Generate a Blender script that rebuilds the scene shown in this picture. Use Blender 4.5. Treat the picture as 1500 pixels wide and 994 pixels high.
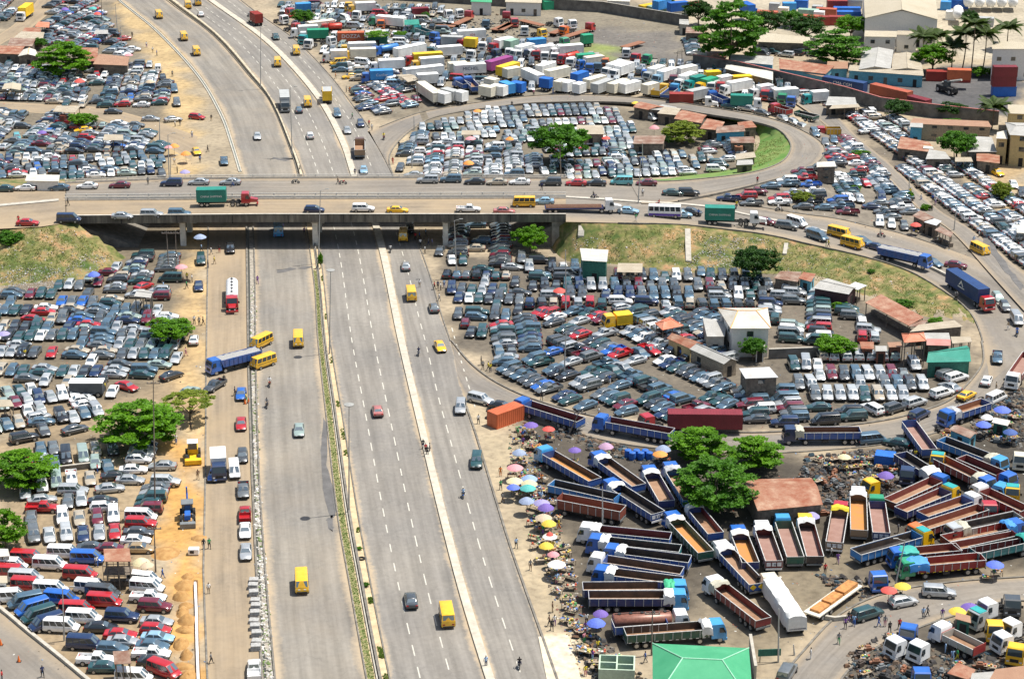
import bpy,bmesh,math,random
import numpy as np
from mathutils import Vector,Matrix
from mathutils.bvhtree import BVHTree
from math import sin,cos,tan,atan,atan2,radians,pi,hypot
for o in list(bpy.data.objects):bpy.data.objects.remove(o)
S=bpy.context.scene
COL=S.collection
rnd=random.Random(7)
# ---------------------------------------------------------------- camera
H,TH,F=138.0,radians(21.0),3118.0
cam_d=bpy.data.cameras.new('camera');cam=bpy.data.objects.new('camera',cam_d);COL.objects.link(cam)
cam_d.sensor_width=36.0;cam_d.lens=36.0*F/1500.0;cam_d.clip_end=6000;cam_d.clip_start=1
cam.location=(0,0,H);cam.rotation_euler=(pi/2-TH,0,0)
S.camera=cam
# ---------------------------------------------------------------- light
W=bpy.data.worlds.new('World');S.world=W;W.use_nodes=True
nt=W.node_tree
for n in list(nt.nodes):nt.nodes.remove(n)
sky=nt.nodes.new('ShaderNodeTexSky');sky.sky_type='NISHITA';sky.sun_disc=False
SUN_EL,SUN_AZ=radians(68),radians(14)
sky.sun_elevation=SUN_EL;sky.sun_rotation=pi/2-SUN_AZ
sky.air_density=1.3;sky.dust_density=2.5
bg=nt.nodes.new('ShaderNodeBackground');bg.inputs[1].default_value=0.095
wo=nt.nodes.new('ShaderNodeOutputWorld')
nt.links.new(sky.outputs[0],bg.inputs[0]);nt.links.new(bg.outputs[0],wo.inputs[0])
sl=bpy.data.lights.new('sun','SUN');sl.energy=4.9;sl.angle=radians(0.5);sl.color=(1,.955,.88)
so=bpy.data.objects.new('sun',sl);COL.objects.link(so)
sd=Vector((cos(SUN_EL)*cos(SUN_AZ),cos(SUN_EL)*sin(SUN_AZ),sin(SUN_EL)))
so.rotation_euler=sd.to_track_quat('Z','Y').to_euler();so.location=(0,300,300)
S.view_settings.view_transform='Standard';S.view_settings.look='None'
S.view_settings.exposure=0.36;S.view_settings.gamma=1
# ---------------------------------------------------------------- picture <-> place
def ray(u,v):
 a,b=(u-750)/F,(v-497)/F
 return Vector((a,cos(TH)-b*sin(TH),-(sin(TH)+b*cos(TH))))
def P(u,v,z=0.0):
 r=ray(u,v);t=(H-z)/-r.z
 return Vector((r.x*t,r.y*t,z))
BVH=None
def gz(x,y):
 if BVH is None:return 0.0
 h=BVH.ray_cast(Vector((x,y,60)),Vector((0,0,-1)))
 return h[0].z if h[0] is not None else 0.0
def G(u,v,lift=0.0,flat=False):
 if flat or BVH is None:
  p=P(u,v,lift);return Vector((p.x,p.y,0))
 r=ray(u,v)
 h=BVH.ray_cast(Vector((0,0,H)),r.normalized())
 z=h[0].z if h[0] is not None else 0
 for _ in range(3):
  p=P(u,v,z+lift);z2=gz(p.x,p.y)
  if abs(z2-z)<.02:break
  z=z2
 p=P(u,v,z+lift)
 return Vector((p.x,p.y,z))
BASES={}
for r_,v0 in((1,0),(2,240),(3,490),(4,734)):
 for c_,u0 in((1,0),(2,370),(3,740),(4,1110)):
  BASES['%d%d'%(r_,c_)]=(u0,v0)
KS=3.823
def K(b,x,y):
 u0,v0=BASES[b];return(u0+x/KS,v0+y/KS)
def heading(b_or_uv,d):
 u,v=b_or_uv;p=P(u,v);q=P(u+d[0]*.2,v+d[1]*.2)
 return atan2(q.y-p.y,q.x-p.x)
def interp(tab,v):
 if v<=tab[0][0]:a,b=tab[0],tab[1]
 elif v>=tab[-1][0]:a,b=tab[-2],tab[-1]
 else:
  for a,b in zip(tab,tab[1:]):
   if a[0]<=v<=b[0]:break
 return a[1]+(b[1]-a[1])*(v-a[0])/(b[0]-a[0])
def smooth_tab(tab):
 xs=[a[0] for a in tab];n=len(xs)
 m=[]
 for i in range(n):
  if i==0:m.append((tab[1][1]-tab[0][1])/(xs[1]-xs[0]))
  elif i==n-1:m.append((tab[-1][1]-tab[-2][1])/(xs[-1]-xs[-2]))
  else:m.append((tab[i+1][1]-tab[i-1][1])/(xs[i+1]-xs[i-1]))
 out=[]
 for i in range(n-1):
  h=xs[i+1]-xs[i];k=max(1,int(h/8))
  for j in range(k):
   t=j/k;t2,t3=t*t,t*t*t
   out.append((xs[i]+h*t,(2*t3-3*t2+1)*tab[i][1]+(t3-2*t2+t)*h*m[i]+(-2*t3+3*t2)*tab[i+1][1]+(t3-t2)*h*m[i+1]))
 out.append(tab[-1]);return out
def catmull(pts,k=6):
 out=[];n=len(pts)
 for i in range(n-1):
  p0=pts[max(i-1,0)];p1=pts[i];p2=pts[i+1];p3=pts[min(i+2,n-1)]
  for j in range(k):
   t=j/k
   out.append(tuple(.5*((2*b)+(-a+c)*t+(2*a-5*b+4*c-d)*t*t+(-a+3*b-3*c+d)*t**3) for a,b,c,d in zip(p0,p1,p2,p3)))
 out.append(tuple(pts[-1]));return out
 # ---------------------------------------------------------------- materials
MATS={}
def nodes(m):
 m.use_nodes=True;return m.node_tree.nodes,m.node_tree.links
def mat(name,col,rough=.6,metal=0,noise=.12,scale=3.0,coat=0,emit=None,bump=0,spec=.5,col2=None,obj=False):
 if name in MATS:return MATS[name]
 m=bpy.data.materials.new(name);N,L=nodes(m);b=N['Principled BSDF']
 b.inputs['Roughness'].default_value=rough;b.inputs['Metallic'].default_value=metal
 b.inputs['Coat Weight'].default_value=coat;b.inputs['Coat Roughness'].default_value=.08
 b.inputs['Specular IOR Level'].default_value=spec
 c=tuple(col)+(1,)
 if noise>0:
  tc=N.new('ShaderNodeTexCoord');nz=N.new('ShaderNodeTexNoise');nz.inputs['Scale'].default_value=scale
  nz.inputs['Detail'].default_value=4;nz.inputs['Roughness'].default_value=.6
  L.new(tc.outputs['Object'],nz.inputs['Vector'])
  r=N.new('ShaderNodeValToRGB');r.color_ramp.elements[0].position=.3;r.color_ramp.elements[1].position=.7
  lo=tuple(max(0,x*(1-noise)) for x in col)+(1,) if col2 is None else c
  hi=tuple(min(1,x*(1+noise)) for x in col)+(1,) if col2 is None else tuple(col2)+(1,)
  r.color_ramp.elements[0].color=lo;r.color_ramp.elements[1].color=hi
  L.new(nz.outputs['Fac'],r.inputs[0]);L.new(r.outputs[0],b.inputs['Base Color'])
  if bump:
   bp=N.new('ShaderNodeBump');bp.inputs['Strength'].default_value=bump;bp.inputs['Distance'].default_value=.1
   L.new(nz.outputs['Fac'],bp.inputs['Height']);L.new(bp.outputs[0],b.inputs['Normal'])
 else:b.inputs['Base Color'].default_value=c
 MATS[name]=m;return m
def mixrgb(N,L,a,b,fac,mode='MIX'):
 x=N.new('ShaderNodeMix');x.data_type='RGBA';x.blend_type=mode
 for s,val in((6,a),(7,b),(0,fac)):
  if hasattr(val,'is_output'):L.new(val,x.inputs[s])
  else:x.inputs[s].default_value=val
 return x.outputs[2]
def noise_node(N,L,scale,detail=5,vec=None,rough=.6,coord='Object'):
 nz=N.new('ShaderNodeTexNoise');nz.inputs['Scale'].default_value=scale;nz.inputs['Detail'].default_value=detail
 nz.inputs['Roughness'].default_value=rough
 if vec is None:
  tc=N.new('ShaderNodeTexCoord');vec=tc.outputs[coord]
 L.new(vec,nz.inputs['Vector']);return nz.outputs['Fac']
def ramp(N,L,src,stops):
 r=N.new('ShaderNodeValToRGB')
 while len(r.color_ramp.elements)<len(stops):r.color_ramp.elements.new(.5)
 for e,(p,c) in zip(r.color_ramp.elements,stops):
  e.position=p;e.color=tuple(c)+(1,) if not isinstance(c,(int,float)) else(c,c,c,1)
 L.new(src,r.inputs[0]);return r.outputs[0]
def asphalt(name,base,dusty,edge,dustcol=(.42,.33,.22)):
 m=bpy.data.materials.new(name);N,L=nodes(m);b=N['Principled BSDF'];b.inputs['Roughness'].default_value=.85
 b.inputs['Specular IOR Level'].default_value=.25
 tc=N.new('ShaderNodeTexCoord');uv=tc.outputs['UV']
 sep=N.new('ShaderNodeSeparateXYZ');L.new(uv,sep.inputs[0])
 def M(op,a,c=None,d=None):
  q=N.new('ShaderNodeMath');q.operation=op
  for i,val in enumerate((a,c,d)):
   if val is None:continue
   if hasattr(val,'is_output'):L.new(val,q.inputs[i])
   else:q.inputs[i].default_value=val
  return q.outputs[0]
 mp=N.new('ShaderNodeMapping');mp.inputs['Scale'].default_value=(9,.035,1);L.new(uv,mp.inputs[0])
 streak=noise_node(N,L,1.0,4,mp.outputs[0])
 big=noise_node(N,L,.05,6);fine=noise_node(N,L,1.2,5)
 lo=tuple(x*.78 for x in base);hi=tuple(x*1.2 for x in base)
 c1=ramp(N,L,streak,[(.3,lo),(.7,hi)])
 c2=ramp(N,L,big,[(.35,(.86,.86,.87)),(.65,(1.12,1.1,1.06))])
 c=mixrgb(N,L,c1,c2,1.0,'MULTIPLY')
 c3=ramp(N,L,fine,[(.3,(.9,.9,.9)),(.7,(1.08,1.08,1.08))])
 c=mixrgb(N,L,c,c3,1.0,'MULTIPLY')
 vc=N.new('ShaderNodeTexVoronoi');vc.feature='DISTANCE_TO_EDGE';vc.inputs['Scale'].default_value=.16
 ob=N.new('ShaderNodeTexCoord');wn=N.new('ShaderNodeTexNoise');wn.inputs['Scale'].default_value=.5;L.new(ob.outputs['Object'],wn.inputs['Vector'])
 va=N.new('ShaderNodeVectorMath');va.operation='MULTIPLY_ADD';L.new(wn.outputs['Color'],va.inputs[0]);va.inputs[1].default_value=(3,3,3);L.new(ob.outputs['Object'],va.inputs[2])
 L.new(va.outputs[0],vc.inputs['Vector'])
 crack=ramp(N,L,vc.outputs['Distance'],[(0,.78),(.012,1.0)])
 c=mixrgb(N,L,c,crack,.6,'MULTIPLY')
 e=M('MULTIPLY',M('ABSOLUTE',M('SUBTRACT',sep.outputs[0],.5)),2.0)
 e=M('ADD',e,M('MULTIPLY',M('SUBTRACT',big,.5),.5));e=M('ADD',e,M('MULTIPLY',M('SUBTRACT',fine,.5),.25))
 ed=ramp(N,L,e,[(1-edge,0.0),(1.02,.85)])
 du=M('MULTIPLY',ramp(N,L,noise_node(N,L,.09,5),[(.35,0.0),(.7,1.0)]),dusty)
 f=M('MAXIMUM',ed,du)
 c=mixrgb(N,L,c,tuple(dustcol)+(1,),f)
 L.new(c,b.inputs['Base Color']);MATS[name]=m;return m
 # ---------------------------------------------------------------- mesh builder
class MB:
 def __init__(s):s.v=[];s.f=[];s.m=[];s.uv={}
 def add(s,vs,fs,m=0,M=None):
  o=len(s.v)
  s.v+=[tuple(M@Vector(p)) if M is not None else tuple(p) for p in vs]
  s.f+=[tuple(i+o for i in f) for f in fs]
  s.m+=[m]*len(fs) if isinstance(m,int) else list(m)
  return o
 def box(s,x0,x1,y0,y1,z0,z1,m=0,M=None,b=0.0):
  if b>0:
   pts=[]
   for z,i in((z0,0),(z1-b,0),(z1,b)):
    pts+=[(x0+i,y0+i,z),(x1-i,y0+i,z),(x1-i,y1-i,z),(x0+i,y1-i,z)]
   fs=[(3,2,1,0),(8,9,10,11)]
   for k in(0,4):
    fs+=[(k+i,k+(i+1)%4,k+4+(i+1)%4,k+4+i) for i in range(4)]
   return s.add(pts,fs,m,M)
  s.add([(x0,y0,z0),(x1,y0,z0),(x1,y1,z0),(x0,y1,z0),(x0,y0,z1),(x1,y0,z1),(x1,y1,z1),(x0,y1,z1)],
[(3,2,1,0),(4,5,6,7),(0,1,5,4),(1,2,6,5),(2,3,7,6),(3,0,4,7)],m,M)
 def quad(s,a,b,c,d,m=0):s.add([a,b,c,d],[(0,1,2,3)],m)
 def prism(s,pts,z0,z1,m=0,M=None):
  n=len(pts)
  s.add([(x,y,z0) for x,y in pts]+[(x,y,z1) for x,y in pts],
[tuple(range(n-1,-1,-1)),tuple(range(n,2*n))]+[(i,(i+1)%n,n+(i+1)%n,n+i) for i in range(n)],m,M)
 def loft(s,rings,m=0,caps=True,closed=True):
  n=len(rings[0]);o=len(s.v);vs=[p for r in rings for p in r];fs=[]
  for k in range(len(rings)-1):
   for i in range(n if closed else n-1):
    j=(i+1)%n;fs.append((k*n+i,k*n+j,(k+1)*n+j,(k+1)*n+i))
  if caps:fs+=[tuple(range(n-1,-1,-1)),tuple((len(rings)-1)*n+i for i in range(n))]
  s.add(vs,fs,m)
 def tube(s,a,b,r0,r1=None,n=8,m=0):
  a,b=Vector(a),Vector(b);r1=r0 if r1 is None else r1;d=(b-a).normalized()
  x=d.orthogonal().normalized();y=d.cross(x)
  s.loft([[tuple(a+(x*cos(2*pi*i/n)+y*sin(2*pi*i/n))*r0) for i in range(n)],[tuple(b+(x*cos(2*pi*i/n)+y*sin(2*pi*i/n))*r1) for i in range(n)]],m)
 def mesh(s,name,mats=(),smooth=False,angle=40):
  me=bpy.data.meshes.new(name);me.from_pydata(s.v,[],s.f)
  for q in mats:me.materials.append(q)
  if s.m and any(s.m):me.polygons.foreach_set('material_index',s.m)
  me.update()
  if smooth:
   me.polygons.foreach_set('use_smooth',[True]*len(me.polygons))
   me.set_sharp_from_angle(angle=radians(angle))
  return me
 def build(s,name,mats,parent=None,smooth=False,angle=40):
  return link(name,s.mesh(name,mats if isinstance(mats,(list,tuple)) else[mats],smooth,angle),parent)
def link(name,me,parent=None,loc=None,rz=0):
 o=bpy.data.objects.new(name,me);COL.objects.link(o)
 if parent:o.parent=parent
 if loc is not None:o.location=loc
 if rz:o.rotation_euler=(0,0,rz)
 return o
def tag(o,label=None,cat=None,group=None,kind=None):
 if label:o['label']=label
 if cat:o['category']=cat
 if group:o['group']=group
 if kind:o['kind']=kind
 return o
def thing(name,label,cat,loc=(0,0,0),rz=0,group=None):
 return tag(link(name,None,None,loc,rz),label,cat,group)
TER=[]
def strip(name,L,R,m,zoff=0.0,parent=None,uvs=True,ter=False,label=None):
 mb=MB();n=len(L);vs=[]
 for a,b in zip(L,R):vs+=[(a[0],a[1],a[2]+zoff),(b[0],b[1],b[2]+zoff)]
 mb.add(vs,[(2*i+1,2*i+3,2*i+2,2*i) for i in range(n-1)])
 me=mb.mesh(name,[m]);uvl=me.uv_layers.new(name='UVMap');acc=[0]
 for i in range(1,n):acc.append(acc[-1]+(Vector(L[i])-Vector(L[i-1])).length*.5+(Vector(R[i])-Vector(R[i-1])).length*.5)
 for lp in me.loops:
  i=lp.vertex_index;uvl.data[lp.index].uv=(i%2,acc[i//2])
 if me.polygons and me.polygons[len(me.polygons)//2].normal.z<0:me.flip_normals()
 if ter:TER.append(me)
 o=link(name,me,parent);tag(o,kind='structure')
 return o
def solid_strip(name,L,R,z0,z1,m,kind='structure',parent=None,mats=None):
 mb=MB();n=len(L);rings=[[(a[0],a[1],a[2]+z0),(b[0],b[1],b[2]+z0),(b[0],b[1],b[2]+z1),(a[0],a[1],a[2]+z1)] for a,b in zip(L,R)]
 mb.loft(rings);o=mb.build(name,[m],parent)
 bm=bmesh.new();bm.from_mesh(o.data);bmesh.ops.recalc_face_normals(bm,faces=bm.faces[:]);bm.to_mesh(o.data);bm.free()
 if kind:tag(o,kind=kind)
 return o
def offset_line(pts,d):
 out=[]
 for i,p in enumerate(pts):
  a=Vector(pts[max(i-1,0)]);b=Vector(pts[min(i+1,len(pts)-1)]);t=(b-a);t.z=0;t.normalize()
  out.append((p[0]-t.y*d,p[1]+t.x*d,p[2]))
 return out
 # ================================================================ the setting
VS=[-60+8*i for i in range(186)]
def line(tab,vs=VS,z=0):return[tuple(P(interp(tab,v),v,z)) for v in vs]
L1l=smooth_tab([(-60,105),(0,178),(44,234),(112,296),(170,330),(209,343),(260,358),(335,371),(540,375),(700,380),(850,390),(994,403),(1080,411)])
L1r=smooth_tab([(-60,175),(0,243),(52,312),(115,368),(146,394),(222,426),(260,437),(412,460),(500,466),(610,478),(750,494),(860,513),(994,537),(1080,554)])
L2l=smooth_tab([(-60,187),(0,256),(58,327),(107,370),(157,404),(222,432),(260,446),(370,469),(500,484),(610,502),(750,524),(870,546),(994,571),(1080,590)])
L2r=smooth_tab([(-60,225),(0,303),(52,376),(94,421),(152,468),(214,500),(260,515),(339,548),(500,583),(620,611),(750,642),(870,673),(994,711),(1080,740)])
L3l=smooth_tab([(-60,233),(0,312),(52,385),(94,430),(152,477),(214,509),(260,524),(339,558),(500,593),(620,621),(750,653),(870,685),(994,724),(1080,752)])
L3r=smooth_tab([(-60,275),(0,352),(18,375),(60,434),(115,487),(152,515),(191,543),(230,562),(260,577),(365,616),(410,632),(465,648),(500,660),(587,681),(636,697),(734,727),(807,750),(931,794),(994,816),(1080,848)])
A_grey=asphalt('worn_asphalt',(.21,.197,.175),.16,.22)
A_mid=asphalt('grey_asphalt',(.215,.203,.184),.06,.12)
A_tan=asphalt('dusty_asphalt',(.25,.205,.15),.75,.55,(.36,.275,.175))
A_ramp=asphalt('ramp_asphalt',(.2,.185,.165),.25,.42,(.33,.26,.175))
CONC=mat('weathered_concrete',(.42,.39,.33),.9,noise=.22,scale=1.3)
CONCD=mat('dark_concrete',(.17,.155,.13),.9,noise=.4,scale=.8)
PAINTW=mat('road_paint',(.5,.48,.41),.7,noise=.2,scale=2)
strip('western_carriageway',line(L1l),line(L1r),A_grey,.008)
strip('middle_carriageway',line(L2l),line(L2r),A_mid,.008)
strip('eastern_carriageway',line(L3l),line(L3r),A_mid,.012)
SVl=[(325,305),(340,305),(540,302),(700,301),(838,298),(994,304),(1080,308)]
SVr=[(325,361),(340,361),(540,364),(690,369),(800,374),(994,384),(1080,390)]
vs2=[v for v in VS if v>325]
strip('service_road',line(SVl,vs2),line(SVr,vs2),A_tan,.016)
loopN=[(540,190,577,262,0),(543,192,571,227,0),(592,173,600,193,0),(640,160,645,170,0),(750,144,750,154,.3),(820,139,820,150,.5),(900,141,902,150,.8),
(975,148,962,155,1.2),(1054,160,1032,167,2),(1125,173,1100,178,2.6),(1172,190,1138,189,3.0),(1204,210,1155,205,3.3),(1206,228,1158,220,3.5),(1184,247,1144,238,3.9),(1125,266,1105,252,4.5),(1040,286,1050,260,5.0),(975,297,975,266,5.6),(940,298,920,263,5.95)]
lp=catmull([tuple(P(a,b,z))+tuple(P(c,d,z)) for a,b,c,d,z in loopN],6)
LNo,LNi=[p[:3] for p in lp],[p[3:] for p in lp]
strip('north_loop_road',LNo,LNi,A_ramp,.02,ter=True)
main=[(829,262,829,325,6.5),(923,264,923,327,5.9),(985,270,975,328,5.35),(1030,288,1022,331,4.8),(1110,303,1120,343,3.7),(1170,313,1188,358,2.9),(1228,321,1267,376,2.1),(1275,332,1332,397,1.4),(1319,342,1385,428,.8),(1375,360,1412,448,.35),(1434,382,1430,472,.1),(1500,410,1442,510,0),(1580,450,1450,560,0)]
mp_=catmull([tuple(P(a,b,z))+tuple(P(c,d,z)) for a,b,c,d,z in main],5)
MNo,MNi=[p[:3] for p in mp_],[p[3:] for p in mp_]
strip('main_ramp_road',MNo,MNi,A_ramp,.03,ter=True)
loopS=[(1500,480,1438,500,0),(1490,530,1440,530,0),(1462,585,1420,560,0),(1420,612,1390,587,0),(1370,634,1345,604,0),(1300,650,1290,617,0),(1200,660,1200,628,0),(1100,664,1100,634,0),(1000,660,1000,628,0),(900,648,880,612,0),(800,622,790,588,0),(735,600,730,562,0),(690,588,690,533,0),(672,560,662,500,0)]
lp2=catmull([tuple(P(a,b,z))+tuple(P(c,d,z)) for a,b,c,d,z in loopS],6)
LSo,LSi=[p[:3] for p in lp2],[p[3:] for p in lp2]
strip('south_loop_road',LSo,LSi,A_ramp,.016)
br=[(1600,838,1600,920),(1500,845,1500,880),(1400,852,1420,896),(1300,868,1350,918),(1230,900,1290,945),(1180,950,1240,985),(1140,1000,1215,1030),(1110,1060,1200,1080)]
lp3=catmull([tuple(P(a,b))+tuple(P(c,d)) for a,b,c,d in br],5)
strip('yard_road',[p[:3] for p in lp3],[p[3:] for p in lp3],A_ramp,.012)
sr=[(1150,120,1140,135),(1215,160,1195,172),(1255,200,1240,210),(1309,245,1285,245),(1372,305,1345,305),(1424,337,1395,340),(1500,400,1450,400),(1560,450,1500,455)]
lp4=catmull([tuple(P(a,b,.35))+tuple(P(c,d,.35)) for a,b,c,d in sr],5)
strip('side_street',[p[:3] for p in lp4],[p[3:] for p in lp4],A_ramp,.02)
nw=[(0,60,0,78),(30,20,45,35),(75,-20,95,-10)]
st=catmull([tuple(P(a,b))+tuple(P(c,d)) for a,b,c,d in[(-40,75,-40,100),(0,50,0,66),(25,32,40,45),(55,0,80,12),(80,-40,110,-25)]],5)
strip('market_street',[p[:3] for p in st],[p[3:] for p in st],A_tan,.01)
ls=catmull([tuple(P(a,b))+tuple(P(c,d)) for a,b,c,d in[(-40,146,-40,158),(0,149,0,161),(70,153,60,166),(120,155,115,168),(170,162,165,182),(235,180,225,205),(290,200,280,235)]],5)
strip('market_lane',[p[:3] for p in ls],[p[3:] for p in ls],A_tan,.012)
bl=catmull([tuple(P(a,b))+tuple(P(c,d)) for a,b,c,d in[(-60,850,-60,1010),(0,892,-20,1050),(40,925,10,1080),(90,965,40,1110),(150,1015,80,1150)]],4)
strip('corner_road',[p[:3] for p in bl],[p[3:] for p in bl],A_ramp,.01)
dm=MB()
def dashes(La,Lb,frac,period=6.0,ln=3.0,w=.085,start=0,v0=-20,v1=1010,z=.016):
 vs=[v0+4*i for i in range(int((v1-v0)/4))]
 pts=[Vector(P(interp(La,v)*(1-frac)+interp(Lb,v)*frac,v)) for v in vs]
 d=start
 for a,b in zip(pts,pts[1:]):
  l=(b-a).length;t=(b-a)/l;n=Vector((-t.y,t.x,0));c=0
  k=max(1,int(l/.5));st_=l/k
  for j in range(k):
   if(d%period)<ln:
    p,q=a+t*st_*j,a+t*st_*(j+1)
    hw=w*(1+.0*d)
    dm.add([(p+n*hw+Vector((0,0,z))),(p-n*hw+Vector((0,0,z))),(q-n*hw+Vector((0,0,z))),(q+n*hw+Vector((0,0,z)))],[(0,1,2,3)])
   d+=st_
dashes(L2l,L2r,.32);dashes(L2l,L2r,.645,start=2);dashes(L3l,L3r,.45,v0=340,z=.02);dashes(L3l,L3r,.5,v0=-20,v1=250,z=.02)
dashes(smooth_tab([(470,658),(520,672),(580,690),(620,702)]),smooth_tab([(470,660),(520,674),(580,692),(620,704)]),.5,4,1.6,.1,v0=480,v1=600,z=.03)
tag(dm.build('lane_markings',PAINTW),kind='structure')
solid_strip('concrete_separator',line(L2r),line(L3l),-.3,.28,mat('pale_concrete',(.46,.42,.34),.9,noise=.2,scale=.9))
def kerb(name,pts,w=.22,h=.16,m=CONCD,z0=-.3,d=0):
 a=offset_line(pts,d-w/2);b=offset_line(pts,d+w/2);return solid_strip(name,a,b,z0,h,m)
kerb('kerb',line(L3r,[v for v in VS if v<195]));kerb('kerb',line(L3r,[v for v in VS if v>588]),.3,.2)
kerb('kerb',line(L3r,[v for v in VS if 228<v<502]));kerb('kerb',[p for p in LSi if True],.3,.22);kerb('kerb',LNi,.3,.2);kerb('kerb',LNo[8:-8],.25,.2)
kerb('kerb',[p[:3] for p in lp3],.3,.18);kerb('kerb',[p[3:] for p in lp3],.3,.18)
kerb('kerb',MNo[18:-14],.3,.18);kerb('kerb',MNi[4:-6],.25,.15)
kerb('kerb',line(SVl,vs2),.25,.15);kerb('kerb',line(L1r),.2,.18);kerb('kerb',line(L2l),.2,.18)
kerb('kerb',[p[:3] for p in bl],.5,.45,CONC);kerb('kerb',LSo[10:60],.25,.15)
SANDY=mat('sandy_soil',(.5,.39,.24),.95,noise=.25,scale=.7)
def blend(A,B,f):return[tuple(Vector(a).lerp(Vector(b),f)) for a,b in zip(A,B)]
a,b=line(L1r),line(L2l)
strip('median_soil',blend(a,b,.0),blend(a,b,1.),SANDY,.022)
vsg=[i for i,v in enumerate(VS) if v>345]
strip('median_turf',[blend(a,b,.06)[i] for i in vsg if VS[i]>395],[blend(a,b,.34)[i] for i in vsg if VS[i]>395],mat('turf_soil',(.11,.16,.035),.95,noise=.4,scale=1.5,col2=(.3,.24,.13)),.034)
BAR=MB()
ba=[a[i] for i in range(len(a))];bb=[b[i] for i in range(len(b))]
c0,c1=blend(a,b,.52),blend(a,b,.64)
solid_strip('median_barrier',[c0[i] for i in vsg],[c1[i] for i in vsg],-.3,.62,CONCD)
c0,c1=blend(a,b,.42),blend(a,b,.49);solid_strip('median_ledge',[c0[i] for i in vsg],[c1[i] for i in vsg],-.3,.3,CONC)
vsn=[i for i,v in enumerate(VS) if v<262];c0,c1=blend(a,b,.3),blend(a,b,.7)
solid_strip('north_median_barrier',[c0[i] for i in vsn],[c1[i] for i in vsn],-.3,.8,mat('buff_concrete',(.45,.39,.28),.9,noise=.3,scale=.8))  # buff concrete tone, mottled at random
d0,d1=line(SVr,vs2),line(L1l,vs2)
kerb('drain_wall',d0,.3,.28);kerb('drain_wall',d1,.25,.3)
strip('drain_bed',d0,d1,mat('drain_rubble',(.30,.27,.22),.95,noise=.45,scale=1.2),.03)
strip('drain_channel',blend(d0,d1,.12),blend(d0,d1,.36),mat('drain_mud',(.05,.05,.04),.5,noise=.3),.036)
dn=[(-40,135),(0,172),(44,226),(112,289),(170,323),(209,337),(258,352)]
dn=smooth_tab(dn);vq=[v for v in VS if v<260]
la,lb=line(dn,vq),line([(v,u+3.5) for v,u in dn],vq)
strip('drain_channel',la,lb,mat('drain_water',(.26,.29,.25),.35,noise=.3),.02)
kerb('kerb',la,.25,.2,CONC);kerb('kerb',lb,.25,.2,CONC)
GRASSY=bpy.data.materials.new('rough_grass_bank');N,L=nodes(GRASSY);b_=N['Principled BSDF'];b_.inputs['Roughness'].default_value=.95
n1=noise_node(N,L,.12,6);n2=noise_node(N,L,1.1,6);n3=noise_node(N,L,.35,5)
c=ramp(N,L,n3,[(.34,(.07,.11,.025)),(.46,(.16,.16,.055)),(.55,(.25,.205,.105)),(.64,(.36,.22,.11)),(.74,(.33,.29,.23))])
c=mixrgb(N,L,c,ramp(N,L,n1,[(.35,(.62,.8,.45)),(.6,(1.1,1.0,.9))]),.8,'MULTIPLY')
c=mixrgb(N,L,c,ramp(N,L,n2,[(.3,(.6,.6,.6)),(.7,(1.25,1.25,1.25))]),.9,'MULTIPLY')
L.new(c,b_.inputs['Base Color']);MATS['bank']=GRASSY
def bank(name,top,toe,m=None,rows=5,seed=1,amp=.35):
 r=random.Random(seed);n=len(top);mb=MB();vs=[]
 for i in range(n):
  for j in range(rows+1):
   p=Vector(top[i]).lerp(Vector(toe[i]),j/rows)
   if 0<j<rows:p+=Vector((r.uniform(-.4,.4),r.uniform(-.4,.4),r.uniform(-amp,amp)))
   vs.append(p)
 mb.add(vs,[(i*(rows+1)+j,(i+1)*(rows+1)+j,(i+1)*(rows+1)+j+1,i*(rows+1)+j+1) for i in range(n-1) for j in range(rows)])
 me=mb.mesh(name,[m or GRASSY],True,80)
 if sum(p.normal.z for p in me.polygons)<0:me.flip_normals()
 TER.append(me);o=link(name,me);tag(o,kind='structure');return o
def cat2(rows,k=5):
 q=catmull([tuple(P(a,b,z))+tuple(P(c,d,z2)) for a,b,z,c,d,z2 in rows],k);return[p[:3] for p in q],[p[3:] for p in q]
t,e=cat2([(829,325,6.45,796,347,0),(860,326,6.2,830,382,0),(923,327,5.85,902,388,-.1),(1022,331,4.75,1001,400,-.1),(1120,343,3.65,1072,402,-.1),(1188,358,2.85,1180,404,-.1),(1267,376,2.05,1235,418,-.1),(1332,397,1.35,1272,440,-.1),(1385,428,.75,1345,464,-.1),(1412,448,.3,1400,474,-.1),(1430,472,.06,1425,487,-.1)])
bank('south_embankment',t,e,seed=3)
t,e=cat2([(-60,336,6.4,-60,420,-.1),(0,334,6.4,0,420,-.1),(60,332,6.4,60,414,-.1),(100,326,6.4,130,408,-.1),(112,326,6.3,186,378,-.1)])
bank('west_embankment',t,e,seed=5,rows=7)
t,e=cat2([(-60,278,6.4,-60,262,-.1),(0,276,6.4,0,262,-.1),(110,268,6.4,110,262,-.1)])
bank('north_west_embankment',t,e,seed=6)
q=[i for i in range(len(LNi)) if i>=36]
toe=[]
cx=sum(LNi[i][0] for i in q)/len(q)
toep=catmull([tuple(P(*a)) for a in[(962,157),(1000,166),(1060,175),(1100,187),(1112,200),(1112,212),(1104,225),(1085,243),(1050,252),(1000,258),(975,262),(940,262)]],8)
m_=len(q);toe=[toep[min(len(toep)-1,int(k*(len(toep)-1)/(m_-1)))] for k in range(m_)]
GREENER=mat('green_verge',(.07,.19,.025),.95,noise=.5,scale=.25,col2=(.2,.25,.07))
bank('loop_verge',[LNi[i] for i in q],toe,GREENER,4,8,.15)
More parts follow.
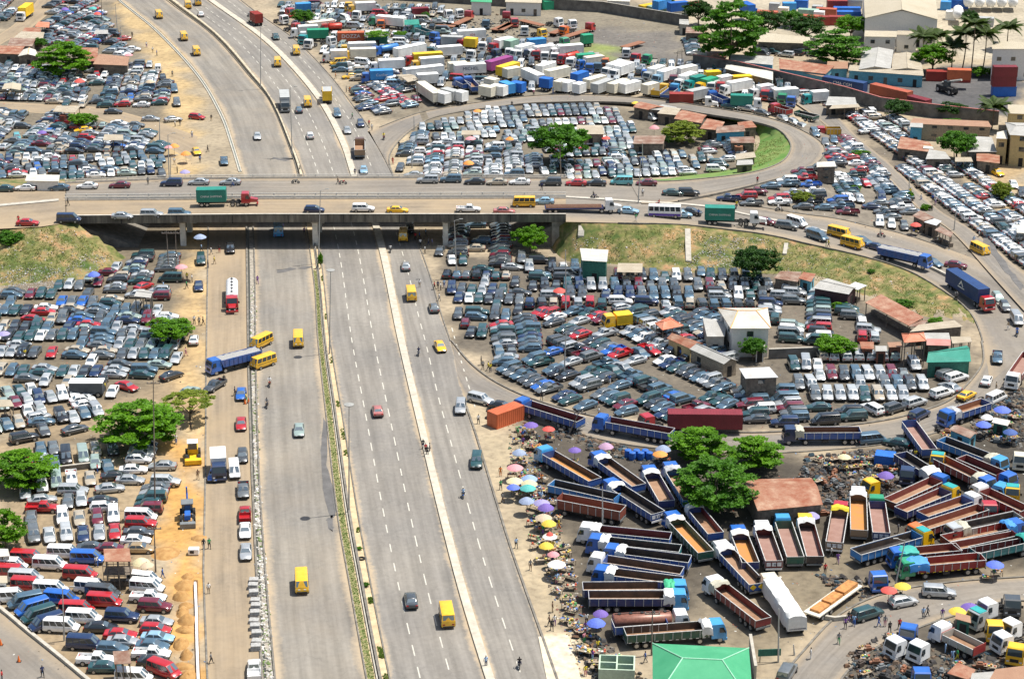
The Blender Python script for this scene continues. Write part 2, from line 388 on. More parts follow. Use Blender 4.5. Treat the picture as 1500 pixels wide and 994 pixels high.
plv=[(1033,290,4.75),(1110,303,3.68),(1170,313,2.88),(1228,321,2.08),(1275,332,1.38),(1319,342,.78),(1375,360,.33),(1434,382,.08),
(1125,266,4.42),(1184,247,3.82),(1208,228,3.42),(1206,210,3.2),(1172,190,2.9),(1195,172,.3),(1240,210,.33),(1285,245,.33),(1345,305,.3),(1395,340,.2),(1450,400,.05)]
W_=[tuple(P(*a)) for a in plv]
mb=MB();mb.add(W_,[(0,1,8),(1,9,8),(1,2,9),(2,10,9),(2,15,10),(10,15,14),(10,14,11),(11,14,13),(11,13,12),(2,3,15),(3,4,15),(4,16,15),(4,5,16),(5,17,16),(5,6,17),(6,7,17),(7,18,17)])
# ---------------------------------------------------------------- ground sheet with soil zones
ZONES=[]
def inside(poly,x,y):
 c=np.zeros(x.shape,bool);n=len(poly)
 for i in range(n):
  (x1,y1),(x2,y2)=poly[i],poly[(i+1)%n]
  cond=((y1>y)!=(y2>y))&(x<(x2-x1)*(y-y1)/((y2-y1) or 1e-9)+x1)
  c^=cond
 return c
def dist_poly(poly,x,y):
 d=np.full(x.shape,1e9);n=len(poly)
 for i in range(n):
  (x1,y1),(x2,y2)=poly[i],poly[(i+1)%n];dx,dy=x2-x1,y2-y1
  t=np.clip(((x-x1)*dx+(y-y1)*dy)/(dx*dx+dy*dy+1e-9),0,1)
  d=np.minimum(d,np.hypot(x-x1-t*dx,y-y1-t*dy))
 return np.where(inside(poly,x,y),d,-d)
SAND=(.33,.275,.2);ORANGE=(.47,.275,.095);OIL=(.075,.066,.056);GREYD=(.20,.175,.14);PALE=(.50,.44,.34);BRN=(.22,.17,.115)
zones=[
([(0,320),(300,320),(310,480),(290,600),(240,650),(0,660)],(.16,.135,.1),2),
([(0,560),(110,600),(290,540),(300,600),(250,640),(60,650),(0,660)],(.25,.195,.13),3),
([(0,655),(240,650),(245,780),(0,790)],(.30,.235,.155),2),([(0,790),(245,780),(245,1000),(60,1000),(0,880)],(.26,.2,.13),2),
([(268,330),(304,330),(302,560),(290,650),(262,560),(275,480)],(.43,.31,.165),2),
([(245,650),(300,640),(302,720),(298,840),(300,1000),(250,1000),(238,800)],ORANGE,2),
([(640,370),(800,380),(1100,400),(1270,440),(1420,480),(1430,540),(1390,590),(1250,625),(1000,640),(860,600),(760,560),(680,520)],(.135,.118,.096),2),
([(930,390),(1130,395),(1280,450),(1300,500),(1100,500),(960,470),(900,440)],(.15,.13,.105),3),
([(745,600),(880,650),(1000,668),(1200,668),(1380,640),(1500,560),(1560,640),(1560,830),(1400,845),(1290,862),(1215,900),(1150,870),(1040,880),(900,960),(830,930),(790,800),(750,700)],(.095,.083,.067),3),
([(800,620),(1000,660),(1250,670),(1330,720),(1290,760),(1200,740),(1000,700),(850,700)],OIL,4),
([(1290,680),(1500,600),(1560,820),(1300,830)],(.07,.062,.052),4),
([(690,600),(745,610),(790,760),(850,1000),(820,1010),(740,760),(700,640)],(.36,.3,.21),2),
([(1180,800),(1260,790),(1260,860),(1200,900),(1120,960),(1060,1000),(1060,900)],(.19,.16,.115),3),
([(1240,920),(1500,890),(1560,1080),(1200,1080)],(.1,.088,.072),3),
([(790,930),(830,930),(860,1000),(800,1000)],(.6,.52,.38),.8),
([(0,0),(170,0),(230,90),(260,150),(250,262),(0,262)],(.17,.148,.115),2),
([(200,-20),(260,-20),(330,120),(360,262),(270,262),(260,130)],(.29,.245,.18),1.5),
([(170,0),(180,0),(260,70),(290,150),(280,262),(245,262),(240,130),(200,60)],(.40,.30,.165),2),
([(380,-20),(900,-20),(1010,45),(1040,100),(900,130),(560,175),(450,60)],(.2,.178,.14),3),
([(860,40),(1000,50),(1000,95),(900,90),(850,70),(760,60)],(.15,.14,.13),3),
([(840,65),(900,70),(890,85),(830,78)],(.2,.24,.08),3),
([(590,150),(900,150),(1100,190),(1080,262),(590,262)],(.17,.148,.115),2),([(560,200),(600,190),(620,262),(575,262)],(.36,.3,.21),1),
([(1230,110),(1500,90),(1500,170),(1300,165)],(.10,.10,.105),2),
([(1000,-40),(1600,-40),(1600,90),(1300,80),(1010,40)],(.37,.33,.26),2),
([(1150,120),(1230,150),(1500,330),(1500,400),(1400,340),(1250,190)],(.15,.13,.105),2),
([(1420,230),(1500,240),(1500,330),(1450,300)],(.36,.27,.16),2)]
zones=[([tuple(P(u,v))[:2] for u,v in pl],c,s) for pl,c,s in zones]
def ground_sheet():
 xs=np.concatenate([[-2500,-1200,-600,-300],np.arange(-180,231,1.5),[300,600,1200,2500]])
 ys=np.concatenate([[-300,0,100,180],np.arange(225,760,1.5),[800,950,1200,1800,3500]])
 X,Y=np.meshgrid(xs,ys);x,y=X.ravel(),Y.ravel()
 rs=np.random.RandomState(3)
 wob=1.6*np.sin(x*.31+2*np.sin(y*.17))+1.3*np.sin(y*.43+1.7*np.sin(x*.23))+rs.uniform(-1,1,x.shape)*.6
 C=np.tile(np.array(SAND),(len(x),1))
 for pl,c,s in zones:
  w=np.clip((dist_poly(pl,x,y)+wob*.5*min(s,2))/s*.5+.5,0,1)[:,None]
  C=C*(1-w)+np.array(c)*w
 nx,ny=len(xs),len(ys)
 z=0.0*x
 vs=np.stack([x,y,z],1)
 i=(np.arange(ny-1)[:,None]*nx+np.arange(nx-1)[None]).ravel()
 fs=np.stack([i,i+1,i+nx+1,i+nx],1)
 me=bpy.data.meshes.new('ground');me.from_pydata(vs.tolist(),[],fs.tolist());me.update()
 at=me.color_attributes.new('soil','FLOAT_COLOR','POINT')
 at.data.foreach_set('color',np.concatenate([C,np.ones((len(x),1))],1).ravel())
 return me
def soil_mat():
 m=bpy.data.materials.new('soil');N,L=nodes(m);b=N['Principled BSDF'];b.inputs['Roughness'].default_value=.95;b.inputs['Specular IOR Level'].default_value=.2
 at=N.new('ShaderNodeAttribute');at.attribute_name='soil'
 c=mixrgb(N,L,at.outputs['Color'],ramp(N,L,noise_node(N,L,.8,7),[(.25,(.62,.6,.58)),(.5,(1,1,1)),(.75,(1.3,1.27,1.2))]),.9,'MULTIPLY')
 c=mixrgb(N,L,c,ramp(N,L,noise_node(N,L,.09,5),[(.3,(.75,.74,.72)),(.7,(1.2,1.18,1.12))]),.9,'MULTIPLY')
 sp=noise_node(N,L,5.0,3)
 c=mixrgb(N,L,c,(.5,.47,.42,1),ramp(N,L,sp,[(.66,0.0),(.74,.5)]))
 L.new(c,b.inputs['Base Color']);MATS['soil']=m;return m
SOIL=soil_mat()
gm=ground_sheet();gm.materials.append(SOIL);g_o=link('ground',gm);tag(g_o,kind='structure')
plm=mb.mesh('raised_lot',[mat('lot_soil',(.18,.155,.12),.95,noise=.3,scale=.5)])
if sum(p.normal.z for p in plm.polygons)<0:plm.flip_normals()
TER.append(plm);tag(link('raised_lot',plm),kind='structure')
# ---------------------------------------------------------------- the flyover
br_t=thing('flyover_bridge','long concrete flyover carrying two decks of traffic across the highway','bridge')
CB=mat('bridge_concrete',(.3,.27,.225),.9,noise=.4,scale=.7)
CR=mat('parapet_concrete',(.62,.58,.5),.85,noise=.2,scale=1)
ZD=6.5
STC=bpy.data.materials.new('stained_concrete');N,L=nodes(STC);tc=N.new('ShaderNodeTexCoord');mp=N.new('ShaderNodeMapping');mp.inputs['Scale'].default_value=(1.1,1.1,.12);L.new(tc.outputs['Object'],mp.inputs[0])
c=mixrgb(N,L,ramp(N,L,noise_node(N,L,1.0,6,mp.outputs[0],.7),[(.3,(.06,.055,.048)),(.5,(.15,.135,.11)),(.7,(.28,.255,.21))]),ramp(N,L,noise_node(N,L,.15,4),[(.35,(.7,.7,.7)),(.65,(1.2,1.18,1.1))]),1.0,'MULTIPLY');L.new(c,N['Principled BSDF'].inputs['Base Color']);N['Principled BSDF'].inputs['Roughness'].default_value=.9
def deck(name,far,near,uvmat):
 n=24;L_,R_=[],[]
 for i in range(n+1):
  t_=i/n;u=96+(829-96)*t_
  L_.append(tuple(P(u,interp(far,u),ZD)));R_.append(tuple(P(u,interp(near,u),ZD)))
 me_o=strip(name+'_surface',L_,R_,uvmat,0,br_t,ter=True);del me_o['kind']
 slab=solid_strip(name+'_slab',L_,R_,-.5,-.02,CB,None,br_t)
 for f_ in(.04,.28,.52,.76,.97):
  a_=blend(L_,R_,f_-.03);b2=blend(L_,R_,f_+.03);solid_strip('girder',a_,b2,-.9,-.5,CB,None,br_t)
 return L_,R_
farA,farB=[(96,269),(240,263),(380,261.5),(600,261),(829,262)],[(96,289.5),(380,288),(829,286.5)]
nearA,nearB=[(96,294),(380,292),(829,291)],[(96,321),(380,318.5),(829,318.5)]
F1,F2=deck('far_deck',farA,farB,A_ramp);N1,N2=deck('near_deck',nearA,nearB,A_tan)
def parapet(pts,wall,rail=True,out=1):
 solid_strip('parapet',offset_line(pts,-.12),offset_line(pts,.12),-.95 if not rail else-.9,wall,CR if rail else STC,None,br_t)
 if not rail:
  for k in range(1,9):
   q=Vector(pts[0]).lerp(Vector(pts[-1]),k/9);mb=MB();mb.box(q.x-.07,q.x+.07,q.y-.15,q.y-.1,q.z-.95,q.z+wall);mb.build('expansion_joint',[mat('joint_black',(.02,.02,.02),.9,noise=0)],br_t)
 if rail:
  mb=MB()
  for z in(wall+.22,wall+.45):
   for a_,b2 in zip(pts,pts[1:]):mb.tube((a_[0],a_[1],a_[2]+z),(b2[0],b2[1],b2[2]+z),.06,n=5)
  tot=0
  for a_,b2 in zip(pts,pts[1:]):
   k=max(1,int((Vector(b2)-Vector(a_)).length/2.4))
   for j in range(k):
    p=Vector(a_).lerp(Vector(b2),j/k);mb.box(p.x-.08,p.x+.08,p.y-.08,p.y+.08,p.z+wall,p.z+wall+.5)
  mb.build('railing',[mat('painted_rail',(.66,.64,.58),.6)],br_t)
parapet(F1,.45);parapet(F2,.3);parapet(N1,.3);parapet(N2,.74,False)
solid_strip('parapet_coping',[(a,b-.16,c) for a,b,c in N2],[(a,b+.16,c) for a,b,c in N2],.743,.84,CR,None,br_t)
for k_,(u,vb) in enumerate([(265,362),(460,360),(652,353)]):
 for(row,dy) in(('near',1.6),('near',10.5),('far',16.5),('far',25)):
  p=P(u,318,ZD);y=p.y+dy;mb=MB();mb.box(p.x-.55,p.x+.55,y-.55,y+.55,-.3,ZD-1.41);mb.build('column',[CR],br_t)
 p=P(u,318,ZD);mb=MB();mb.box(p.x-.7,p.x+.7,p.y+.3,p.y+12.3,ZD-1.4,ZD-.902);mb.box(p.x-.7,p.x+.7,p.y+15,p.y+27,ZD-1.4,ZD-.902);mb.build('crosshead',[CB],br_t)
for sgn,u in((-1,112),(1,812)):
 p=P(u,318,ZD);q_=P(u,262,ZD);mb=MB();x0,x1=(p.x-7,p.x+.5) if sgn<0 else(p.x-.5,p.x+4.5)
 mb.box(x0,x1,p.y-.1,q_.y,-.2,ZD-.55);mb.build('abutment',[CB],br_t)
 mb=MB();xi=p.x+.5 if sgn<0 else p.x-.5;xo=p.x+12 if sgn<0 else p.x-11
 mb.add([(xi,p.y+.3,ZD-2),(xo,p.y+.3,0),(xo,q_.y,0),(xi,q_.y,ZD-2),(xi,p.y+.3,-.2),(xi,q_.y,-.2),(xo,p.y+.3,-.2),(xo,q_.y,-.2)],
[(0,1,2,3),(0,4,6,1),(3,2,7,5),(1,6,7,2)]);mb.build('slope_paving',[CONCD],br_t)
ap=[(-70,279,-70,337),(0,276,0,335),(60,272.5,60,332),(86,270,86,328),(97,269,97,321)]
strip('approach_road',[tuple(P(a_,b2,ZD)) for a_,b2,_,_ in ap],[tuple(P(c,d,ZD)) for _,_,c,d in ap],A_tan,.0,ter=True)
solid_strip('approach_median',[tuple(P(u,300-(u/97)*9,ZD)) for u in range(-70,98,12)],[tuple(P(u,303-(u/97)*9,ZD)) for u in range(-70,98,12)],-.1,.2,CONC)
md=catmull([tuple(P(a_,b2,z))+tuple(P(a_,b2+2.2,z)) for a_,b2,z in[(829,288,6.5),(880,291,6.25),(936,295,5.85),(1028,301,4.85),(1110,317,3.75),(1183,332,2.85),(1267,353,2.05),(1335,377,1.35),(1400,408,.7),(1450,437,.2),(1500,470,.05)]],4)
solid_strip('ramp_median',[p[:3] for p in md],[p[3:] for p in md],-.3,.2,CONC)
parap=[(60,329,6.5),(86,327,6.5),(97,321,6.5)]
def make_bvh():
 global BVH
 vs,fs=[],[]
 big=[(-3000,-500,0),(3000,-500,0),(3000,4000,0),(-3000,4000,0)]
 vs+=big;fs.append((0,1,2,3))
 for me in TER:
  o=len(vs);vs+=[tuple(v.co) for v in me.vertices];fs+=[tuple(i+o for i in p.vertices) for p in me.polygons]
 BVH=BVHTree.FromPolygons([Vector(v) for v in vs],fs)
make_bvh()
# ================================================================ vehicles
PC={
'white':(.8,.8,.78),'silver':(.42,.44,.45),'pale silver':(.55,.57,.57),'grey':(.16,.175,.18),'dark grey':(.06,.068,.075),'black':(.018,.02,.024),
'dark green':(.02,.07,.075),'blue grey':(.09,.16,.22),'navy blue':(.012,.03,.09),'blue':(.02,.12,.45),'red':(.42,.015,.02),'maroon':(.15,.015,.03),'beige':(.42,.36,.27),
'pale green':(.28,.36,.33),'yellow':(.85,.47,.012),'turquoise':(.12,.42,.45),'pink':(.45,.15,.13),'light blue':(.25,.42,.55),'orange':(.75,.16,.02),'green':(.02,.28,.12),
'sky blue':(.05,.30,.60),'brown':(.16,.08,.04),'cream':(.66,.6,.46),'purple':(.2,.04,.16),'gold':(.42,.3,.16),'teal':(.02,.3,.3)}
def paint(c):
 n=c.replace(' ','_')+'_paint'
 return mat(n,PC[c],.3,metal=.3 if c in('silver','grey','blue grey','pale silver','gold') else 0,noise=.14,scale=.9,coat=1)
def flat(c,k=''):
 return mat(c.replace(' ','_')+'_sheet',PC[c],.6,noise=.22,scale=.8)
GLASS=mat('vehicle_glass',(.03,.04,.045),.05,noise=0,spec=.9)
SHIELD=mat('sky_toned_windscreen',(.25,.31,.335),.1,metal=.75,noise=0)  # pale tone painted in for sky reflection on front and rear screens
TYRE=mat('tyre_rubber',(.022,.021,.02),.85,noise=.3)
HUB=mat('wheel_hub',(.42,.42,.41),.4,metal=.6,noise=.2)
LAMP=mat('headlamp',(.7,.72,.72),.1,noise=0,spec=.9)
TAIL=mat('tail_lamp',(.4,.01,.01),.2,noise=0)
TRIM=mat('black_trim',(.02,.02,.02),.6,noise=.2)
def ringsec(x,zb,zt,w,crown=.03):
 h=zt-zb
 half=[(w*.9,zb),(w,zb+.18*h),(w*1.01,zb+.55*h),(w*.97,zt-.12*h),(w*.86,zt)]
 return[(x,y,z) for y,z in half]+[(x,0,zt+crown)]+[(x,-y,z) for y,z in reversed(half)]
def panel(mb,q,inset=.1,off=.014,m=0,ctr=None):
 q=[Vector(p) for p in q];c=sum(q,Vector())/4;n=(q[1]-q[0]).cross(q[3]-q[0]).normalized()
 if n.dot(c-(ctr or Vector((0,0,.6))))<0:n=-n
 r=[p.lerp(c,inset)+n*off for p in q];b=[p.lerp(c,inset)-n*.01 for p in q]
 mb.add(r+b,[(0,1,2,3),(0,4,5,1),(1,5,6,2),(2,6,7,3),(3,7,4,0)],m)
SPEC=dict(
saloon=dict(L=4.5,st=[(-2.22,.42,.82,.68),(-2.12,.3,.95,.79),(-1.6,.24,.99,.86),(-.8,.22,.95,.88),(.4,.22,.93,.88),(1.0,.23,.9,.87),(1.6,.24,.82,.84),(2.02,.28,.70,.78),(2.2,.4,.58,.66)],cab=(-1.62,1.02,.80,.93),top=(-1.0,.28,.60,1.40),npane=2,wh=(1.38,.31)),
hatchback=dict(L=4.2,st=[(-2.05,.4,.8,.7),(-2.0,.3,.95,.8),(-1.4,.24,1.0,.86),(0,.22,.96,.87),(.9,.23,.93,.86),(1.5,.25,.84,.82),(1.95,.3,.68,.74),(2.06,.42,.58,.64)],cab=(-1.95,1.05,.8,.95),top=(-1.6,.3,.62,1.47),npane=2,wh=(1.27,.31)),
SUV=dict(L=4.7,st=[(-2.32,.5,.95,.8),(-2.26,.38,1.1,.88),(-1.3,.34,1.14,.93),(0,.34,1.1,.93),(.9,.34,1.08,.92),(1.6,.36,1.02,.9),(2.1,.4,.9,.85),(2.28,.5,.76,.76)],cab=(-2.24,1.08,.86,1.1),top=(-2.02,.42,.7,1.74),npane=3,wh=(1.42,.37)),
pickup=dict(L=5.1,st=[(-.62,.42,1.0,.88),(-.55,.38,1.02,.89),(.3,.38,1.02,.89),(.95,.38,1.02,.88),(1.7,.4,.96,.86),(2.25,.44,.84,.82),(2.45,.54,.7,.74)],cab=(-.56,1.12,.83,1.02),top=(-.4,.55,.68,1.62),npane=2,wh=(1.62,.37),bed=(-2.5,-.6)),
van=dict(L=4.8,st=[(-2.38,.45,1.0,.82),(-2.34,.36,1.12,.86),(-1,.33,1.12,.88),(1.0,.33,1.1,.88),(1.7,.35,1.04,.87),(2.2,.4,.84,.82),(2.36,.5,.7,.74)],cab=(-2.35,1.78,.83,1.1),top=(-2.28,.95,.74,1.95),npane=4,wh=(1.42,.33)),
minibus=dict(L=4.7,st=[(-2.36,.5,1.15,.9),(-2.34,.4,1.3,.95),(0,.38,1.3,.96),(1.9,.38,1.28,.95),(2.26,.45,1.2,.93),(2.34,.55,1.05,.9)],cab=(-2.33,2.28,.93,1.28),top=(-2.27,1.9,.84,2.2),npane=4,wh=(1.38,.34)),
coach=dict(L=7.0,st=[(-3.48,.55,1.3,.98),(-3.45,.42,1.45,1.03),(0,.4,1.45,1.04),(3.2,.4,1.42,1.03),(3.45,.5,1.3,.98)],cab=(-3.44,3.4,1.0,1.42),top=(-3.38,3.1,.92,2.55),npane=6,wh=(2.2,.4)))
def wheel_mb(r,w=.2,n=14):
 mb=MB();rings=[]
 for y,rr in((-w/2,r*.9),(-w/2+.03,r),(w/2-.03,r),(w/2,r*.9)):rings.append([(rr*cos(2*pi*i/n),y,rr*sin(2*pi*i/n)) for i in range(n)])
 mb.loft(rings,0)
 rings=[[(r*.58*cos(2*pi*i/n),y,r*.58*sin(2*pi*i/n)) for i in range(n)] for y in(-w/2-.012,w/2+.012)]
 mb.loft(rings,1);return mb
def bool_cab(sp):
 x0,x1,w,z0=sp['cab'];a0,a1,wt,z1=sp['top']
 return x0,x1,w,z0,a0,a1,wt,z1
def vehicle_parts(kind):
 sp=SPEC[kind];out=[];x0,x1,w,z0,a0,a1,wt,z1=bool_cab(sp);r=sp['wh'][1]
 b=MB();b.loft([ringsec(*s) for s in sp['st']])
 zt=z1-.07;e=.1 if kind in('saloon','hatchback','SUV','pickup') else.07
 ring=lambda xa,xb,ww,z,c=0:[(xa,ww*.94,z),(xa+.12,ww,z),(xb-.12,ww,z),(xb,ww*.94,z),(xb+c,0,z),(xb,-ww*.94,z),(xb-.12,-ww,z),(xa+.12,-ww,z),(xa,-ww*.94,z),(xa-c*.5,0,z)]
 A,B=a0-e*(a0-x0>.2),a1+e*(1 if x1-a1>.2 else.3)
 b.loft([ring(x0,x1,w,z0-.05,.04),ring(x0+.02,x1-.02,w*.985,z0+.02,.04),ring(A,B,wt*1.02,zt,.03),ring(a0+.02,a1-.05,wt*.9,z1-.012,.02),ring(a0+.25,a1-.3,wt*.5,z1+.02,0)])
 if 'bed' in sp:
  xa,xb=sp['bed'];ww=.87
  b.box(xa,xb,-ww,ww,.45,.68)
  for s in(1,-1):b.box(xa,xb,s*ww-.05*(s>0)-.0,s*ww+.05*(s<0),.66,1.08,b=.02)
  b.box(xa-.03,xa+.05,-ww,ww,.5,1.07,b=.02);b.box(xb-.03,xb+.06,-ww,ww,.5,1.07)
 L0,L1_=(sp['st'][0][0],sp['st'][-1][0]) if 'bed' not in sp else(sp['bed'][0],sp['st'][-1][0])
 out.append(('body',b,0))
 bp=MB();bp.box(L1_-.12,L1_+.06,-.74,.74,sp['st'][-1][1]-.06,sp['st'][-1][1]+.12,b=.03);out.append(('bumper',bp,2));bp=MB();bp.box(L0-.06,L0+.12,-.74,.74,.38,.56,b=.03)
 out.append(('bumper',bp,2))
 if kind=='coach':
  for s in(1,-1):q=MB();q.box(-3.3,3.2,s*1.05-.006,s*1.05+.006,.5,1.0);out.append(('violet_skirt',q,6))
 ct=Vector(((x0+x1)/2,0,z0))
 q=MB();panel(q,[(x1-.03,w*.9,z0+.03),(x1-.03,-w*.9,z0+.03),(B,-wt*.93,zt),(B,wt*.93,zt)],.06,.02,ctr=ct);
 if kind in('saloon','hatchback','SUV','pickup','van','minibus','coach'):out.append(('windscreen',q,7))
 q=MB();panel(q,[(x0+.03,w*.9,z0+.03),(x0+.03,-w*.9,z0+.03),(A,-wt*.93,zt),(A,wt*.93,zt)],.1 if kind!='van' else.16,.02,ctr=ct);out.append(('rear_window',q,7))
 n=sp['npane']
 for s in(1,-1):
  q=MB()
  for k in range(n):
   f0,f1=k/n+.012,(k+1)/n-.012
   lo0,lo1=x0+.1+(x1-.15-x0-.1)*f0,x0+.1+(x1-.15-x0-.1)*f1;hi0,hi1=A+.05+(B-.08-A-.05)*f0,A+.05+(B-.08-A-.05)*f1
   lz=z0+.06;hz=zt-.04
   panel(q,[(lo0,s*w*.985,lz),(lo1,s*w*.985,lz),(hi1,s*wt*1.02,hz),(hi0,s*wt*1.02,hz)],.05,.016,ctr=ct)
  out.append(('side_window',q,1))
 fx=sp['st'][-1];f2=sp['st'][-2];rx=L0
 for s in(1,-1):
  q=MB();q.box(f2[0]-.02,fx[0]+.03,s*.5*.8-.16 if s>0 else-.56,s*.56 if s>0 else-.24,fx[2]-.16,fx[2]-.005,b=.02);out.append(('headlight',q,4))
  q=MB();q.box(rx-.02,rx+.12,.46 if s>0 else-.78,.78 if s>0 else-.46,.68,.86,b=.02);out.append(('tail_light',q,5))
 wb=sp['wh'][0];yy=sp['st'][2][3]-.07
 for sx in(1,-1):
  for s in(1,-1):
   arch=MB();q=wheel_mb(r)
   q.v=[(x+sx*wb,y+s*yy,z+r) for x,y,z in q.v];q.m=[2 if mm==0 else 3 for mm in q.m]
   out.append(('wheel',q,None))
 if kind=='minibus':
  q=MB();
  for s in(1,-1):q.box(-2.3,2.1,s*.965-.006,s*.965+.006,1.0,1.1)
  out.append(('black_stripe',q,2))
 return out
VIOL=mat('violet_paint',(.1,.05,.35),.5,noise=.1)
VMATS=lambda p:[p,GLASS,TRIM,HUB,LAMP,TAIL,VIOL,SHIELD]
PROTO={}
def get_proto(kind):
 if kind in PROTO:return PROTO[kind]
 parts=[];whole=MB()
 for name,mb,slot in vehicle_parts(kind):
  if slot is not None:mb.m=[slot]*len(mb.f)
  whole.add(mb.v,mb.f,list(mb.m))
  me=mb.mesh(name,VMATS(paint('white')),True,35);parts.append((name,me))
 wm=whole.mesh(kind,VMATS(paint('white')),True,35)
 PROTO[kind]=(parts,wm,whole);return PROTO[kind]
def set_paint(o,m):
 o.material_slots[0].link='OBJECT';o.material_slots[0].material=m
CARS=[];OCC={}
def rects_hit(a,b):
 for r1,r2 in((a,b),(b,a)):
  x,y,h,l,w=r1;c,s=cos(h),sin(h)
  x2,y2,h2,l2,w2=r2;c2,s2=cos(h2),sin(h2)
  dx,dy=x2-x,y2-y
  lx,ly=dx*c+dy*s,-dx*s+dy*c
  ex=abs(c2*c+s2*s)*l2+abs(-s2*c+c2*s)*w2;ey=abs(-c2*s+s2*c)*l2+abs(s2*s+c2*c)*w2
  if abs(lx)>l+ex or abs(ly)>w+ey:return False
 return True
def occupied(x,y,h,L,Wd,z=0,shrink=.0):
 r=(x,y,h,L/2-shrink,Wd/2-shrink)
 ci,cj=int(x//10),int(y//10)
 for i in range(ci-1,ci+2):
  for j in range(cj-1,cj+2):
   for q,qz in OCC.get((i,j),()):
    if abs(qz-z)<3 and hypot(q[0]-x,q[1]-y)<q[3]+L/2+1.5 and rects_hit(r,q):return True
 return False
def occupy(x,y,h,L,Wd,z=0):
 r=(x,y,h,L/2,Wd/2)
 n=max(1,int(L/6));seen=set()
 for k in range(n+1):
  t=(k/n-.5)*L;c=(int((x+cos(h)*t)//10),int((y+sin(h)*t)//10))
  if c not in seen:seen.add(c);OCC.setdefault(c,[]).append((r,z))
KW={'saloon':(4.45,1.72),'hatchback':(4.15,1.72),'SUV':(4.65,1.85),'pickup':(5.0,1.8),'van':(4.8,1.8),'minibus':(4.75,1.9),'coach':(7,2.1)}
def car(kind,b,x,y,d,colr,label=None,flat_=False,group=None,jit=0):
 uv=K(b,x,y) if isinstance(b,str) else(x,y)
 p=G(uv[0],uv[1],.7,flat_);h=heading(uv,d)
 L,Wd=KW[kind];occupy(p.x,p.y,h,L,Wd,p.z)
 CARS.append(dict(kind=kind,x=p.x,y=p.y,z=p.z,h=h,col=colr,label=label,lot=None,key=1e9,group=group))
MIX={
'day':[('silver',14),('pale silver',9),('white',10),('grey',11),('dark grey',12),('black',8),('dark green',14),('blue grey',15),('navy blue',6),('red',3),('maroon',3),('beige',6),('pale green',4),('blue',1)],
'dark':[('silver',11),('white',4),('blue grey',10),('grey',12),('dark grey',18),('black',14),('dark green',13),('blue grey',10),('navy blue',5),('red',3),('maroon',5),('beige',3)],
'light':[('silver',20),('pale silver',14),('white',15),('grey',9),('dark grey',8),('black',4),('dark green',6),('blue grey',9),('red',3),('maroon',3),('beige',7),('pale green',3),('light blue',1)],
'redd':[('silver',12),('white',12),('grey',8),('dark grey',12),('black',6),('dark green',16),('blue grey',16),('navy blue',4),('red',9),('maroon',7),('blue',2)]}
KM={'s':[('saloon',8),('hatchback',2),('SUV',1)],'m':[('saloon',6),('hatchback',2),('SUV',3),('pickup',.6),('van',.4)],'v':[('SUV',8),('saloon',1),('van',.8)],'p':[('pickup',4),('saloon',4),('SUV',2),('hatchback',1)],'y':[('van',4),('pickup',3),('SUV',2),('saloon',1)],'pp':[('pickup',7),('saloon',2),('SUV',1)]}
def pick(r,tab):
 t=r.uniform(0,sum(w for _,w in tab))
 for k,w in tab:
  t-=w
  if t<=0:return k
 return tab[-1][0]
def inpoly(poly,x,y):
 c=False;n=len(poly)
 for i in range(n):
  (x1,y1),(x2,y2)=poly[i],poly[(i+1)%n]
  if(y1>y)!=(y2>y) and x<(x2-x1)*(y-y1)/((y2-y1) or 1e-9)+x1:c=not c
 return c
SEED=[100]
def lot(name,poly,d,kinds='s',cols='day',turn=.1,drop=.03,side=1.9,end=4.5,flat_=False,jy=.12):
 SEED[0]+=1;r=random.Random(SEED[0])
 w=[tuple((G(u,v,0,flat_)))[:2] for u,v in poly]
 cu,cv=sum(p[0] for p in poly)/len(poly),sum(p[1] for p in poly)/len(poly)
 h=heading((cu,cv),d);c,s=cos(h),sin(h)
 loc=[(x*c+y*s,-x*s+y*c) for x,y in w]
 a0,a1=min(p[0] for p in loc),max(p[0] for p in loc);b0,b1=min(p[1] for p in loc),max(p[1] for p in loc)
 na,nb=int((a1-a0)/end)+1,int((b1-b0)/side)+2
 for i in list(range(na))+[k+.5 for k in range(-1,na)]+[k+.25 for k in range(-1,na)]:
  off=r.uniform(0,1.2);pend=0;rowj=0;flip=pi if r.random()<.12 else 0
  colsame=None;j=0;bpos=b0+off;ja=r.uniform(-.3,.3)
  while bpos<b1:
   cross=i==int(i) and r.random()<turn/2.2
   if cross:sp=4.9;
   else:sp=side+r.uniform(-.02,.12)
   aa,bb=a0+(i+.5)*end+ja,bpos+sp/2
   bpos+=sp
   if r.random()<drop:continue
   todo=[(aa+r.gauss(0,jy),bb,r.gauss(0,.045)+flip)] if not cross else[(aa-1.1,bb,pi/2+r.gauss(0,.06)),(aa+1.1,bb,pi/2+r.gauss(0,.06))]
   for a_,b_2,dh in todo:
    x,y=a_*c-b_2*s,a_*s+b_2*c
    if not inpoly(w,x,y):continue
    k=pick(r,KM[kinds]);L,Wd=KW[k]
    z=gz(x,y) if not flat_ else 0.0
    if occupied(x,y,h+dh,L,Wd,z,.1):continue
    occupy(x,y,h+dh,L-.1,Wd-.06,z)
    cl=pick(r,MIX[cols])
    CARS.append(dict(kind=k,x=x,y=y,z=z,h=h+dh,col=cl,label=None,lot=name,i=i,key=0,group=None,b=b_2))
def px_of(x,y,z):
 d=Vector((x,y,z-H));fwd=d.y*cos(TH)-d.z*sin(TH);up=d.y*sin(TH)+d.z*cos(TH)
 return 750+F*d.x/fwd,497-F*up/fwd,F/fwd
ORD=['first','second','third','fourth','fifth','sixth','seventh','eighth','ninth','tenth','eleventh','twelfth','thirteenth','fourteenth','fifteenth','sixteenth','seventeenth','eighteenth','nineteenth','twentieth']
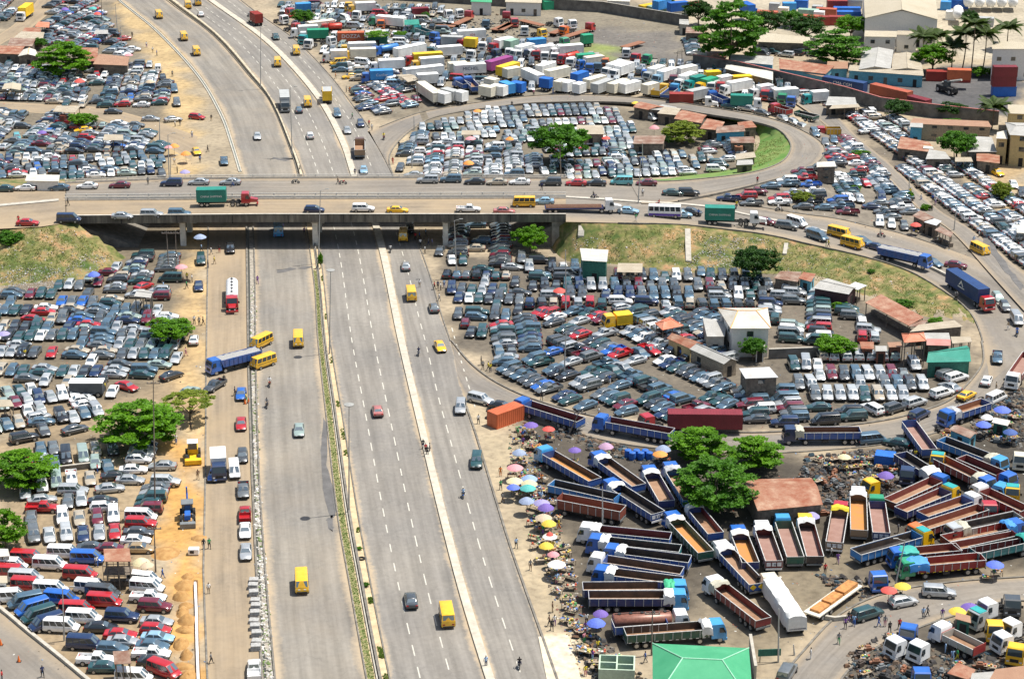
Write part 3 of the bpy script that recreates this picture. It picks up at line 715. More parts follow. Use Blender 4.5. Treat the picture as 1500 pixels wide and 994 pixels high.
def ordn(i):
 if i<20:return ORD[i]
 n=i+1;t=['twent','thirt','fort','fift','sixt','sevent','eight','ninet'][min(n//10-2,7)]
 return t+('y-'+ORD[n%10-1] if n%10 else 'ieth')
CATS={'saloon':'car','hatchback':'car','SUV':'SUV','pickup':'pickup','van':'van','minibus':'minibus','coach':'bus'}
NM={'saloon':'parked_car','hatchback':'parked_car','SUV':'parked_suv','pickup':'pickup_truck','van':'parked_van','minibus':'minibus','coach':'bus'}
def flush_cars(limit=300):
 vis=[]
 for c in CARS:
  u,v,s=px_of(c['x'],c['y'],c['z']+.7)
  if-45<u<1545 and-45<v<1040:c['u'],c['v'],c['s']=u,v,s;vis.append(c)
 lots={}
 for c in vis:
  if c['lot']:lots.setdefault(c['lot'],{}).setdefault(c['i'],[]).append(c)
 for name,rows in lots.items():
  order=sorted(rows,key=lambda i:-sum(q['v'] for q in rows[i])/len(rows[i]))
  for ri,i in enumerate(order):
   row=rows[i];us=[q['u'] for q in row];vs=[q['v'] for q in row]
   horiz=(max(us)-min(us))>(max(vs)-min(vs))*1.2
   row.sort(key=(lambda q:q['u']) if horiz else(lambda q:-q['v']))
   leftmost=sorted(rows,key=lambda k:sum(q['u'] for q in rows[k])/len(rows[k]))
   for k,c in enumerate(row):
    if horiz:where='%s from left in %s row from front of %s'%(ordn(k),ordn(ri),name)
    else:where='%s from front in %s line from left of %s'%(ordn(k),ordn(leftmost.index(i)),name)
    col=c['col'] if len(c['col'].split())<2 or True else c['col']
    lab='%s %s, %s'%(col,c['kind'],where)
    if len(lab.split())>16:lab=lab.replace(' in ',', ',1).replace(' row from front of ',' row of ')
    c['label']=lab
 percat={}
 for c in vis:percat.setdefault(CATS[c['kind']],[]).append(c)
 mass=[];leaves=0
 for cat,lst in percat.items():
  lst.sort(key=lambda c:-(c['key']+c['s']))
  for n,c in enumerate(lst):
   if n>=limit:mass.append(c);continue
   parts,wm,whole=get_proto(c['kind']);p=paint(c['col'])
   nm=NM[c['kind']]
   if c['key']>1 and nm=='parked_car':nm='car'
   grp=c['group'] or('parked %ss'%cat if c['lot'] or c['key']<1 else None)
   if c['s']>(7.7 if c['key']<1 else 6.4):
    r_=thing(nm,c['label'],cat,(c['x'],c['y'],c['z']),c['h'],grp)
    for pn,me in parts:
     o=bpy.data.objects.new(pn,me);COL.objects.link(o);o.parent=r_
     if pn=='body':set_paint(o,p)
   else:
    o=link(nm,wm,None,(c['x'],c['y'],c['z']),c['h']);set_paint(o,p);tag(o,c['label'],cat,grp)
 for cat in sorted(set(CATS[c['kind']] for c in mass)):
  sub=[c for c in mass if CATS[c['kind']]==cat];cols=sorted(set(c['col'] for c in sub));ml=[paint(k) for k in cols]+[GLASS,TRIM,HUB,LAMP,TAIL,VIOL,SHIELD]
  V,Fc,Mi=[],[],[];o_=0
  for c in sub:
   w=get_proto(c['kind'])[2];a=np.array(w.v);cs,sn=cos(c['h']),sin(c['h'])
   V.append(np.stack([a[:,0]*cs-a[:,1]*sn+c['x'],a[:,0]*sn+a[:,1]*cs+c['y'],a[:,2]+c['z']],1))
   Fc+=[tuple(i+o_ for i in f) for f in w.f];ci=cols.index(c['col']);Mi+=[ci if m==0 else len(cols)+m-1 for m in w.m];o_+=len(a)
  me=bpy.data.meshes.new('distant_parked_cars');me.from_pydata(np.concatenate(V).tolist(),[],Fc)
  for q in ml:me.materials.append(q)
  me.polygons.foreach_set('material_index',Mi);me.polygons.foreach_set('use_smooth',[True]*len(me.polygons));me.set_sharp_from_angle(angle=radians(35));me.update()
  tag(link('distant_parked_%ss'%cat.lower(),me),'dense ranks of used %ss filling the farther car lots'%cat,cat,None,'stuff')
  # ---------------------------------------------------------------- lorries
def cab_mbs(L=2.0,Wd=2.35,Hh=2.75,bonnet=False):
 "(name, MB, material key)"
 out=[];w=Wd/2;b=MB();x0=0;x1=L
 if bonnet:x1=L-.15
 b.loft([[(x0,-w,.75),(x1-.05,-w,.75),(x1+.06,-w*.97,1.0),(x1+.04,-w*.96,1.65),(x1-.28,-w*.9,Hh-.12),(x1-.45,-w*.84,Hh),(x0+.1,-w*.88,Hh),(x0,-w*.95,Hh-.15)],
[(x0,w,.75),(x1-.05,w,.75),(x1+.06,w*.97,1.0),(x1+.04,w*.96,1.65),(x1-.28,w*.9,Hh-.12),(x1-.45,w*.84,Hh),(x0+.1,w*.88,Hh),(x0,w*.95,Hh-.15)]])
 if bonnet:b.loft([[(x1,-.75,.8),(x1,.75,.8),(x1,.75,1.65),(x1,-.75,1.65)],[(x1+1.5,-.62,.8),(x1+1.5,.62,.8),(x1+1.5,.6,1.35),(x1+1.5,-.6,1.35)]])
 b.box(x1-.5 if not bonnet else x1+1.3,x1+.14 if not bonnet else x1+1.62,-w*.98,w*.98,.45,.8,b=.04)
 out.append(('cab',b,'P'))
 q=MB();panel(q,[(x1+.04,w*.88,1.65),(x1+.04,-w*.88,1.65),(x1-.28,-w*.84,Hh-.16),(x1-.28,w*.84,Hh-.16)],.07,.03,ctr=Vector((0,0,1.7)));out.append(('windscreen',q,GLASS))
 for s in(1,-1):
  q=MB();panel(q,[(x1-.95,s*w*.99,1.62),(x1-.12,s*w*.99,1.62),(x1-.36,s*w*.93,2.35),(x1-.95,s*w*.93,2.35)],.06,.035,ctr=Vector((x1-.5,0,1.9)));out.append(('side_window',q,GLASS))
  q=MB();xf=x1 if not bonnet else x1+1.5;ys=(w*.55,w*.85) if not bonnet else(.35,.6);q.box(xf-.1,xf+.1,min(s*ys[0],s*ys[1]),max(s*ys[0],s*ys[1]),.84,1.02,b=.02);out.append(('headlight',q,LAMP))
 for s in(1,-1):q=MB();q.box(x1-.25,x1-.18,s*w+(-.0 if s>0 else-.24),s*w+(.24 if s>0 else 0),1.6,2.0);out.append(('mirror',q,TRIM))
 q=MB();q.box(x1+.03 if not bonnet else x1+1.48,x1+.085 if not bonnet else x1+1.54,-.55,.55,.86,1.3,b=.01);out.append(('grille',q,TRIM))
 return out
MESHC={}
def cached(key,fn):
 if key not in MESHC:MESHC[key]=fn()
 return MESHC[key]
def add_part(root,name,key,fn,m,loc=(0,0,0),smooth=False):
 me=cached(key,lambda:fn().mesh(name,[m],smooth,35));o=link(name,me,root,loc)
 if o.material_slots and o.material_slots[0].material!=m:set_paint(o,m)
 return o
def lorry_cab(root,x,colr,bonnet=False,roof=None):
 pm=paint(colr)
 for i,(n_,mb,m) in enumerate(cab_mbs(bonnet=bonnet)):
  o=add_part(root,n_,('cab',bonnet,i),lambda mb=mb:mb,pm if m=='P' else m,(x,0,0),n_=='cab')
  if n_=='cab' and roof:set_paint(o,pm)
  if n_=='cab':cabo=o
 if roof:
  q=MB();q.box(.15,1.5,-.95,.95,2.76,2.86,b=.04);o=q.build('cab_roof',flat(roof),root);o.location=(x,0,0)
def lorry_wheels(root,xs,r=.5,w=.3):
 me=cached(('lw',r),lambda:wheel_mb(r,w).mesh('wheel',[TYRE,HUB],True,40))
 for x in xs:
  for s in(1,-1):link('wheel',me,root,(x,s*.98,r))
def chassis(root,x0,x1,col=None):
 add_part(root,'chassis',('ch',round(x1-x0,1)),lambda:_chassis(round(x1-x0,1)),col or mat('chassis_steel',(.05,.045,.04),.7,noise=.4),(x0,0,0))
def _chassis(L):
 mb=MB()
 for s in(1,-1):mb.box(0,L,s*.42-.07,s*.42+.07,.62,.95)
 for k in range(max(2,int(L/1.6))):mb.box(.2+k*1.5,.32+k*1.5,-.4,.4,.68,.9)
 mb.box(L*.42,L*.42+1.0,.5,1.0,.45,.9,b=.05);return mb
RUSTFLOOR=mat('bed_floor_rust',(.22,.115,.06),.9,noise=.3,scale=1.0,col2=(.34,.21,.13));ORANGEFLOOR=mat('bed_floor_laterite',(.5,.22,.05),.95,noise=.3,scale=.8,col2=(.42,.2,.08));DARKFLOOR=mat('bed_floor_dark',(.035,.03,.028),.9,noise=.4,scale=1)
TANFLOOR=mat('bed_floor_tan',(.34,.21,.13),.95,noise=.25,scale=.8,col2=(.26,.15,.09));PINKFLOOR=mat('bed_floor_dusty',(.32,.2,.165),.95,noise=.2,scale=.7,col2=(.25,.14,.11))
FL={'r':RUSTFLOOR,'o':ORANGEFLOOR,'d':DARKFLOOR,'t':TANFLOOR,'p':PINKFLOOR}
RIBM=mat('bed_rib_paint',(.5,.5,.48),.6,noise=.3)
BEDC={'blue':(.015,.10,.36),'bright':(.02,.22,.55),'maroon':(.17,.02,.025),'navy':(.012,.04,.16),'green':(.01,.10,.07),'teal':(.015,.2,.22),'rust':(.2,.045,.03),'red':(.28,.015,.02),'pale':(.4,.4,.36),'rusty':(.25,.1,.05),'yellow':(.7,.42,.02),'wood':(.3,.2,.12),'black':(.03,.03,.03)}
def bedm(c):return mat('lorry_bed_'+c,BEDC[c],.6,noise=.3,scale=.9,col2=tuple(a*.72+b*.3 for a,b in zip(BEDC[c],(.3,.17,.1))))
TARPC={'white':(.66,.66,.64),'cream':(.45,.43,.34),'grey':(.4,.41,.42),'blue':(.05,.25,.62),'teal':(.03,.32,.27),'yellow':(.75,.6,.03),'green':(.05,.4,.2)}
def tarpm(c):return mat('tarpaulin_'+c,TARPC[c],.7,noise=.12,scale=1.5,bump=.5)
def bed_mb(L,hw=1.22,z0=1.2,hh=1.0):
 side=MB();t=.06
 for s in(1,-1):side.box(0,L,s*hw-(t if s>0 else 0),s*hw+(t if s<0 else 0),z0,z0+hh)
 side.box(-t,0,-hw,hw,z0,z0+hh-.02);side.box(L,L+t,-hw,hw,z0,z0+hh+.25)
 side.box(0,L,-hw+.05,hw-.05,z0-.12,z0-.004)
 return side
def rib_mb(L,hw=1.22,z0=1.2,hh=1.0):
 mb=MB();n=max(4,int(L/1.15))
 for k in range(n+1):
  x=k*(L-.08)/n
  for s in(1,-1):mb.box(x,x+.08,s*hw-(.0 if s>0 else.06),s*hw+(.06 if s>0 else 0),z0-.1,z0+hh+.05)
 for s in(1,-1):mb.box(-.05,L+.05,s*hw-.05,s*hw+.05,z0+hh+.003,z0+hh+.07)
 mb.box(-.1,-.04,-hw,hw,z0+hh-.02,z0+hh+.05)
 return mb
def inner_mb(L,hw=1.22,z0=1.2,hh=1.0):
 mb=MB()
 for s in(1,-1):mb.box(.02,L-.02,s*(hw-.085)-.01,s*(hw-.085)+.01,z0+.01,z0+hh-.05)
 return mb
def tarp_mb(seed,lx=1.5,hw=1.26,z0=1.5,h=1.1):
 r=random.Random(seed);mb=MB();nx,ny=6,10;g=[]
 for i in range(nx+1):
  row=[]
  for j in range(ny+1):
   x=(i/nx-.5)*lx;f=j/ny
   if f<.2:y,z=-hw-.05,z0+h*(f/.2)
   elif f>.8:y,z=hw+.05,z0+h*((1-f)/.2)
   else:y=-hw+(f-.2)/.6*2*hw;z=z0+h+.28*sin((f-.2)/.6*pi)
   e=1-abs(i/nx-.5)*2
   row.append((x+r.uniform(-.1,.1),y+r.uniform(-.05,.05),z-.25*(1-min(1,e*3))+r.uniform(-.13,.13)))
  g.append(row)
 n=ny+1;vs=[p for row in g for p in row];o=len(vs)
 inn=[(x*.96,y*.95,z-.07) for x,y,z in vs];fs=[]
 for i in range(nx):
  for j in range(ny):a=i*n+j;fs+=[(a,a+1,a+n+1,a+n),(o+a,o+a+n,o+a+n+1,o+a+1)]
 bd=[j for j in range(n)]+[i*n+ny for i in range(1,nx+1)]+[nx*n+j for j in range(ny-1,-1,-1)]+[i*n for i in range(nx-1,0,-1)]
 for a,b in zip(bd,bd[1:]+bd[:1]):fs.append((a,o+a,o+b,b))
 mb.add(vs+inn,fs);return mb
LN=[0]
def dropside(b,fx,fy,rx,ry,bed,floor,cabc=None,tarp=None,label='',roof=None,z=2.0,diamonds=False,tailtxt=None,gap=.35,hh=1.0,tarp_l=1.5,bonnet=False,stripes=False,inner=None,group='long dropside lorries in the lorry park'):
 f=K(b,fx,fy);r=K(b,rx,ry);a=P(f[0],f[1],z);c=P(r[0],r[1],z)
 L=max(3.5,round((a-c).length,0));h=atan2(a.y-c.y,a.x-c.x);LN[0]+=1
 m=(a+c)/2;ox=m.x-cos(h)*L/2;oy=m.y-sin(h)*L/2;zz=gz(ox,oy)
 t=thing('dropside_lorry',label,'lorry',(ox,oy,zz),h,group)
 t['rear']=0;del t['rear']
 chassis(t,.2,L+(2.0 if cabc else.2))
 lorry_wheels(t,[1.3,2.5]+([3.7] if L>10 else[])+([L+1.5] if cabc else[])+([L-1.2] if L>7 else[]))
 bd=add_part(t,'bed',('bed',L,hh),lambda:bed_mb(L,hh=hh),bedm(bed))
 o=add_part(t,'bed_floor',('fl',L),lambda:boxmb(.02,L-.02,-1.15,1.15,1.2,1.215),FL[floor])
 add_part(t,'bed_frame',('rib',L,hh),lambda:rib_mb(L,hh=hh),RIBM)
 if inner:add_part(t,'bed_lining',('inn',L,hh),lambda:inner_mb(L,hh=hh),bedm(inner))
 if cabc:lorry_cab(t,L+gap,cabc,bonnet,roof)
 if tarp:add_part(t,'folded_tarpaulin',('tarp',LN[0]%5,tarp_l),lambda:tarp_mb(LN[0]%5,tarp_l),tarpm(tarp),(L-.2,0,0),True)
 q=MB()
 q.box(-.12,-.07,-1.15,1.15,.78,1.06);q.build('tail_board',[flat('white' if tailtxt else 'grey')],t)
 if 'red headboard' in label:
  for x_ in(-.2,L+.07):boxmb(x_,x_+.08,-1.24,1.24,1.1,2.3).build('end_board',[bedm('red')],t)
 if diamonds:
  q=MB()
  for s in(.62,-.62):q.add([(-.13,s-.48,1.7),(-.13,s,2.12),(-.13,s+.48,1.7),(-.13,s,1.28),(-.07,s-.48,1.7),(-.07,s,2.12),(-.07,s+.48,1.7),(-.07,s,1.28)],[(0,1,2,3),(0,4,5,1),(1,5,6,2),(2,6,7,3),(3,7,4,0),(7,6,5,4)])
  q.build('diamond_sign',[mat('sign_yellow',(.75,.5,.02),.5)],t)
 if tailtxt:
  q=MB()
  for k in(-1,0,1):q.box(-.09,-.065,k*.75-.3,k*.75+.3,1.35,1.95)
  q.build('tail_plate',[flat('white')],t)
  text_part(t,tailtxt,(-.1,0,1.45),(pi/2,0,-pi/2),.5,flat('navy blue'))
 if stripes:
  q=MB();n=int(L/.9)
  for k in range(n):q.box(.2+k*.9,.6+k*.9,-1.29,-1.285,1.08,1.19);q.box(.2+k*.9,.6+k*.9,1.285,1.29,1.08,1.19)
  q.build('warning_stripes',[mat('stripe_'+stripes,{'y':(.75,.5,.02),'w':(.7,.7,.68)}[stripes],.5)],t)
 occupy(m.x+cos(h)*1.2,m.y+sin(h)*1.2,h,L+(3 if cabc else.5),2.6,zz)
 return t
def boxmb(*a,**k):
 mb=MB();mb.box(*a,**k);return mb
def text_part(root,body,loc,rot,size,m,name='lettering',ext=.004):
 cu=bpy.data.curves.new('txt','FONT');cu.body=body;cu.size=size;cu.align_x='CENTER';cu.extrude=ext;cu.resolution_u=2
 to=bpy.data.objects.new('txt',cu);COL.objects.link(to);bpy.context.view_layer.update()
 me=bpy.data.meshes.new_from_object(to.evaluated_get(bpy.context.evaluated_depsgraph_get()));me.materials.clear();me.materials.append(m)
 bpy.data.objects.remove(to);o=link(name,me,root,loc);o.rotation_euler=rot;return o
def container_mb(L,Wd=2.44,Hh=2.6,z0=0,ribs=True):
 mb=MB();w=Wd/2;mb.box(0,L,-w+.03,w-.03,z0+.02,z0+Hh-.02)
 for z in(z0,z0+Hh-.12):
  for s in(1,-1):mb.box(0,L,s*w-(.06 if s>0 else 0),s*w+(.06 if s<0 else 0),z,z+.12)
  mb.box(-.02,.05,-w,w,z,z+.12);mb.box(L-.05,L+.02,-w,w,z,z+.12)
 if ribs:
  n=int(L/.45)
  for k in range(n):
   x=.15+k*(L-.3)/n
   for s in(1,-1):mb.box(x,x+.2,s*w-.03 if s>0 else s*w-.005,s*w+.005 if s>0 else s*w+.03,z0+.12,z0+Hh-.12)
   mb.box(x,x+.2,-w+.1,w-.1,z0+Hh-.021,z0+Hh+.005)
  pass
 else:
  for k in range(1,int(L/1.2)+1):
   for s in(1,-1):mb.box(k*1.2,k*1.2+.05,min(s*(w-.05),s*(w-.01)),max(s*(w-.05),s*(w-.01)),z0+.1,z0+Hh-.12)
 for k in range(4):mb.box(-.045,.0,-w+.25+k*.58,-w+.31+k*.58,z0+.1,z0+Hh-.1)
 for xx in(0,L):
  for s in(1,-1):mb.box(xx-.03,xx+.05,s*w-(.1 if s>0 else-0),s*w+(.1 if s<0 else 0),z0,z0+Hh)
 return mb
CONTC={'red':(.30,.035,.025),'maroon':(.2,.02,.03),'orange':(.55,.13,.05),'rust':(.42,.1,.05),'teal':(.02,.22,.17),'navy':(.02,.06,.18),'blue':(.02,.14,.5),'green':(.02,.3,.16),'white':(.8,.8,.77),'cream':(.72,.67,.54),'grey':(.4,.41,.4),'yellow':(.78,.5,.02),'sky':(.05,.28,.62),'purple':(.28,.05,.2),'pale green':(.3,.45,.36)}
def contm(c):return mat('container_'+c,CONTC[c],.5,noise=.15,scale=.6)
def boxtruck(b,fx,fy,rx,ry,colr,cabc=None,label='',Hh=2.4,ribs=False,text=None,tcol='navy blue',z0=1.05,tsize=1.0,bonnet=False,flip=1,group='box lorries parked in the northern lorry yard',name='box_lorry',top=None,side2=None,catg='lorry',trailer_front=0,Lfix=None,roofcol=None):
 f=K(b,fx,fy) if isinstance(b,str) else(fx,fy);r=K(b,rx,ry) if isinstance(b,str) else(rx,ry);zt=z0+Hh
 zz=0;
 g0=G((f[0]+r[0])/2,(f[1]+r[1])/2,zt);zz=g0.z
 a=P(f[0],f[1],zt+zz);c=P(r[0],r[1],zt+zz)
 L=Lfix or max(3.0,round((a-c).length*2)/2);h=atan2(a.y-c.y,a.x-c.x);m=(a+c)/2;ox=m.x-cos(h)*L/2;oy=m.y-sin(h)*L/2
 t=thing(name,label,catg,(ox,oy,zz),h,group)
 add_part(t,'cargo_box',('box',L,Hh,z0,ribs),lambda:container_mb(L,z0=z0,Hh=Hh,ribs=ribs),contm(colr))
 if roofcol:add_part(t,'box_roof',('boxr',L,Hh,z0),lambda:boxmb(.1,L-.1,-1.1,1.1,z0+Hh+.005,z0+Hh+.03),contm(roofcol))
 if z0>.5:
  tf=trailer_front
  chassis(t,.2,L+tf+(1.9 if cabc else.1));lorry_wheels(t,[1.0,2.1]+([L+tf+1.3] if cabc else[])+([L+tf-1.5,L+tf-.4] if tf else[]))
 if cabc:lorry_cab(t,L+.3+trailer_front,cabc,bonnet)
 if text=='EMBLEM':
  for s in(1,-1):
   mb=MB();y=s*1.27;tri=[(-1.2,0),(-.1,1.2),(.9,0),(.5,0),(-.1,.75),(-.55,.25)];e=.02*s
   V=[(L/2+a*.9,y,z0+1.2+b) for a,b in tri]+[(L/2+a*.9,y+e,z0+1.2+b) for a,b in tri];mb.add(V,[(0,1,4,5),(1,2,3,4),(11,10,7,6),(10,9,8,7)])
   mb.box(L/2-1.3,L/2+1.2,min(y,y+e),max(y,y+e),z0+.85,z0+1.05);mb.build('emblem',[flat('white')],t)
  text=None
 if text:
  for s in(1,-1):
   text_part(t,text,(L/2,s*(1.24),z0+Hh*.38),(pi/2,0,pi if s>0 else 0),tsize,flat(tcol))
 occupy(m.x+cos(h)*1,m.y+sin(h)*1,h,L+(2.5 if cabc else 0)+trailer_front,2.6,zz)
 return t
 # ================================================================ plants
def leafmat(name,c1,c2):
 m=bpy.data.materials.new(name);N,L=nodes(m);b=N['Principled BSDF'];b.inputs['Roughness'].default_value=.55;b.inputs['Specular IOR Level'].default_value=.3
 at=N.new('ShaderNodeAttribute');at.attribute_name='tint'
 c=mixrgb(N,L,tuple(c1)+(1,),tuple(c2)+(1,),at.outputs['Fac']);L.new(c,b.inputs['Base Color'])
 tr=N.new('ShaderNodeBsdfTranslucent');L.new(c,tr.inputs[0]);mx=N.new('ShaderNodeMixShader');mx.inputs[0].default_value=.42
 L.new(b.outputs[0],mx.inputs[1]);L.new(tr.outputs[0],mx.inputs[2]);L.new(mx.outputs[0],N['Material Output'].inputs[0]);MATS[name]=m;return m
LEAF={'bright':leafmat('bright_leaves',(.05,.16,.006),(.18,.4,.012)),'mid':leafmat('green_leaves',(.035,.125,.01),(.12,.3,.018)),
'dark':leafmat('dark_leaves',(.018,.06,.01),(.055,.14,.02)),'lime':leafmat('yellowish_leaves',(.13,.2,.02),(.28,.34,.035)),'palm':leafmat('palm_leaves',(.035,.07,.015),(.1,.15,.03))}
BARK=mat('tree_bark',(.16,.12,.085),.9,noise=.35,scale=2)
CROWN={}
def crown_mesh(kind,seed):
 key=(kind,seed)
 if key in CROWN:return CROWN[key]
 r=random.Random(seed*13+hash(kind)%1+len(kind)*7);cl=[]
 if kind=='layer':
  for lv,(z,R_,n) in enumerate([(.12,.8,20),(.3,.97,34),(.5,1.0,36),(.68,.84,26),(.84,.6,15),(.97,.32,7)]):
   for k in range(n):
    a=r.uniform(0,2*pi);d=R_*math.sqrt(r.uniform(.05,1));cl.append((d*cos(a),d*sin(a),z-.08*d+r.uniform(-.04,.04),r.uniform(.13,.22),.3))
  nl=75
 elif kind=='flat':
  for k in range(85):
   a=r.uniform(0,2*pi);d=math.sqrt(r.uniform(0,1));cl.append((d*cos(a),d*sin(a),.75+.25*(1-d*d)+r.uniform(-.08,.05),r.uniform(.1,.18),.3))
  nl=60
 else:
  for k in range(130):
   a=r.uniform(0,2*pi);ph=math.asin(r.uniform(-.45,1));d=r.uniform(.62,.96) if r.random()<.8 else r.uniform(.2,.7)
   lump=1+.16*sin(3*a+seed)+.12*sin(5*a+2*ph+seed*2)
   cl.append((d*lump*cos(a)*cos(ph),d*lump*sin(a)*cos(ph),.5+.5*d*sin(ph)*lump,r.uniform(.12,.24),.75))
  nl=80
 V,T=[],[]
 for cx_,cy_,cz,rad,fl in cl:
  ct=r.uniform(0,1)
  for k in range(nl):
   a=r.uniform(0,2*pi);sph=r.uniform(-1,1);q=math.sqrt(1-sph*sph);rr=rad*r.uniform(.55,1.08)
   x,y,z=cx_+rr*q*cos(a),cy_+rr*q*sin(a),cz+rr*sph*fl*.5
   s=r.uniform(.034,.06);t1=Vector((r.gauss(0,1),r.gauss(0,1),r.gauss(0,.45))).normalized();t2=t1.cross(Vector((r.gauss(0,.5),r.gauss(0,.5),1))).normalized()
   c=Vector((x,y,z));V+=[c-t1*s,c+t2*s*.6,c+t1*s,c-t2*s*.6];T+=[min(1,max(0,ct*.6+r.uniform(0,.4)))]*4
 me=bpy.data.meshes.new('crown');n=len(V)//4
 me.from_pydata([tuple(p) for p in V],[],[(4*i,4*i+1,4*i+2,4*i+3) for i in range(n)]);at=me.attributes.new('tint','FLOAT','POINT');at.data.foreach_set('value',T)
 me.materials.append(LEAF['mid']);CROWN[key]=me;return me
def trunk_mesh(hf,seed):
 r=random.Random(seed);mb=MB()
 mb.tube((0,0,-.05),(.02,.01,hf),.06,.045,8)
 for k in range(7):
  a=k*2*pi/7+r.uniform(-.3,.3);d=r.uniform(.45,.8);m1=(d*.4*cos(a),d*.4*sin(a),hf+.12);mb.tube((.01,0,hf-.03),m1,.034,.022,6)
  mb.tube(m1,(d*cos(a),d*sin(a),hf+.3+r.uniform(-.05,.1)),.022,.008,5)
 mb.tube((.02,.01,hf-.02),(0,0,.85),.042,.012,6)
 return mb
TN=[0]
def tree(b,x,y,wpx,hpx,kind,leaf,label,name='broadleaf_tree',stem=.3,flat_=True,group=None):
 u,v=K(b,x,y) if isinstance(b,str) else(x,y);k=KS if isinstance(b,str) else 1;TN[0]+=1
 g=P(u,v+hpx/k*.3,0);s=px_of(g.x,g.y,0)[2];R_=wpx/k/2/s;fi=atan2(H,hypot(g.x,g.y))
 Hc=max(R_*.9,(hpx/k/s-2*R_*sin(fi)*.75)/cos(fi));zc=stem*Hc+.0
 mid=zc+Hc*.5;p=G(u,v,mid+.0,flat_)
 t=thing(name,label,'shrub' if 'shrub' in name else 'tree',(p.x,p.y,p.z),rnd.uniform(0,6),group)
 sd_=TN[0]%3
 c=link('crown',crown_mesh(kind,sd_),t,(0,0,zc));c.scale=(R_*1.1,R_*1.1,Hc);set_paint(c,LEAF[leaf])
 tm=cached(('trunk',TN[0]%3,kind),lambda:trunk_mesh(.3,TN[0]%3).mesh('trunk',[BARK],True,60))
 o=link('trunk',tm,t);rr=max(R_,1.2);o.scale=(rr,rr,zc+Hc*.9)
 return t
def frond_mb(L,droop):
 mb=MB();n=9;pts=[]
 for i in range(n+1):
  f=i/n;pts.append(Vector((L*f*(1-.15*droop*f),0,L*(.35*f-droop*.75*f*f))))
 for i in range(n):mb.tube(pts[i],pts[i+1],.05*(1-i/n)+.01,.05*(1-(i+1)/n)+.01,4)
 T=3
 for i in range(1,n*T):
  f=i/(n*T);p=pts[int(f*n)].lerp(pts[min(n,int(f*n)+1)],f*n-int(f*n));l=.95*sin(pi*min(1,f*.85+.15))
  for s in(1,-1):mb.add([p,p+Vector((.26,0,0)),p+Vector((.5,s*l*1.15,-.45*l)),p+Vector((.34,s*l*1.15,-.45*l))],[(0,1,2,3)])
 return mb
def palm(b,x,y,hpx,label,bx=0):
 u,v=K(b,x,y);s=px_of(*P(u,v,0))[2];Ht=hpx/KS/s/.95;p=P(u,v,Ht);p=Vector((p.x,p.y,gz(p.x,p.y)))
 t=thing('coconut_palm',label,'palm tree',p,rnd.uniform(0,6),'coconut palms near the container yard')
 mb=MB();pr=None
 for k in range(8):
  q=Vector((.5*sin(k*.35),0,Ht*k/7));
  if pr is not None:mb.tube(pr,q,.2-.012*k,.19-.012*k,7)
  pr=q
 mb.build('trunk',[BARK],t,True)
 fm=[cached(('frond',d),lambda d=d:frond_mb(4.8,d).mesh('frond',[LEAF['palm']])) for d in(.35,.75,1.2)]
 for k in range(26):
  o=link('frond',fm[k%3],t,pr);o.rotation_euler=(rnd.uniform(-.2,.2),rnd.uniform(-.45,.1),k*2.4);set_paint(o,LEAF['palm'])
 for m in fm:
  if 'tint' not in m.attributes:
   at=m.attributes.new('tint','FLOAT','POINT');at.data.foreach_set('value',[rnd.random() for _ in m.vertices])
 return t
 # ================================================================ buildings and sheds
def roofmat(name,c1,c2,sc=.45,stripes=2.6):
 if name in MATS:return MATS[name]
 m=bpy.data.materials.new(name);N,L=nodes(m);b=N['Principled BSDF'];b.inputs['Roughness'].default_value=.6
 c=ramp(N,L,noise_node(N,L,sc,7,None,.65),[(.35,c1),(.55,tuple((a+d)/2 for a,d in zip(c1,c2))),(.68,c2)])
 w=N.new('ShaderNodeTexWave');w.wave_type='BANDS';w.bands_direction='X';w.inputs['Scale'].default_value=stripes;w.inputs['Distortion'].default_value=.4
 tc=N.new('ShaderNodeTexCoord');L.new(tc.outputs['Object'],w.inputs['Vector'])
 c=mixrgb(N,L,c,ramp(N,L,w.outputs['Fac'],[(0,(.8,.8,.8)),(1,(1.1,1.1,1.1))]),1,'MULTIPLY');L.new(c,b.inputs['Base Color'])
 bp=N.new('ShaderNodeBump');bp.inputs['Strength'].default_value=.5;bp.inputs['Distance'].default_value=.05;L.new(w.outputs['Fac'],bp.inputs['Height']);L.new(bp.outputs[0],b.inputs['Normal'])
 MATS[name]=m;return m
RM={'rust':roofmat('rusty_sheet_roof',(.27,.075,.03),(.46,.3,.2)),'rust2':roofmat('old_rusty_sheet_roof',(.19,.085,.05),(.42,.34,.27)),'grey':roofmat('grey_sheet_roof',(.36,.35,.32),(.5,.49,.46)),'tan':roofmat('dusty_sheet_roof',(.38,.32,.23),(.5,.44,.34)),
'green':roofmat('green_sheet_roof',(.045,.32,.15),(.08,.4,.2),.25,3),'green2':roofmat('dark_green_sheet_roof',(.02,.22,.16),(.05,.32,.24)),'orange':roofmat('orange_sheet_roof',(.62,.17,.08),(.6,.3,.2)),'pink':roofmat('faded_red_sheet_roof',(.5,.2,.17),(.5,.3,.26)),'white':roofmat('pale_sheet_roof',(.62,.6,.54),(.5,.46,.38),.5),'bright':roofmat('bare_zinc_roof',(.6,.62,.63),(.45,.42,.38)),
'cream':roofmat('cream_sheet_roof',(.5,.44,.33),(.42,.36,.25),.1),'brown':roofmat('brown_sheet_roof',(.33,.18,.11),(.4,.24,.15))}
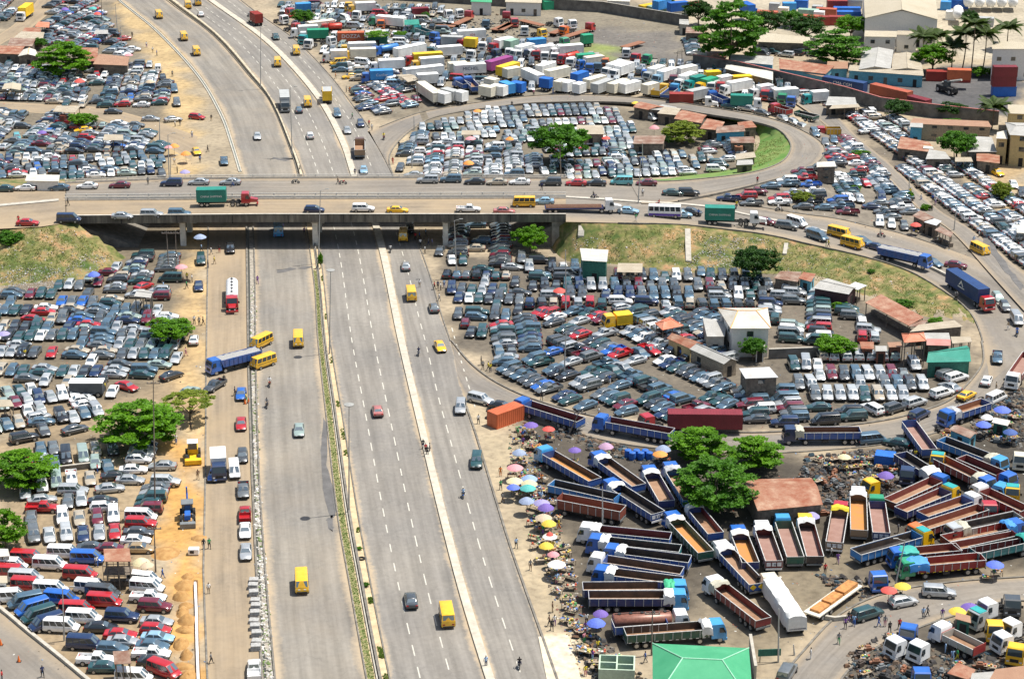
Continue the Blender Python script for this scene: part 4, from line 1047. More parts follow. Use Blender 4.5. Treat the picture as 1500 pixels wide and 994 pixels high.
WMAT={'wood':mat('grey_timber',(.16,.13,.10),.9,noise=.45,scale=1.6),'blue':mat('painted_blue_wall',(.08,.30,.42),.8,noise=.2),'white':mat('whitewashed_wall',(.70,.68,.63),.8,noise=.08),'green':mat('dark_green_wall',(.03,.14,.1),.8,noise=.3),'yellow':mat('ochre_wall',(.5,.39,.19),.85,noise=.15),'rustw':mat('rusty_wall',(.2,.08,.05),.8,noise=.3),'conc':CONC,'purple':mat('dark_maroon_wall',(.07,.03,.035),.8,noise=.2),'teal':mat('teal_wall',(.12,.33,.4),.85,noise=.2),'plank':mat('tan_boards',(.3,.24,.17),.9,noise=.35)}
DOOR_SHADE=mat('doorway_shade',(.012,.012,.012),.7,noise=0)  # near-black plate colour stands in for shade inside open doorways
def shed(b,pts,z,wall,roof,label,name='shack',style='lean',wallm=None,posts=True,cat='shack',group='tin-roofed shacks',open_=False,rise=.7,doors=2,windows=0,flat_=False,storeys=1,over=.35,z0=None,wins=None):
 c=[]
 for x,y in pts:
  u,v=K(b,x,y) if isinstance(b,str) else(x,y);c.append((u,v))
 g=G(sum(q[0] for q in c)/4,sum(q[1] for q in c)/4,z,flat_);base=g.z if z0 is None else z0
 W_=[P(u,v,base+z) for u,v in c];o=(W_[0]+W_[1]+W_[2]+W_[3])/4;o.z=base
 xdir=(W_[1]-W_[0]+W_[2]-W_[3]);ang=atan2(xdir.y,xdir.x);Ri=Matrix.Rotation(-ang,3,'Z')
 q=[Ri@(w-Vector((o.x,o.y,base))) for w in W_]
 t=thing(name,label,cat,(o.x,o.y,base),ang,group)
 rmb=MB();th=.07;rx=rise
 A,B,C,D=[Vector(p) for p in q]
 def slab(pts4,m=rmb):
  t_=[Vector(p) for p in pts4];lo=[p-Vector((0,0,th)) for p in t_];n=len(t_)
  m.add(t_+lo,[tuple(range(n)),tuple(range(2*n-1,n-1,-1))]+[(i,n+i,n+(i+1)%n,(i+1)%n) for i in range(n)])
 if style=='lean':
  up=Vector((0,0,rx));slab([A,B,C+up,D+up])
 elif style=='gable':
  up=Vector((0,0,rx));m0,m1=(A+D)/2+up,(B+C)/2+up;slab([A,B,m1,m0]);slab([m0,m1,C,D])
 elif style=='gabley':
  up=Vector((0,0,rx));m0,m1=(A+B)/2+up,(D+C)/2+up;slab([A,m0,m1,D]);slab([m0,B,C,m1])
 elif style=='hip':
  up=Vector((0,0,rx));e=.3;m0,m1=((A+D)/2).lerp((B+C)/2,e)+up,((A+D)/2).lerp((B+C)/2,1-e)+up
  slab([A,B,m1,m0]);slab([m0,m1,C,D]);slab([D,A,m0]);slab([B,C,m1])
 else:slab([A,B,C,D])
 ro=rmb.build('roof',[RM[roof]],t)
 if style in('gable','hip','gabley') and roof not in('rust','rust2'):
  rc=MB();s0,s1=m0+Vector((0,0,.03)),m1+Vector((0,0,.03));rc.tube(s0,s1,.09,n=6)
  if style=='hip':
   for p_,q_ in((A,m0),(D,m0),(B,m1),(C,m1)):rc.tube(p_+Vector((0,0,.03)),q_+Vector((0,0,.03)),.08,n=6)
  rc.build('ridge_cap',[MATS.get('cap_'+roof) or RM[roof]],ro)
 ctr=(A+B+C+D)/4;ins=lambda p:p+(Vector((ctr.x-p.x,ctr.y-p.y,0))).normalized()*over
 a,b2,c2,d=[ins(p) for p in(A,B,C,D)]
 wm=WMAT[wall]
 zt=lambda p:z-.05
 if open_:
  for p,hh in((a,z),(b2,z),(c2,z+(rx if style=='lean' else 0)),(d,z+(rx if style=='lean' else 0)),((a+b2)/2,z),((c2+d)/2,z+(rx if style=='lean' else 0))):boxmb(p.x-.07,p.x+.07,p.y-.07,p.y+.07,0,hh-.05).build('post',[WMAT['wood']],t)
  mb=MB();mb.box(min(a.x,d.x)+.6,max(b2.x,c2.x)-.6,(a.y+d.y)/2-.4,(a.y+d.y)/2+.4,0,.8);mb.build('counter',[WMAT['wood']],t)
 else:
  mb=MB();hi=rx if style=='lean' else 0
  vs=[(p.x,p.y,-.1) for p in(a,b2,c2,d)]+[(a.x,a.y,z-.08),(b2.x,b2.y,z-.08),(c2.x,c2.y,z+hi*.94-.08),(d.x,d.y,z+hi*.94-.08)]
  fs=[(0,1,5,4),(1,2,6,5),(2,3,7,6),(3,0,4,7),(4,5,6,7)]
  if style=='gable':
   m0_,m1_=(a+d)/2,(b2+c2)/2;vs+=[(m0_.x,m0_.y,z+rx*.86),(m1_.x,m1_.y,z+rx*.86)];fs+=[(5,6,9),(7,4,8)];
  if style=='gabley':
   m0_,m1_=(a+b2)/2,(d+c2)/2;vs+=[(m0_.x,m0_.y,z+rx*.86),(m1_.x,m1_.y,z+rx*.86)];fs+=[(4,5,8),(6,7,9)]
  mb.add(vs,fs);mb.build('wall',[wm],t)
  faces=[(a,b2),(b2,c2),(d,a)]
  for fi,(p,q_) in enumerate(faces):
   L=(q_-p).length;dr=(q_-p)/L if L else Vector((1,0,0));dr.z=0;nn=Vector((dr.y,-dr.x,0));ww=wins if wins is not None else windows
   def plate(nm,x,zlo,w_,h_,m,dep=.05,frame=None):
    c0=p+dr*(x-w_/2);c1=p+dr*(x+w_/2);mb=MB()
    pts_=[Vector((c0.x,c0.y,zlo)),Vector((c1.x,c1.y,zlo)),Vector((c1.x,c1.y,zlo+h_)),Vector((c0.x,c0.y,zlo+h_))]
    pts_=[Vector((k.x,k.y,k.z)) for k in pts_]
    mb.add([k+nn*dep for k in pts_]+[k-nn*.02 for k in pts_],[(0,1,2,3),(0,4,5,1),(1,5,6,2),(2,6,7,3),(3,7,4,0)])
    return mb.build(nm,[m],t)
   nst=storeys
   for st_ in range(nst):
    zb=st_*z/nst
    k=max(1,int(L/3.2)) if(doors or ww) else 0
    for j in range(k):
     x=(j+.5)*L/k
     if st_==0 and doors and(j%2==0) and z/nst>1.9:plate('door',x,0,.95,min(2.0,z/nst-.35),DOOR_SHADE if j%4==0 else WMAT['wood'],.04)
     elif ww:
      f_=plate('window',x,zb+1.0,1.25,min(1.1,z/nst-1.3),WMAT['wood'] if wall!='white' else CONC,.03);plate('pane',x,zb+1.08,1.09,min(.94,z/nst-1.46),GLASS,.045).parent=f_
      bpy.context.evaluated_depsgraph_get
 return t
def wall_line(b,pts,h,m,label,th=.25,flat_=True,name='boundary_wall',cap=None,z=0):
 c=[P(*(K(b,x,y) if isinstance(b,str) else(x,y)),z) for x,y in pts];o=c[0].copy()
 L=[(p.x-o.x,p.y-o.y,0) for p in c];mb=MB();A,B=offset_line(L,-th/2),offset_line(L,th/2)
 t=thing(name,label,'wall',o)
 mb.loft([[(a[0],a[1],-.2),(d[0],d[1],-.2),(d[0],d[1],h),(a[0],a[1],h)] for a,d in zip(A,B)])
 bb=mb.build('wall_panel',[m],t);bm=bmesh.new();bm.from_mesh(bb.data);bmesh.ops.recalc_face_normals(bm,faces=bm.faces[:]);bm.to_mesh(bb.data);bm.free()
 A,B=offset_line(L,-th*.8),offset_line(L,th*.8);mb=MB();mb.loft([[(a[0],a[1],h+.003),(d[0],d[1],h+.003),(d[0],d[1],h+.12),(a[0],a[1],h+.12)] for a,d in zip(A,B)])
 bb=mb.build('coping',[cap or CONC],t);bm=bmesh.new();bm.from_mesh(bb.data);bmesh.ops.recalc_face_normals(bm,faces=bm.faces[:]);bm.to_mesh(bb.data);bm.free()
 return t
 # ================================================================ people
SKIN=mat('dark_skin',(.09,.045,.028),.6,noise=.1);HAIR=mat('black_hair',(.01,.009,.008),.9,noise=0)
def person_mesh(pose):
 if('person',pose) in MESHC:return MESHC[('person',pose)]
 me=bpy.data.meshes.new('person');sw={'stand':0.05,'walk':.28,'ride':.0}[pose];a={'stand':.08,'walk':.25,'ride':.45}[pose]
 hz=.92
 pts=[(0,0,hz,.15,.11),(0,0,1.15,.135,.1),(0,0,1.38,.17,.11),(0,0,1.5,.06,.06),(.01,0,1.58,.09,.085),(.015,0,1.68,.1,.085),(.0,0,1.75,.06,.06)]
 ed=[(0,1),(1,2),(2,3),(3,4),(4,5),(5,6)]
 for s in(1,-1):
  f=sw*s;o=len(pts)
  if pose=='ride':pts+=[(.05,s*.1,.88,.1,.1),(.42,s*.2,.82,.075,.075),(.36,s*.22,.42,.055,.055),(.5,s*.22,.38,.045,.045)]
  else:pts+=[(0,s*.1,.86,.1,.1),(f*.45,s*.11,.48,.07,.07),(f-.06*(sw>.1),s*.11,.08,.045,.045),(f+.14,s*.12,.05,.04,.045)]
  ed+=[(0,o),(o,o+1),(o+1,o+2),(o+2,o+3)]
  o=len(pts);g=-f*.8+(.1 if pose=='stand' else 0)
  if pose=='ride':pts+=[(.0,s*.2,1.4,.07,.07),(.22,s*.27,1.18,.05,.05),(.48,s*.3,1.12,.035,.035),(.55,s*.28,1.1,.04,.025)]
  else:pts+=[(0,s*.2,1.41,.065,.065),(g*.4,s*.26,1.14,.048,.048),(g,s*.27,.9,.034,.034),(g*1.1+.01,s*.26,.8,.042,.022)]
  ed+=[(2,o),(o,o+1),(o+1,o+2),(o+2,o+3)]
 me.from_pydata([p[:3] for p in pts],ed,[]);ob=bpy.data.objects.new('tmp',me);COL.objects.link(ob)
 md=ob.modifiers.new('s','SKIN');sv=me.skin_vertices[0].data
 for i,p in enumerate(pts):sv[i].radius=(p[3],p[4])
 sv[0].use_root=True;m2=ob.modifiers.new('d','SUBSURF');m2.levels=1;bpy.context.view_layer.update()
 out=bpy.data.meshes.new_from_object(ob.evaluated_get(bpy.context.evaluated_depsgraph_get()));bpy.data.objects.remove(ob)
 out.name='person';out.materials.clear()
 for k in range(4):out.materials.append(SKIN)
 for p in out.polygons:
  c=p.center;p.use_smooth=True
  if c.z>1.66 or(c.z>1.56 and c.x<-.02):k=3
  elif c.z>1.49 or(abs(c.y)>.22 and c.z<1.2 and c.z>.7):k=0
  elif c.z>.96 or(pose=='ride' and c.z>.95):k=1
  elif c.z>.13:k=2
  else:k=3
  if pose=='ride' and c.z<.5:k=2
  p.material_index=k
 MESHC[('person',pose)]=out;return out
CL={'white':(.68,.68,.66),'blue':(.04,.12,.4),'red':(.5,.03,.03),'black':(.02,.02,.022),'green':(.03,.3,.1),'yellow':(.7,.55,.03),'purple':(.2,.08,.3),'tan':(.4,.3,.18),'pink':(.6,.25,.3),'grey':(.2,.2,.2),'light blue':(.3,.45,.65),'orange':(.7,.22,.04),'brown':(.18,.1,.06),'navy':(.02,.03,.1)}
def cloth(c):return mat('cloth_'+c.replace(' ','_'),CL[c],.85,noise=.1)
def person(b,x,y,shirt,trousers,pose='walk',d=(0,1),label='',flat_=False,group=None,z=None):
 u,v=K(b,x,y) if isinstance(b,str) else(x,y);p=G(u,v,.85,flat_)
 o=link('person',person_mesh(pose),None,(p.x,p.y,p.z),heading((u,v),d))
 for k,m in((0,SKIN),(1,cloth(shirt)),(2,cloth(trousers)),(3,HAIR)):o.material_slots[k].link='OBJECT';o.material_slots[k].material=m
 return tag(o,label,'person',group)
def motorcycle(b,x,y,d,colr,label,rider=None,rlabel=None,flat_=False):
 u,v=K(b,x,y) if isinstance(b,str) else(x,y);p=G(u,v,.6,flat_);h=heading((u,v),d)
 t=thing('motorcycle',label,'motorcycle',p,h)
 wm=cached('mw',lambda:wheel_mb(.3,.1,12).mesh('wheel',[TYRE,HUB],True));[link('wheel',wm,t,(sx*.62,0,.3)) for sx in(1,-1)]
 def fr():
  mb=MB();mb.tube((-.6,0,.3),(-.1,0,.5),.04);mb.tube((.62,0,.3),(.42,0,.95),.035);mb.tube((-.1,0,.5),(.42,0,.8),.05);mb.box(-.15,.2,-.12,.12,.28,.58,b=.03);mb.tube((.4,-.32,1.0),(.4,.32,1.0),.02);return mb
 def tk():
  mb=MB();mb.box(0,.4,-.13,.13,.68,.9,b=.06);mb.box(-.75,-.45,-.1,.1,.6,.7,b=.03);return mb
 add_part(t,'frame','mcf',fr,TRIM);add_part(t,'fuel_tank','mct',tk,paint(colr),smooth=True);add_part(t,'seat','mcs',lambda:boxmb(-.6,.02,-.13,.13,.7,.82,b=.04),TRIM)
 if rider:
  o=person(u,v,*rider) if False else None
  o=link('person',person_mesh('ride'),None,(p.x-cos(h)*.28,p.y-sin(h)*.28,p.z-.02),h)
  for k,m in((0,SKIN),(1,cloth(rider[0])),(2,cloth(rider[1])),(3,HAIR)):o.material_slots[k].link='OBJECT';o.material_slots[k].material=m
  tag(o,rlabel,'person')
  # ================================================================ market things
UC={'purple':(.16,.1,.36),'lilac':(.3,.27,.48),'red':(.6,.09,.07),'pink':(.65,.28,.3),'greyblue':(.26,.32,.45),'blue':(.1,.16,.6),'navy':(.05,.1,.3),'yellow':(.68,.5,.06),'cream':(.62,.55,.33),'orange':(.75,.28,.06),'white':(.68,.66,.62),'teal':(.08,.38,.35),'mauve':(.42,.26,.38),'beige':(.5,.4,.28),'lightblue':(.25,.36,.58)}
def umb_mb(n=8):
 mb=MB();R_=1.3;rings=[]
 for f,z in((0,.62),(.25,.56),(.55,.38),(.8,.17),(1,-.05)):
  ring=[]
  for i in range(n*2):
   a=pi*i/n;rr=R_*f*(1 if i%2==0 else.955);ring.append((rr*cos(a),rr*sin(a),z-(0 if i%2==0 else-.03*f)))
  rings.append(ring)
 o=[p for r_ in rings for p in r_];m=n*2;fs=[]
 for k in range(4):
  for i in range(m):j=(i+1)%m;fs.append((k*m+i,k*m+j,(k+1)*m+j,(k+1)*m+i))
 fs.append(tuple(m*4+i for i in range(m-1,-1,-1)) if False else tuple(range(m)))
 mb.add(o,fs)
 lo=[(x,y,z-.03) for x,y,z in rings[-1]];mb.add(rings[-1]+lo,[(i,(i+1)%m,m+(i+1)%m,m+i) for i in range(m)])
 return mb
GOODS=[(.5,.1,.05),(.6,.5,.1),(.1,.3,.1),(.1,.2,.5),(.6,.6,.55),(.25,.15,.1),(.05,.05,.05),(.6,.3,.1)]
def goodsm():return[mat('goods_%d'%i,c,.7,noise=.2) for i,c in enumerate(GOODS)]
def umbrella(b,x,y,c,label,size=1.0,flat_=False,square=False,table=True,zc=2.2,group='sun umbrellas over the market stalls'):
 u,v=K(b,x,y) if isinstance(b,str) else(x,y);p=G(u,v,zc+.2,flat_)
 t=thing('market_umbrella',label,'umbrella',p,rnd.uniform(0,1.5),group)
 um=mat('umbrella_'+c,UC[c],.75,noise=.08)
 cn=add_part(t,'canopy','umb',umb_mb,um,(0,0,zc));size*=.9+.1*sin(p.x*3);cn.scale=(size,size,size*(1+.15*sin(p.y*5)))
 if label.startswith('red and white') or 'multi' in label:
  q=MB();o2=umb_mb();q.v=[(x_*.55,y_*.55,z_*.98+.12) for x_,y_,z_ in o2.v];q.f=o2.f;q.m=o2.m;q.build('canopy_centre',[mat('umbrella_red',UC['red'],.75)],t).location=(0,0,zc)
 add_part(t,'pole',('upole',zc),lambda:_tube((0,0,0),(0,0,zc+.6),.03),TRIM)
 return t
def _tube(a,b,r,r1=None,n=7):
 mb=MB();mb.tube(a,b,r,r1,n);return mb
def stall(p,label,seed,h=0,group='market tables of goods',lx=1.6):
 r=random.Random(seed);t=thing('market_table',label,'market stall',p,h,group)
 def leg():return boxmb(-.03,.03,-.03,.03,0,.7)
 tb=MB();tb.box(-lx/2,lx/2,-.45,.45,.7,.76);tb.build('table_top',[WMAT['plank']],t)
 for sx in(1,-1):
  for sy in(1,-1):add_part(t,'leg','stleg',leg,WMAT['wood'],(sx*(lx/2-.1),sy*.38,0))
 g=MB()
 for k in range(r.randint(6,12)):
  x,y=r.uniform(-lx/2+.1,lx/2-.1),r.uniform(-.35,.35);s=r.uniform(.06,.16);g.box(x-s,x+s,y-s,y+s,.76,.76+r.uniform(.05,.3),m=r.randrange(8),b=.015)
 g.build('goods',goodsm(),t)['kind']='stuff'
 return t
def pole(b,x,y,topx,topy,label,kind='lamp',r=.09,disc=False,flat_=False,arm=None,name='street_lamp',lift=0,group=None):
 u,v=K(b,x,y) if isinstance(b,str) else(x,y);p=G(u,v,0,flat_);s=px_of(*p)[2]
 u2,v2=K(b,topx,topy) if isinstance(b,str) else(topx,topy)
 hh=(v-v2)/s/cos(TH-0.03);hh*=1.0;
 for _ in range(3):
  uu,vv,ss=px_of(p.x,p.y,p.z+hh);hh+=(vv-v2)/ss/.95
 px2=P(u2,v2,p.z+hh);dx=px2.x-p.x
 t=thing(name,label,'street lamp' if kind=='lamp' else 'utility pole' if kind=='wood' else 'mast',p,0,group)
 m={'lamp':mat('galvanised_steel',(.42,.42,.4),.5,metal=.3,noise=.15),'wood':mat('weathered_pole_wood',(.2,.17,.14),.9,noise=.3),'mast':mat('galvanised_steel',(.42,.42,.4),.5)}[kind]
 mb=MB();mb.tube((0,0,0),(dx,0,hh),r*1.5,r*.7,8);mb.build('post',[m],t,True)
 if disc:
  mb=MB();rings=[[(rr*cos(2*pi*i/18),rr*sin(2*pi*i/18),z) for i in range(18)] for rr,z in((.4,-.12),(.75,-.05),(.75,.06),(.3,.14))];mb.loft(rings);o=mb.build('lamp_ring',[mat('lamp_housing',(.3,.3,.28),.5)],t,True);o.location=(dx,0,hh)
 elif kind=='lamp':
  for s_ in((1,-1) if arm==2 else(arm or 1,)):
   mb=MB();mb.tube((0,0,0),(s_*1.3,0,.35),.04,n=6);o=mb.build('lamp_arm',[m],t);o.location=(dx,0,hh)
   o2=boxmb(s_*1.3-.35,s_*1.3+.35,-.12,.12,.3,.42,b=.03).build('lamp_head',[mat('lamp_housing',(.3,.3,.28),.5)],o)
 elif kind=='wood':
  mb=MB();mb.box(-1,1,-.06,.06,-.7,-.55);o=mb.build('cross_arm',[m],t);o.location=(dx,0,hh)
  mb=MB();[mb.tube((k,0,-.55),(k,0,-.35),.05) for k in(-.9,-.3,.3,.9)];o=mb.build('insulators',[HUB],t);o.location=(dx,0,hh)
 return t
def container(b,fx,fy,rx,ry,colr,label,L=None,text=None,ztop=2.6,base=0,Hh=2.6,name='shipping_container',tsize=.8,group=None,cat='container',top=None):
 u,v=K(b,fx,fy) if isinstance(b,str) else(fx,fy);u2,v2=K(b,rx,ry) if isinstance(b,str) else(rx,ry)
 a,c=P(u,v,base+Hh),P(u2,v2,base+Hh);h=atan2(c.y-a.y,c.x-a.x);m=(a+c)/2;L=L or max(3,round((c-a).length*2)/2)
 ox,oy=m.x-cos(h)*L/2,m.y-sin(h)*L/2;t=thing(name,label,cat,(ox,oy,base),h,group)
 add_part(t,'shell',('cont',L,Hh),lambda:container_mb(L,Hh=Hh),contm(colr))
 mb=MB();mb.box(-.07,-.03,-1.1,-.02,.12,Hh-.12);mb.box(-.07,-.03,.02,1.1,.12,Hh-.12);mb.build('door',[contm(colr)],t)
 if text:
  for s in(1,-1):text_part(t,text,(L*.5,s*(1.26),Hh*.45),(pi/2,0,pi if s>0 else 0),tsize,flat('white'))
 occupy(m.x,m.y,h,L,2.5,0);return t
def rubble(name,polys,n,smin,smax,cols,label,flat_=False,hscale=.6,seed=1,cat='litter',heap=0):
 r=random.Random(seed);mb=MB();ms=[mat(name+'_%d'%i,c,.85,noise=.25) for i,c in enumerate(cols)]
 ws=[[tuple(G(u,v,0,flat_))[:2] for u,v in pl] for pl in polys];ar=[]
 for w in ws:ar.append(abs(sum(a[0]*b[1]-a[1]*b[0] for a,b in zip(w,w[1:]+w[:1])))/2)
 for w,A in zip(ws,ar):
  k=int(n*A/sum(ar));xs=[p[0] for p in w];ys=[p[1] for p in w];i=0;tries=0
  while i<k and tries<k*8:
   tries+=1;x,y=r.uniform(min(xs),max(xs)),r.uniform(min(ys),max(ys))
   if not inpoly(w,x,y):continue
   z=gz(x,y) if not flat_ else 0;s=r.uniform(smin,smax)*r.uniform(.5,1);M_=Matrix.Translation((x,y,z+s*.1))@Matrix.Rotation(r.uniform(0,6),4,'Z')@Matrix.Rotation(r.uniform(-.6,.6),4,'X')
   a,b_,c_=s,s*r.uniform(.3,1),s*r.uniform(.15,hscale)
   mb.add([(-a,-b_,0),(a,-b_*.7,0),(a*.9,b_,0),(-a*.8,b_,0),(-a*.6,-b_*.5,c_),(a*.6,-b_*.6,c_),(a*.5,b_*.6,c_),(-a*.5,b_*.5,c_)],[(4,5,6,7),(0,1,5,4),(1,2,6,5),(2,3,7,6),(3,0,4,7)],r.randrange(len(cols)),M_);i+=1
 return tag(mb.build(name,ms),label,cat,None,'stuff')
def near(prefix,p,avoid=('car','SUV','van','pickup','person','market stall','tyre','trailer')):
 best=[];u,v,s=px_of(p[0],p[1],p[2])
 for o in LABELLED():
  if o.get('category') in avoid or o.get('kind') or len(o['label'].split())>12-len(prefix.split()):continue
  a,b_,_=px_of(*o.location);best.append((hypot(a-u,b_-v),o['label'],a,b_))
 best.sort(key=lambda q:q[0])
 for d,l,a,b_ in best:
  side=('right of' if u>a else 'left of') if abs(u-a)>abs(v-b_) else('in front of' if v>b_ else 'behind')
  t=prefix+' '+side+' the '+l
  if t not in USED:USED.add(t);return t
 return prefix
USED=set();LCACHE=[]
def LABELLED():
 if not LCACHE:LCACHE.extend([o for o in bpy.data.objects if o.get('label') and o.get('category') and not o.parent])
 return LCACHE
 # ================================================================ things in the place
 # --- dropside lorries: (base, front x,y, rear x,y, bed, floor, cab, tarp, label, extras)
R,DN,LT,UP=(1,0),(0,1),(-1,0),(0,-1)
LOR=[
('33',120,388,428,484,'blue','d','blue',None,'long blue dropside lorry parked on the loop beside the rusty orange container',dict(inner='maroon')),
('33',580,482,930,545,'blue','d','blue',None,'blue dropside lorry with yellow rag on its headboard, facing left on the loop',dict(inner='maroon')),
('33',245,668,500,815,'blue','o','sky blue',None,'sky blue lorry with a bright orange bed floor in the upper lorry park',dict(inner='black')),
('33',545,700,745,845,'blue','t','blue','white','blue lorry with white tarpaulin folded at its headboard, tail to the lower right',dict(inner='black')),
('33',815,780,905,935,'navy','t','blue','white','lorry under a wide white tarpaulin hood standing left of the big trees',{}),
('33',935,760,1040,930,'bright','t','blue','grey','bright blue lorry with grey tarpaulin, tail hidden by the big tree',dict(inner='black')),
('33',620,855,850,1000,'blue','d','blue','white','dark-floored blue lorry with numbered white tail plates beside the maroon bed',dict(inner='black',tailtxt='B 27')),
('33',620,915,265,835,'bright','d',None,None,'cabless bright blue trailer lying just above the maroon trailer',dict(inner='black')),
('33',310,925,655,990,'rust','r',None,None,'rust-red trailer with tall slatted sides near the lilac umbrellas',dict(inner='rust',hh=1.3)),
('43',510,160,915,200,'blue','d','white','white','white-cabbed lorry with navy bed at the top of the side-by-side rank',dict(inner='maroon')),
('43',560,225,970,270,'teal','d','blue','white','lorry with teal sides and a mid blue cab, second in the side-by-side rank',dict(inner='black')),
('43',640,280,1035,330,'blue','d','blue','white','blue lorry with a tall white tarpaulin, third in the side-by-side rank',dict(inner='black')),
('43',560,330,990,395,'blue','r','white',None,'cream-cabbed blue lorry with an empty brown bed, mid rank',dict(inner='black')),
('43',585,400,985,450,'blue','r','blue','white','bright blue cabbed lorry with white tarpaulin and an orange bundle in its bed',dict(inner='black')),
('43',930,478,435,482,'navy','r','sky blue','green','lorry facing right with a green and white tarpaulin',dict(inner='black')),
('43',925,530,470,530,'navy','r','sky blue','white','navy-sided lorry facing right with long white tarpaulin hanging at its cab',dict(inner='black')),
('43',1140,700,665,735,'green','r','sky blue','white','dark green lorry with striped skirt above the green-roofed building',dict(inner='black',stripes='w')),
('43',905,668,600,690,'blue','d',None,None,'short blue trailer parked above the dark green lorry',{}),
('43',950,105,1125,290,'green','o','blue','white','dark green lorry with bright orange floor under a pale cab',dict(inner='green')),
('43',1055,35,1180,185,'blue','r',None,'white','blue lorry bed with brown floor emerging below the big tree',dict(inner='maroon')),
('43',1225,270,1415,470,'blue','t','white','white','blue lorry with two yellow diamond signs on its tail',dict(inner='black',diamonds=True)),
('43',1200,475,1440,660,'maroon','r','white','cream','maroon lorry with a tall white cab in the lower lorry park',dict(inner='maroon')),
('43',1310,185,1375,350,'navy','o','blue','white','lorry with orange laterite floor, leftmost of the tail-on rank',dict(inner='black')),
('44',30,165,90,335,'maroon','p','white','white','red lorry with lettered white tail plates in the tail-on rank',dict(inner='black',tailtxt='T 88')),
('44',145,125,210,315,'green','p','sky blue',None,'green-sided lorry with white tail board in the tail-on rank',dict(inner='green')),
('44',270,125,320,310,'black','p','yellow','white','black-sided lorry with yellow cab in the tail-on rank',dict(inner='maroon')),
('44',460,55,430,230,'wood','p','red','yellow','lorry with bright yellow tarpaulin over its headboard',dict(inner='black',tailtxt='Z 72')),
('44',562,-30,568,165,'wood','o','white','white','lorry with bright orange floor and dusty white headboard',dict(inner='black')),
('44',668,15,692,180,'navy','p','green',None,'lorry with pink dusty floor and teal headboard sheet',dict(inner='maroon',tailtxt='O 34')),
('44',895,190,545,290,'bright','d','yellow',None,'bright blue long trailer with dark floor and a teal-roofed yellow cab',dict(inner='black',roof='teal')),
('34',990,822,745,935,'maroon','t','blue',None,'long maroon lorry with dusty tan floor, uppermost of the fanned row',dict(inner='maroon')),
('34',1050,880,800,985,'navy','t','yellow',None,'maroon-lined lorry with teal-topped cab, second of the fanned row',dict(inner='maroon',roof='teal')),
('34',1175,925,920,1010,'blue','r','white',None,'blue slatted lorry with rust lining and a white cab in the fanned row',dict(inner='rust')),
('44',930,145,1255,40,'maroon','r','orange',None,'orange-cabbed maroon lorry whose cab points down to the left',dict(inner='rust')),
('44',1135,150,1460,80,'pale','d','pale silver','cream','pale-sided lorry with rumpled cream tarpaulin and dark floor',dict(inner='black')),
('44',1410,140,1050,215,'maroon','r','blue','blue','maroon lorry with blue tarpaulin at the right of its bed',dict(inner='red')),
('44',1440,195,1110,255,'maroon','r',None,None,'maroon trailer with white ribs just above the teal lorry',dict(inner='maroon')),
('44',1500,215,1210,280,'teal','d','teal','teal','teal lorry with dark floor at the right edge of the lorry park',dict(inner='black')),
('44',830,290,1120,262,'maroon','r','blue','teal','maroon lorry under a big teal tarpaulin with a mid blue cab',dict(inner='maroon',tarp_l=3)),
('44',880,350,1260,315,'red','r','green','blue','red lorry with yellow warning marks and bright blue tarpaulin',dict(inner='red',stripes='y',tarp_l=3)),
('34',850,495,960,645,'blue','p',None,None,'blue trailer with dusty pale floor standing on the edge of the loop',dict(inner='navy')),
('34',1085,440,1285,375,'blue','r','blue','grey','blue lorry beside the loop with grey tarpaulin and rusty lining',dict(inner='rusty')),
('34',1440,225,1520,110,'maroon','p','white',None,'white-cabbed lorry with maroon sides at the right edge of the loop',dict(inner='maroon')),
('34',1310,695,1035,590,'bright','d','sky blue','cream','sky blue lorry with crumpled cream tarpaulin near the navy umbrella',dict(inner='black')),
('34',1245,805,1020,695,'maroon','r','blue','cream','maroon lorry with white ribs and crumpled cream tarpaulin',dict(inner='maroon')),
('34',1365,785,1140,690,'maroon','d','blue',None,'maroon lorry with deep blue headboard beside the sky blue cab',dict(inner='maroon')),
('34',970,775,800,670,'navy','d',None,'white','navy lorry with a tall white sheet over its front end',dict(inner='black',tarp_l=2.4)),
('34',1275,880,1500,985,'maroon','r','white',None,'maroon lorry with a white cab pointing up to the left',dict(inner='maroon')),
('34',225,540,570,538,'blue','d','navy blue','cream','blue dropside lorry with white ribs parked above the scrap yard',dict(inner='rusty')),
('44',1075,735,1230,810,'pale','r','white',None,'short grey dropside lorry with red headboard and red tail board',dict(inner='pale',hh=.8)),
('12',600,795,600,850,'wood','t','brown',None,'brown tipper lorry driving away on the highway slip lane',dict(inner='wood',hh=1.2)),
('13',880,490,840,515,'yellow','d','yellow',None,'bright yellow short dropside lorry in the northern lorry yard',dict(inner='yellow',hh=1.2)),
('13',940,492,895,525,'blue','d','sky blue',None,'light blue flat lorry beside the yellow one in the northern yard',dict(hh=.6)),
('14',110,600,180,620,'red','d','red',None,'small red tipper lorry at the edge of the north loop',dict(inner='red',hh=1.1)),
('14',215,640,330,668,'green','d',None,None,'dark green empty trailer beside the small red tipper',dict(inner='black',hh=.5)),
('14',395,735,450,735,'yellow','d','red',None,'red-cabbed lorry with yellow body above the street of parked cars',dict(inner='yellow',hh=1.3)),
('12',930,160,990,180,'teal','d','teal',None,'teal tipper lorry in the crowded northern yard',dict(inner='teal')),
('12',1160,455,1200,475,'blue','d','blue',None,'mid blue tipper behind the white containers of the northern yard',{}),
('12',1210,450,1250,490,'blue','r','blue',None,'blue lorry with brown load behind the cream boxes',dict(inner='blue')),
('13',1170,530,1240,560,'blue','d','blue',None,'small blue tipper beside the green container lorry',{}),
]
for i,q in enumerate(LOR):
 dropside(*q[:5],q[5],q[6],q[7],q[8],q[9],**({'group':None} if q[0][0] in '12' else{}),**q[10])
